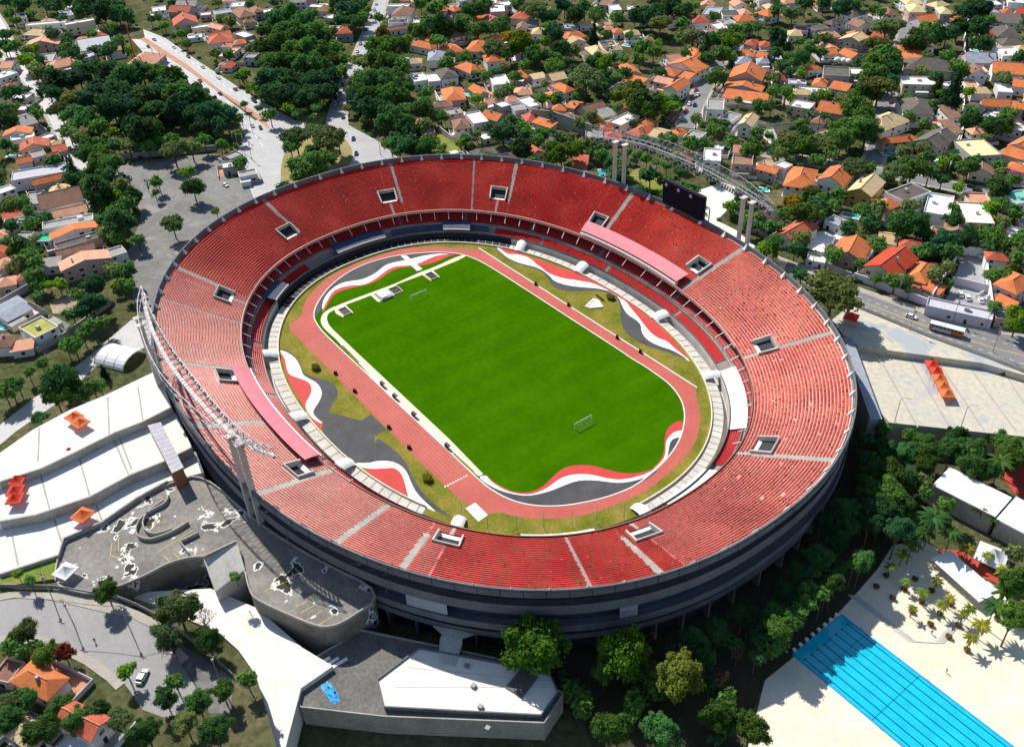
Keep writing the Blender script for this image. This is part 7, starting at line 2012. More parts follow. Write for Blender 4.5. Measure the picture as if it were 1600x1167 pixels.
for m_, c, l in zip(GC, 'dmo', ('dark green', 'mid green', 'olive')):
    o = obj('shrubbery', m_, 'leaf_'+c); o['kind'] = 'stuff'; tag(o, l+' garden shrubs growing between the houses', 'shrubs')
# ---------------------------------------------------------------- walls and fences
WALLS = (('high_wall', 'concrete', 'tall weathered concrete wall behind the far right rim', .4), ('lower_wall', 'concrete', 'low grey wall continuing right of the tall concrete wall', .3), ('white_wall_a', 'white', 'long white boundary wall running up the upper right hillside', .3), ('white_wall_b', 'offwhite', 'white garden wall left of the pale yellow flat-roofed house', .3), ('lot_wall_a', 'white', 'white wall enclosing the walled car park by the right road', .3), ('lot_wall_b', 'wall_lilac', 'lilac wall dividing the walled car park', .3), ('lot_wall_c', 'concrete', 'grey wall left of the bright white yard', .3), ('lot_wall_d', 'concrete', 'grey wall right of the bright white yard', .3), ('mural_wall', 'wall_lilac', 'lilac street wall facing the right-hand road', .35), ('green_wall', 'wall_grey', 'grey-green street wall in front of the orange gabled house', .35), ('villa_wall_a', 'wall_lilac', 'lilac garden wall left of the deep red gabled house', .3), ('villa_wall_b', 'white', 'white garden wall right of the deep red gabled house', .3), ('grass_lot_wall', 'concrete_pale', 'pale wall right of the grass lot behind the rim', .3), ('villa_wall_c', 'offwhite', 'pale wall beside the orange house with the pool', .3), ('lane_wall', 'wall_pinkish', 'pinkish wall along the lane left of the park', .3), ('park_wall', 'concrete', 'grey wall between the park and the parking lot', .35), ('yard_wall', 'wall_grey', 'grey wall around the yard at the left edge', .3), ('cable_wall', 'concrete', 'long low wall above the left avenue', .3))
for key, m, lab, th in WALLS:
    z, h, pts = LINE[key]; o = obj('boundary_wall' , MB().wall(pts, z-.3, z+h, th).wall(pts, z+h+.002, z+h+.14, th+.14), m); tag(o, lab, 'wall')
def fence(key, m, lab, h, step=2.4):
    z, _, pts = LINE[key]; F = empty('fence', (pts[0][0], pts[0][1], z)); tag(F, lab, 'fence'); L = sum(math.dist(a, b) for a, b in zip(pts, pts[1:])); n = int(L/step); P = resample(pts, n)
    for q in P: kid(F, 'post', MB().box(q[0], q[1], z-.1, .12, .12, h+.1), m)
    for i in range(n-1): kid(F, 'panel', MB().wall([lerp(P[i], P[i+1], .03), lerp(P[i], P[i+1], .97)], z+.15, z+h-.05, .05), m)
fence('plaza_fence', 'concrete_pale', 'pale panel fence between the main road and the right plaza', 1.5)
fence('west_fence', 'steel', 'grey panel fence along the lower left street', 1.8, 3)
# ---------------------------------------------------------------- buildings close to the stadium
gr = empty('annex_building', (100, -100, -4)); tag(gr, 'low annex with a dark grey flat roof below the stadium', 'building')
kid(gr, 'wall', MB().prism(POLY['gray_roof'][1], -4.2, 2.9), 'concrete'); kid(gr, 'roof', MB().poly(POLY['gray_roof'][1], 2.92), 'roofing')
gp = POLY['gray_roof'][1]; kid(gr, 'parapet', MB().wall(gp+[gp[0]], 2.9, 3.5, .3), 'concrete')
for k in range(3): a = lerp(gp[7], gp[0], .15+.1*k); b = lerp(gp[7], gp[0], .5+.08*k); kid(gr, 'skylight', MB().wall(offset([a, b], -2.2-1.5*k), 2.95, 3.15, .9), 'white')
tb = MB()
for i in range(9):
    for j in range(7): tb.v.append(((i-4)*.5+random.uniform(-.22, .22), (j-3)*.5+random.uniform(-.22, .22), max(.03, .5-.03*((i-4)**2+(j-3)**2))*random.uniform(.3, 1.3)))
for i in range(8):
    for j in range(6):
        if (i in (0, 7) and j in (0, 5)) or random.random() < .06: continue
        tb.f.append((i*7+j, (i+1)*7+j, (i+1)*7+j+1, i*7+j+1))
tp = obj('tarpaulin', tb, 'tarp', loc=(*lerp(gp[7], gp[5], .45), 2.93)); tp.scale = (1.7, .8, 1); tag(tp, 'crumpled bright blue tarpaulin on the dark grey roof', 'tarpaulin')
wr = empty('white_hall', (118, -88, 3)); tag(wr, 'white flat-roofed hall at the bottom edge below the stadium', 'building'); wp = POLY['white_roof'][1]
kid(wr, 'wall', MB().prism(wp, 2.94, 4.0), 'ext_wall'); kid(wr, 'roof', MB().poly(wp, 4.02), 'plaza_white'); kid(wr, 'parapet', MB().wall(wp+[wp[0]], 4.0, 4.5, .35), 'ext_wall')
for k in (3, 6): kid(wr, 'roof_seam', MB().wall([lerp(wp[0], wp[5], k/9.), lerp(wp[2], wp[3], k/9.)], 4.02, 4.06, .18), 'concrete_pale')
for k in range(5): q = lerp(lerp(wp[0], wp[3], .3), wp[4], .15*k+.1); kid(wr, 'vent', MB().box(q[0]+k*2, q[1]-k*3, 4.02, 1.1, 1.1, .8, .4), 'steel')
c_ = lerp(wp[1], wp[4], .35); kid(wr, 'hatch', MB().box(c_[0], c_[1], 4.03, 5, 7, .3, .3), 'roofing')
def quadhall(name, key, lab, zb, m, wallm='concrete', th=.5):
    z, (a, b, c) = POLY[key]; d = (a[0]+c[0]-b[0], a[1]+c[1]-b[1]); Q_ = [a, b, c, d]
    H = empty(name, (*lerp(a, c, .5), zb)); tag(H, lab, 'building')
    kid(H, 'wall', MB().prism([lerp(lerp(a, c, .5), q, .97) for q in Q_], zb-.2, z-th), wallm); kid(H, 'roof', MB().prism(Q_, z-th+.01, z), m)
    for k in range(1, 6):
        p0, p1 = lerp(a, b, k/6.), lerp(d, c, k/6.); kid(H, 'roof_seam', MB().wall([p0, p1], z, z+.06, .12), m)
    return H
quadhall('sports_hall', 'hall_roof', 'white-roofed sports hall right of the garden trees', -4, 'white'); quadhall('sports_hall', 'hall_roof2', 'white-roofed hall at the right edge above the palms', -4, 'white')
cz, (a, b, c) = POLY['canopy_roof']; d = (a[0]+c[0]-b[0], a[1]+c[1]-b[1]); cn = empty('poolside_canopy', (*lerp(a, c, .5), -4)); tag(cn, 'long white poolside canopy among the palms', 'canopy')
kid(cn, 'roof', MB().prism([a, b, c, d], cz-.2, cz), 'white')
for k in range(6):
    for e, f in ((a, b), (d, c)): q = lerp(lerp(e, f, .04+k*.184), lerp(a, c, .5), .04); kid(cn, 'post', MB().box(q[0], q[1], -4, .15, .15, 3.0), 'steel')
wz, wq = POLY['walkway_roof']; cwk = empty('covered_walkway', (*lerp(wq[0], wq[2], .5), 5)); tag(cwk, 'covered walkway with ribbed pale roof on the white terraces', 'walkway')
kid(cwk, 'roof', MB().prism(wq, 17.1, 17.35), 'roof_l'); kid(cwk, 'wall', MB().prism([lerp(lerp(wq[0], wq[2], .5), q, .93) for q in wq], 9, 17.1), 'wall_brick')
for k in range(1, 12): kid(cwk, 'roof_rib', MB().wall([lerp(wq[0], wq[3], k/12.), lerp(wq[1], wq[2], k/12.)], 17.35, 17.43, .14), 'roof_w')
gz, gq = POLY['gangway_roof']; gw = empty('entrance_gangway', (*lerp(gq[0], gq[2], .5), 5)); tag(gw, 'long sloping entrance gangway roof between stadium and right plaza', 'gangway')
kid(gw, 'roof', MB().prism(gq, 8.3, 8.6), 'roof_m'); kid(gw, 'wall', MB().prism([lerp(lerp(gq[0], gq[2], .5), q, .9) for q in gq], -4, 8.3), 'concrete')
# slip road slab fanning out below the near rim
fan = empty('service_bridge', (108, -64, 3)); tag(fan, 'fan-shaped concrete service bridge under the near rim', 'bridge')
t_ = -.80; e0, e1 = up(t_-.05, .99), up(t_+.05, .99); f0, f1 = up(t_-.018, 1.35), up(t_+.018, 1.35); g0, g1 = up(t_-.026, 1.12), up(t_+.026, 1.12)
kid(fan, 'slab', MB().prism([e0, lerp(lerp(e0, g0, .5), lerp(e1, g1, .5), .18), g0, f0, f1, g1, lerp(lerp(e1, g1, .5), lerp(e0, g0, .5), .18), e1], 3.6, 4.2), 'concrete_pale')
kid(fan, 'pier', MB().box(*lerp(f0, f1, .5), -4.2, 2, 2, 7.8), 'concrete')
# ---------------------------------------------------------------- swimming pool
pa, pb, pc = POLY['swim_pool'][1]; x0, x1 = min(pa[0], pb[0]), 203.0; y0, y1 = pa[1], pb[1]
sp = empty('swimming_pool', ((x0+x1)/2, (y0+y1)/2, -4)); tag(sp, 'large turquoise lap pool with dark lane lines', 'pool')
kid(sp, 'water', MB().box((x0+x1)/2, (y0+y1)/2, -4.3, x1-x0, y1-y0, .36), 'water')
kid(sp, 'coping', MB().wall([(x0, y0), (x1, y0), (x1, y1), (x0, y1), (x0, y0)], -4, -3.88, .5), 'tarp')
for k in range(8):
    y = y0+(y1-y0)*(k+.5)/8; kid(sp, 'lane_line', MB().box((x0+x1)/2+.5, y, -3.935, x1-x0-5, .28, .008).box(x0+3, y, -3.935, .28, 1.0, .008), 'lane')
for k in range(8): kid(sp, 'starting_block', MB().box(x0-.6, y0+(y1-y0)*(k+.5)/8, -4, .8, .7, .75), 'white')
for yy in (y0, y1):
    for xx in (x0+6, x0+26): kid(sp, 'ladder', MB().tube((xx, yy-.2, -4), (xx, yy-.2, -3.1), .05, k=5).tube((xx+.6, yy-.2, -4), (xx+.6, yy-.2, -3.1), .05, k=5).tube((xx, yy-.2, -3.1), (xx+.6, yy-.2, -3.1), .05, k=5), 'steel')
for k in range(2): kid(sp, 'rope', MB().tube((x0+8+k*16, y0, -3.9), (x0+8+k*16, y1, -3.9), .04, k=4), 'lane')
st = MB()
for k in range(4): st.ribbon([(a_[0]+.45*k, a_[1]+.45*k) for a_ in STEPS], -3.94+.03*k, .4)
struct('pool_steps', st, 'concrete_pale')
# ---------------------------------------------------------------- garden pools
for i, (x, y) in enumerate(PTS['pools'][1]):
    big = i == 8; L, W = (13, 9) if big else (random.uniform(6, 8.5), random.uniform(3.2, 4.4)); a = random.uniform(-.3, .3)+.6
    G = empty('garden_pool', (x, y, 8), a); obj('coping', MB().wall([(-L/2, -W/2), (L/2, -W/2), (L/2, W/2), (-L/2, W/2), (-L/2, -W/2)], 0, .32, .9), 'offwhite', G); obj('water', MB().box(0, 0, 0, L-.6, W-.6, .24), 'water2', G)
    px_, py_ = photo(x, y, 8); LAB.append((G, 'turquoise garden pool', place(px_, py_), 'pool', 'garden pools', px_))
rank_labels(LAB); LAB = []
# ---------------------------------------------------------------- tents
def tent(x, y, z, s, m, a, lab, grp=None, nm='tent'):
    T = empty(nm, (x, y, z), a); h = 2.4; mb = MB(); r = s/2; n = 5
    for sx, sy in ((1, 0), (0, 1), (-1, 0), (0, -1)):     # four sagging faces up to the peak
        px_, py_ = -sy, sx; rows = []
        for k in range(n+1):
            t = k/n; hw = r*(1-t); zz_ = h+1.9*t**1.7*(s/5); rows.append(((sx*r*(1-t)+px_*hw, sy*r*(1-t)+py_*hw, zz_), (sx*r*(1-t)-px_*hw, sy*r*(1-t)-py_*hw, zz_)))
        for k in range(n): mb.quad(rows[k][1], rows[k][0], rows[k+1][0], rows[k+1][1])
        mb.quad((sx*r+px_*r, sy*r+py_*r, h-.4), (sx*r+px_*r, sy*r+py_*r, h), (sx*r-px_*r, sy*r-py_*r, h), (sx*r-px_*r, sy*r-py_*r, h-.4))
    obj('canopy', mb, m, T)
    for sx in (-1, 1):
        for sy in (-1, 1): obj('leg', MB().tube((sx*(r-.1), sy*(r-.1), 0), (sx*(r-.1), sy*(r-.1), h), .05, k=5), 'steel_white', T)
    tag(T, lab, 'tent', grp); return T
dirx = math.atan2(-2.9, 3.1)
for i, (x, y) in enumerate(PTS['tents_east'][1]): tent(x, y, 5.5, 4.2, 'tent_red' if i < 2 else 'tent_orange', dirx, '%s marquee tent in the row on the right plaza' % ('topmost red', 'second red', 'middle orange', 'fourth orange', 'lowest orange')[i], 'marquee row on the right plaza')
for i, (x, y) in enumerate(PTS['tents_west'][1]): tent(x, y, 14, 4.3, 'tent_red', 1.0, '%s red tent in the row on the white terraces' % ('top', 'middle', 'bottom')[i], 'red tents on the white terraces')
x, y = PTS['tent_red_west'][1][0]; tent(x-1.5, y-.6, 16.56, 4.4, 'tent_orange', .3, 'upper orange-red tent near the terrace trees', 'pair of tents on the top terrace'); tent(x+2.9, y+.2, 16.56, 4.4, 'tent_orange', .3, 'lower orange-red tent near the terrace trees', 'pair of tents on the top terrace')
x, y = PTS['tent_west_low'][1][0]; tent(x, y, 11, 5, 'tent_orange', .5, 'single orange tent at the edge of the lowest terrace')
x, y = PTS['tent_mid'][1][0]; tent(x, y, 14, 2.2, 'tent_red', .5, 'tiny red tent in the middle of the terraces')
x, y = PTS['tent_corner'][1][0]; tent(x, y, 8.1, 5, 'tent_red', .4, 'red tent beside the rim under the big roadside tree')
x, y = PTS['tent_white_deck'][1][0]; tent(x, y, 10.03, 5, 'tent_white', .5, 'white tent at the entrance of the parking deck')
x, y = PTS['gazebo'][1][0]; tent(x, y, -4, 8, 'tent_white', .3, 'grey-white gazebo tent among the pool palms', None, 'gazebo')
for i, (x, y) in enumerate(PTS['white_domes'][1]):
    D_ = empty('garden_canopy', (x, y, 8)); obj('canopy', MB().lathe([(2.2, 2.2), (2.1, 2.9), (1.6, 3.6), (.8, 4.0), (.01, 4.15)], k=12), 'tent_white', D_)
    for k in range(4): obj('leg', MB().tube((1.45*(1 if k % 2 else -1), 1.45*(1 if k > 1 else -1), 0), (1.45*(1 if k % 2 else -1), 1.45*(1 if k > 1 else -1), 2.3), .05, k=4), 'steel', D_)
    px_, py_ = photo(x, y, 8); LAB.append((D_, 'white domed garden canopy', 'beside the dark flat-roofed house', 'canopy', 'white domed canopies', px_))
rank_labels(LAB); LAB = []
x, y = PTS['dome_tent'][1][0]; DT = empty('vault_tent', (x, y, 8), .55); tag(DT, 'large white vaulted tent beside the left avenue', 'tent')
mb = MB(); nn = 10
for i in range(nn+1):
    a = PI*i/nn
    for yy in (-9, 9): mb.v.append((yy*.75, -6*math.cos(a), 3.4*math.sin(a)+.3))
for i in range(nn): mb.f.append((2*i, 2*i+1, 2*i+3, 2*i+2))
obj('canopy', mb, 'tent_white', DT)
for yy in (-8.6, -3, 3, 8.6):
    rb = MB()
    for i in range(nn): rb.tube((yy*.75, -6.05*math.cos(PI*i/nn), 3.45*math.sin(PI*i/nn)+.3), (yy*.75, -6.05*math.cos(PI*(i+1)/nn), 3.45*math.sin(PI*(i+1)/nn)+.3), .07, k=4, cap=False)
    obj('rib', rb, 'steel_white', DT)
# ---------------------------------------------------------------- field furniture
def goal(x, s, lab):
    G = empty('goal', (x, 0, 0)); tag(G, lab, 'goal', 'pair of goals')
    obj('post', MB().tube((0, -3.66, 0), (0, -3.66, 2.44), .09), 'paint_white', G); obj('post', MB().tube((0, 3.66, 0), (0, 3.66, 2.44), .09), 'paint_white', G); obj('crossbar', MB().tube((0, -3.75, 2.44), (0, 3.75, 2.44), .09), 'paint_white', G)
    nt_ = MB()
    for k in range(8): yy = -3.6+k*7.2/7; nt_.tube((0, yy, 2.4), (s*.9, yy, 2.3), .012, k=3, cap=False).tube((s*.9, yy, 2.3), (s*1.9, yy, .05), .012, k=3, cap=False)
    for k in range(5): nt_.tube((s*(.9+k*.25), -3.6, 2.3-k*.56), (s*(.9+k*.25), 3.6, 2.3-k*.56), .012, k=3, cap=False)
    obj('net', nt_, 'steel_white', G)
goal(51.3, 1, 'white goal at the near end of the pitch'); goal(-51.3, -1, 'white goal at the far end of the pitch')
for i, (x, y) in enumerate(PTS['benches'][1]):
    B = empty('dugout', (x, y, 0)); B.scale = (.85, .8, .75); L = 3.0; mb = MB()
    pr = [(-.9, 0), (-.9, 1.7), (-.5, 2.1), (.5, 2.2), (.5, 2.1), (-.45, 2.0), (-.8, 1.65), (-.8, 0)]
    mb.add([(-L/2, q[0], q[1]) for q in pr]+[(L/2, q[0], q[1]) for q in pr], [(k, (k+1) % 8, 8+(k+1) % 8, 8+k) for k in range(8)]+[tuple(range(8))[::-1], tuple(range(8, 16))])
    obj('shell', mb, 'black', B); obj('bench', MB().box(0, -.3, .4, L-.4, .45, .08).box(-1, -.3, 0, .1, .4, .4).box(1, -.3, 0, .1, .4, .4), 'steel', B)
    tag(B, 'small black dugout shelter, %s from the far end of the left touchline' % ORD[i], 'dugout', 'dugouts along the left touchline')
for i, (x, y) in enumerate(PTS['speakers'][1]):
    S = empty('loudspeaker', (x, y, 0), .5); obj('cabinet', MB().box(0, 0, .25, 1.0, .8, 1.1, .2), 'black', S); obj('stand', MB().box(.1, 0, 0, 1.3, .9, .25), 'ext_dark', S)
    tag(S, 'black loudspeaker, %s from the far end of the %s track straight' % (ORD[i % 4], 'left' if i < 4 else 'right'), 'loudspeaker', 'loudspeakers along the running track')
for i, (x, y) in enumerate(PTS['topiary'][1]):
    S = empty('topiary', (x, y, 0)); c = bpy.data.objects.new('foliage', bush); COL.objects.link(c); c.parent = S; c.material_slots[0].link = 'OBJECT'; c.material_slots[0].material = MAT['leaf_y']; c.scale = (2.1, 2.1, 1.6); c.location = (0, 0, .8)
    obj('stem', MB().tube((0, 0, 0), (0, 0, .8), .15), 'bark', S); tag(S, 'clipped round yellow-green shrub ' + ('near the far left wave', 'by the near left track straight', 'beside the white shield on the right verge')[i], 'shrub', 'clipped shrubs round the pitch')
hx, hy = PTS['topiary'][1][2]; hb = MB()
for k in range(60): hb.box(hx-5+random.uniform(-.3, .3)+k*.075, hy-2.6+random.uniform(-.25, .25)-k*.01, .0, .35, .35, random.uniform(.5, .8), random.random())
o = obj('clipped_hedge', hb, 'leaf_y'); tag(o, 'short clipped hedge strip beside the white shield', 'hedge')
x, y = PTS['shield'][1][0]; SH = empty('club_shield', (x, y, 0), math.radians(-8)); tag(SH, 'white pentagonal club shield lying on the right verge', 'shield')
pg = [(-3.4, 2.3), (3.4, 2.3), (3.4, -.2), (0, -4.2), (-3.4, -.2)]; SH.rotation_euler = (0, 0, 1.9)
obj('plate', MB().prism(pg, 0, .45), 'white', SH); obj('red_field', MB().poly([(-2.6, .2), (-.5, .2), (-.5, -2.4), (-2.4, -.2)], .455), 'paint_white', SH); obj('mark', MB().box(0, -1.5, .45, .3, 2.6, .02).box(0, .5, .45, 6, .25, .02), 'steel', SH); obj('letters', MB().box(-1.6, 1.4, .45, .9, .7, .03).box(0, 1.4, .45, .9, .7, .03).box(1.6, 1.4, .45, .9, .7, .03), 'ext_wall', SH)
for i, (x, y) in enumerate(PTS['net_poles'][1]):
    N_ = empty('net_pole', (x, y, 0)); obj('pole', MB().tube((0, 0, 0), (0, 0, 7.5), .09, .06), 'steel_white', N_); obj('foot', MB().box(0, 0, 0, .5, .5, .12), 'concrete', N_); tag(N_, 'slim white net pole, %s from left along the near verge' % ORD[i], 'pole', 'net poles behind the near goal')
for i, (x, y) in enumerate(PTS['pits'][1]):
    Pq = empty('stair_pit', (x+1.2, y, 0)); L, W = (5.4, 3.6) if i != 1 else (5.2, 4.2); obj('opening', MB().box(0, 0, .04, L, W, .02), 'black', Pq); obj('kerb', MB().wall([(-L/2, -W/2), (L/2, -W/2), (L/2, W/2), (-L/2, W/2), (-L/2, -W/2)], .03, .5, .25), 'cream', Pq)
    obj('step', MB().box(L*.28, 0, .06, L*.3, W-.5, .05).box(L*.08, 0, .06, .2, W-.5, .04), 'black', Pq); tag(Pq, 'dark stair pit with pale kerb, %s at the far end of the pitch' % ('leftmost', 'middle', 'rightmost')[i], 'stair pit', 'stair pits behind the far goal')
x, y = PTS['mat_white'][1][0]; RM = empty('mat_stack', (x+1.5, y, 0)); tag(RM, 'grey-white pole vault mat pile beside the middle stair pit', 'mats')
obj('mat', MB().box(0, 0, .03, 6.2, 5.4, .9), 'roof_l', RM); obj('cover', MB().box(-.4, .2, .93, 5.0, 4.4, .25, .04).box(1.6, -1, .93, 2.0, 2.6, .4, .1), 'offwhite', RM)
# ---------------------------------------------------------------- cars, bus, motorcycle
def car_mesh():
    mb = MB(); st = [(-2.1, .35, .72, .78), (-2.0, .25, .95, .85), (-1.2, .22, 1.0, .88), (.8, .22, .98, .88), (1.9, .25, .8, .84), (2.1, .35, .62, .76)]
    for x, zb_, zt_, hw in st: mb.v += [(x, -hw, zb_), (x, -hw*.98, (zb_+zt_)/2+.1), (x, -hw*.9, zt_), (x, hw*.9, zt_), (x, hw*.98, (zb_+zt_)/2+.1), (x, hw, zb_)]
    for i in range(5):
        for j in range(6): mb.f.append((i*6+j, i*6+(j+1) % 6, (i+1)*6+(j+1) % 6, (i+1)*6+j))
    mb.f += [tuple(range(6)), tuple(range(30, 36))[::-1]]
    mb.add([(-1.15, -.66, 1.42), (.25, -.66, 1.42), (.25, .66, 1.42), (-1.15, .66, 1.42), (-1.25, -.7, 1.36), (.4, -.7, 1.36), (.4, .7, 1.36), (-1.25, .7, 1.36)], [(0, 1, 2, 3), (4, 5, 1, 0), (5, 6, 2, 1), (6, 7, 3, 2), (7, 4, 0, 3)])
    return mb.mesh('body')
CB = car_mesh(); CB.materials.append(MAT['car0'])
CG = MB().add([(-1.8, -.78, .95), (1.05, -.78, .97), (1.05, .78, .97), (-1.8, .78, .95), (-1.25, -.68, 1.37), (.4, -.68, 1.37), (.4, .68, 1.37), (-1.25, .68, 1.37)], [(4, 5, 6, 7), (0, 1, 5, 4), (1, 2, 6, 5), (2, 3, 7, 6), (3, 0, 4, 7)]).mesh('glass'); CG.materials.append(MAT['pane'])
CW = MB()
CW.tube((0, -.11, 0), (0, .11, 0), .32, k=12); CW = CW.mesh('wheel'); CW.materials.append(MAT['tyre'])
def car(x, y, z, a, c):
    C = empty('car', (x, y, z), a); b = bpy.data.objects.new('body', CB); COL.objects.link(b); b.parent = C; b.material_slots[0].link = 'OBJECT'; b.material_slots[0].material = MAT['car%d' % c]
    g_ = bpy.data.objects.new('glass', CG); COL.objects.link(g_); g_.parent = C
    for wx in (-1.3, 1.3):
        for wy in (-.78, .78): w_ = bpy.data.objects.new('wheel', CW); COL.objects.link(w_); w_.parent = C; w_.location = (wx, wy, .32)
    return C
KC = ['white', 'black', 'grey', 'red', 'dark blue', 'silver']
def road_dir(x, y):
    best = (1e9, 0)
    allp = [LINE[k][2] for k in ('west_lane', 'north_road', 'cul_de_sac', 'cross_street', 'hill_street')]+[POLY['right_road'][1][:8], POLY['avenue_left'][1][:5]]
    for pts in allp:
        for i in range(len(pts)-1):
            m_ = lerp(pts[i], pts[i+1], .5); d = math.dist(m_, (x, y))
            if d < best[0]: best = (d, math.atan2(pts[i+1][1]-pts[i][1], pts[i+1][0]-pts[i][0]))
    return best[1]
cc = [0, 0, 0, 0, 0, 1, 2, 1, 2, 1, 1, 1, 1, 5, 0, 2, 4, 0, 3, 4, 0, 2, 4, 1, 2, 5, 1, 0, 0, 1, 1, 2, 4]
for i, (x, y) in enumerate(PTS['cars'][1]):
    z = 8.1; a = road_dir(x, y)
    if 1 <= i <= 4: a = 2.2+.05*i
    if 18 <= i <= 23: a = 1.2*i; 
    if i >= 5: x += .6; y += .6
    if i == 0 or i == 5: z = 8.04
    C = car(x, y, z, a, cc[i % len(cc)]); px_, py_ = photo(x, y, z)
    LAB.append((C, KC[cc[i % len(cc)]]+' car', 'in the walled car park' if 1 <= i <= 4 else place(px_, py_), 'car', 'cars around the stadium', px_))
x, y = PTS['cars_low'][1][0]; C = car(x, y, 9.54, 2.3, 0); LAB.append((C, 'white car', 'by the lower left street', 'car', 'cars around the stadium', 0))
rank_labels(LAB); LAB = []
for key, step, side in (('west_lane', 11, 1), ('cul_de_sac', 9, -1), ('cross_street', 12, 1), ('hill_street', 13, -1), ('north_road', 14, -1)):
    pts = smooth(LINE[key][2], 2); L_n = sum(math.dist(a, b) for a, b in zip(pts, pts[1:])); n_ = int(L_n/step); PP = resample(offset(pts, side*(LINE[key][1]/2-1.1)), max(n_, 3))
    for k in range(1, len(PP)-1):
        if random.random() < .35: continue
        (x, y), (x2, y2) = PP[k], PP[k+1]; c = random.choice((0, 0, 1, 2, 5, 5, 3, 4)); C = car(x, y, 8.1, math.atan2(y2-y, x2-x), c); px_, py_ = photo(x, y, 8)
        LAB.append((C, KC[c]+' parked car', {'west_lane': 'along the lane left of the park', 'cul_de_sac': 'along the cul-de-sac', 'cross_street': 'along the tree-lined cross street', 'hill_street': 'along the hill street', 'north_road': 'along the top centre road'}[key], 'car', 'cars parked along the streets', px_))
for ci, cl in enumerate(AVC):
    for k in range(4, 38, 5):
        q = offset(cl, random.choice((-1.8, 1.8)))[k]; d_ = (cl[k+1][0]-cl[k][0], cl[k+1][1]-cl[k][1]); c = random.choice((0, 1, 2, 5, 5, 3)); C = car(q[0], q[1], 8.05, math.atan2(d_[1], d_[0]), c); px_, py_ = photo(q[0], q[1], 8)
        LAB.append((C, KC[c]+' moving car', 'on the %s carriageway of the avenue' % ('left', 'right')[ci], 'car', 'cars driving on the avenue', px_))
rank_labels(LAB); LAB = []
x, y = PTS['bus'][1][0]; B = empty('bus', (x, y, 8.04), road_dir(x, y)); tag(B, 'white and orange city bus on the right-hand road', 'bus')
obj('body', MB().box(0, 0, .45, 11.6, 2.5, 1.3), 'car5', B); obj('skirt', MB().box(3.6, 0, .5, 4.2, 2.54, 1.25).box(-5.3, 0, .5, 1.05, 2.54, 1.25), 'bus_orange', B); obj('window_band', MB().box(0, 0, 1.75, 11.5, 2.44, .95), 'pane', B); obj('roof', MB().box(0, 0, 2.7, 11.6, 2.5, .3).box(-2, 0, 3.0, 2.2, 1.6, .22), 'white', B)
for k in range(9):
    for sy in (-1, 1): obj('window_post', MB().box(-5.2+k*1.3, sy*1.235, 1.75, .1, .03, .95), 'white', B)
for wx in (-3.6, 3.6):
    for wy in (-1.1, 1.1): w_ = obj('wheel', MB().tube((0, -.15, 0), (0, .15, 0), .48, k=14), 'tyre', B, loc=(wx, wy, .48))
x, y = PTS['moto'][1][0]; Mo = empty('motorcycle', (x, y, 8.04), road_dir(x, y)); tag(Mo, 'dark motorcycle riding behind the bus', 'motorcycle')
for wx in (-.65, .65): obj('wheel', MB().tube((wx, -.06, .32), (wx, .06, .32), .32, k=12), 'tyre', Mo)
obj('frame', MB().tube((-.65, 0, .35), (0, 0, .6), .07).tube((0, 0, .6), (.6, 0, .75), .07).tube((.65, 0, .32), (.45, 0, 1.0), .05).box(-.1, 0, .45, .6, .25, .3), 'black', Mo); obj('seat', MB().box(-.3, 0, .75, .7, .28, .1), 'black', Mo); obj('handlebar', MB().tube((.42, -.35, 1.02), (.42, .35, 1.02), .025, k=5), 'steel', Mo)
# the rider: one skinned figure, seated
def person(name, joints, edges, m, loc, rz):
    me = bpy.data.meshes.new(name); me.from_pydata([j[0] for j in joints], edges, []); o = bpy.data.objects.new(name, me); COL.objects.link(o); me.materials.append(MAT[m])
    sk = o.modifiers.new('skin', 'SKIN'); sv__ = me.skin_vertices[0].data
    for i, j in enumerate(joints): sv__[i].radius = (j[1], j[1])
    sv__[0].use_root = True; o.modifiers.new('sub', 'SUBSURF').levels = 1; o.location = loc; o.rotation_euler = (0, 0, rz); return o
def figure(pose):
    if pose == 'ride': J = [((-.25, 0, .92), .14), ((-.12, 0, 1.2), .15), ((0, 0, 1.42), .13), ((.04, 0, 1.54), .06), ((.08, 0, 1.72), .12), ((.0, .2, 1.4), .07), ((.18, .28, 1.15), .05), ((.4, .3, 1.05), .04), ((.0, -.2, 1.4), .07), ((.18, -.28, 1.15), .05), ((.4, -.3, 1.05), .04), ((.1, .16, .85), .09), ((.05, .17, .42), .06), ((.2, .17, .38), .04), ((.1, -.16, .85), .09), ((.05, -.17, .42), .06), ((.2, -.17, .38), .04)]
    else: J = [((0, 0, .92), .14), ((0, 0, 1.15), .14), ((0, 0, 1.40), .14), ((0, 0, 1.52), .06), ((.02, 0, 1.68), .11), ((0, .2, 1.4), .065), ((.03, .26, 1.12), .05), ((.12, .25, .88), .04), ((0, -.2, 1.4), .065), ((-.03, -.26, 1.12), .05), ((-.08, -.25, .86), .04), ((.06, .1, .5), .08), ((-.02, .1, .08), .055), ((.14, .1, .05), .045), ((-.05, -.1, .5), .08), ((-.2, -.1, .1), .055), ((-.06, -.1, .05), .045)]
    return J, [(0, 1), (1, 2), (2, 3), (3, 4), (2, 5), (5, 6), (6, 7), (2, 8), (8, 9), (9, 10), (0, 11), (11, 12), (12, 13), (0, 14), (14, 15), (15, 16)]
J, E = figure('ride'); P_ = person('person', J, E, 'cloth', (x, y, 8.04), road_dir(x, y)); tag(P_, 'person in dark clothes riding the motorcycle behind the bus', 'person')
for i, (x, y, z, m, lab) in enumerate(PEOPLE):
    J, E = figure('walk'); P_ = person('person', J, E, m, (x, y, z), 1.3*i); tag(P_, lab, 'person')
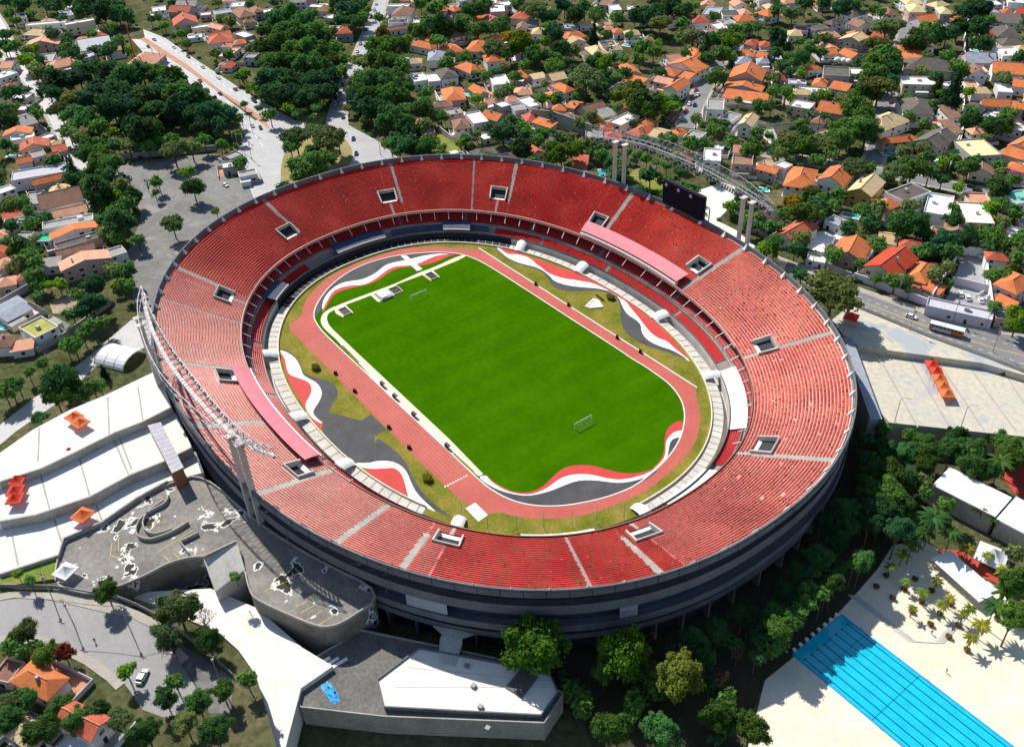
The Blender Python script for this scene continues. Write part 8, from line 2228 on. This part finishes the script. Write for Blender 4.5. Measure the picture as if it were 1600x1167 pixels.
# ---------------------------------------------------------------- poles and lamps
def pole(x, y, z, h, kind, lab, grp):
    P_ = empty('street_lamp' if kind == 'lamp' else 'utility_pole', (x, y, z)); obj('pole', MB().tube((0, 0, -.1), (0, 0, h), .14, .1, k=6), 'concrete' if kind != 'lamp' else 'steel', P_)
    if kind == 'lamp':
        arm = MB(); pts = [(0, 0, h), (.3, .3, h+.6), (.9, .9, h+.9), (1.7, 1.7, h+.85)]
        for a, b in zip(pts, pts[1:]): arm.tube(a, b, .06, k=5, cap=False)
        obj('arm', arm, 'steel', P_); obj('lamp_head', MB().box(1.9, 1.9, h+.72, .9, .35, .16, .78), 'steel_white', P_)
    else:
        obj('crossarm', MB().box(0, 0, h-.8, 2.2, .14, .14, .6), 'wood', P_); obj('insulator', MB().box(.8, .55, h-.66, .12, .12, .25), 'steel', P_); obj('transformer', MB().lathe([(.01, 0), (.3, 0), (.3, .8), (.01, .8)], .35, 0, h-2.4, k=8), 'steel', P_)
    return P_
for i, (x, y) in enumerate(PTS['poles_up'][1]):
    P_ = pole(x, y, 8.1, 10.5, 'util', '', ''); px_, py_ = photo(x, y, 14); LAB.append((P_, 'slim grey utility pole', place(px_, py_), 'pole', 'utility poles', px_))
for i, (x, y) in enumerate(PTS['poles_low'][1]):
    P_ = pole(x, y, 9.5, 10.5, 'util', '', ''); px_, py_ = photo(x, y, 8); LAB.append((P_, 'grey utility pole', 'by the lower left street', 'pole', 'utility poles', px_))
for i, (x, y) in enumerate(PTS['deck_lamps'][1]): P_ = pole(x, y, 10.0, 7, 'lamp', '', ''); px_, py_ = photo(x, y, 8); LAB.append((P_, 'curved-arm street lamp', 'along the stadium edge of the parking deck', 'lamp', 'lamps on the parking deck', px_))
for i, (x, y) in enumerate(PTS['plaza_lamps'][1]): P_ = pole(x, y, 5.5, 9, 'lamp', '', ''); px_, py_ = photo(x, y, 8); LAB.append((P_, 'curved-arm street lamp', 'on the right plaza', 'lamp', 'lamps on the right plaza', px_))
rank_labels(LAB); LAB = []
def cables(pts, z, lab):
    mb = MB()
    for a, b in zip(pts, pts[1:]):
        for off in (-.7, 0, .7):
            pr = None
            for k in range(7):
                t = k/6; q = lerp(a, b, t); v = (q[0]+off*.6, q[1]+off*.8, z-.8-1.1*4*t*(1-t)*math.dist(a, b)/45)
                if pr: mb.tube(pr, v, .03, k=3, cap=False)
                pr = v
    tag(obj('power_line', mb, 'cable'), lab, 'power line')
pu = PTS['poles_up'][1]; pl = PTS['poles_low'][1]
cables(pu[:4], 18.6, 'sagging overhead power lines along the right-hand road'); cables([pl[4], pl[0], pl[1], pl[2], pl[3]], 20.0, 'overhead power lines along the lower left street'); cables(pu[7:12], 18.6, 'overhead power lines near the parking lot kiosks'); cables(pu[12:], 18.6, 'overhead power lines along the upper left avenue')
mast = empty('radio_mast', (*MAST, 8)); obj('pole', MB().tube((0, 0, 0), (0, 0, 26), .55, .3, k=10), 'roof_R', mast); obj('antenna', MB().box(0, .5, 23, .4, .25, 2).box(.5, 0, 23, .25, .4, 2).box(-.5, 0, 23, .25, .4, 2), 'steel', mast); tag(mast, 'tall dark red radio mast left of the upper left avenue', 'mast')
# ---------------------------------------------------------------- planters by the pool, people-sized things
for i, (x, y) in enumerate(PTS['planters'][1]):
    S = empty('planter', (x, y, -3.98)); obj('pot', MB().lathe([(.01, 0), (.7, 0), (.85, .5), (.7, .5), (.6, .4), (.01, .4)], k=12), 'roof_r', S)
    c = bpy.data.objects.new('foliage', bush); COL.objects.link(c); c.parent = S; c.material_slots[0].link = 'OBJECT'; c.material_slots[0].material = MAT['leaf_m' if i % 2 else 'leaf_o']; c.scale = (.95, .95, .8); c.location = (0, 0, .75)
    px_, py_ = photo(x, y, -3.5); LAB.append((S, 'round planted pot', 'on the sandy pool deck', 'planter', 'planters on the pool deck', px_))
rank_labels(LAB, 15); LAB = []
# blue banner panels hung on the outer wall
for t_, w_ in ((-.86, .05), (-.38, .022)):
    o = ring('wall_banner', [(.985, 9.9), (.985, 14.0), (.993, 14.0), (.993, 9.9)], 'roof_m', t_-w_, t_+w_)
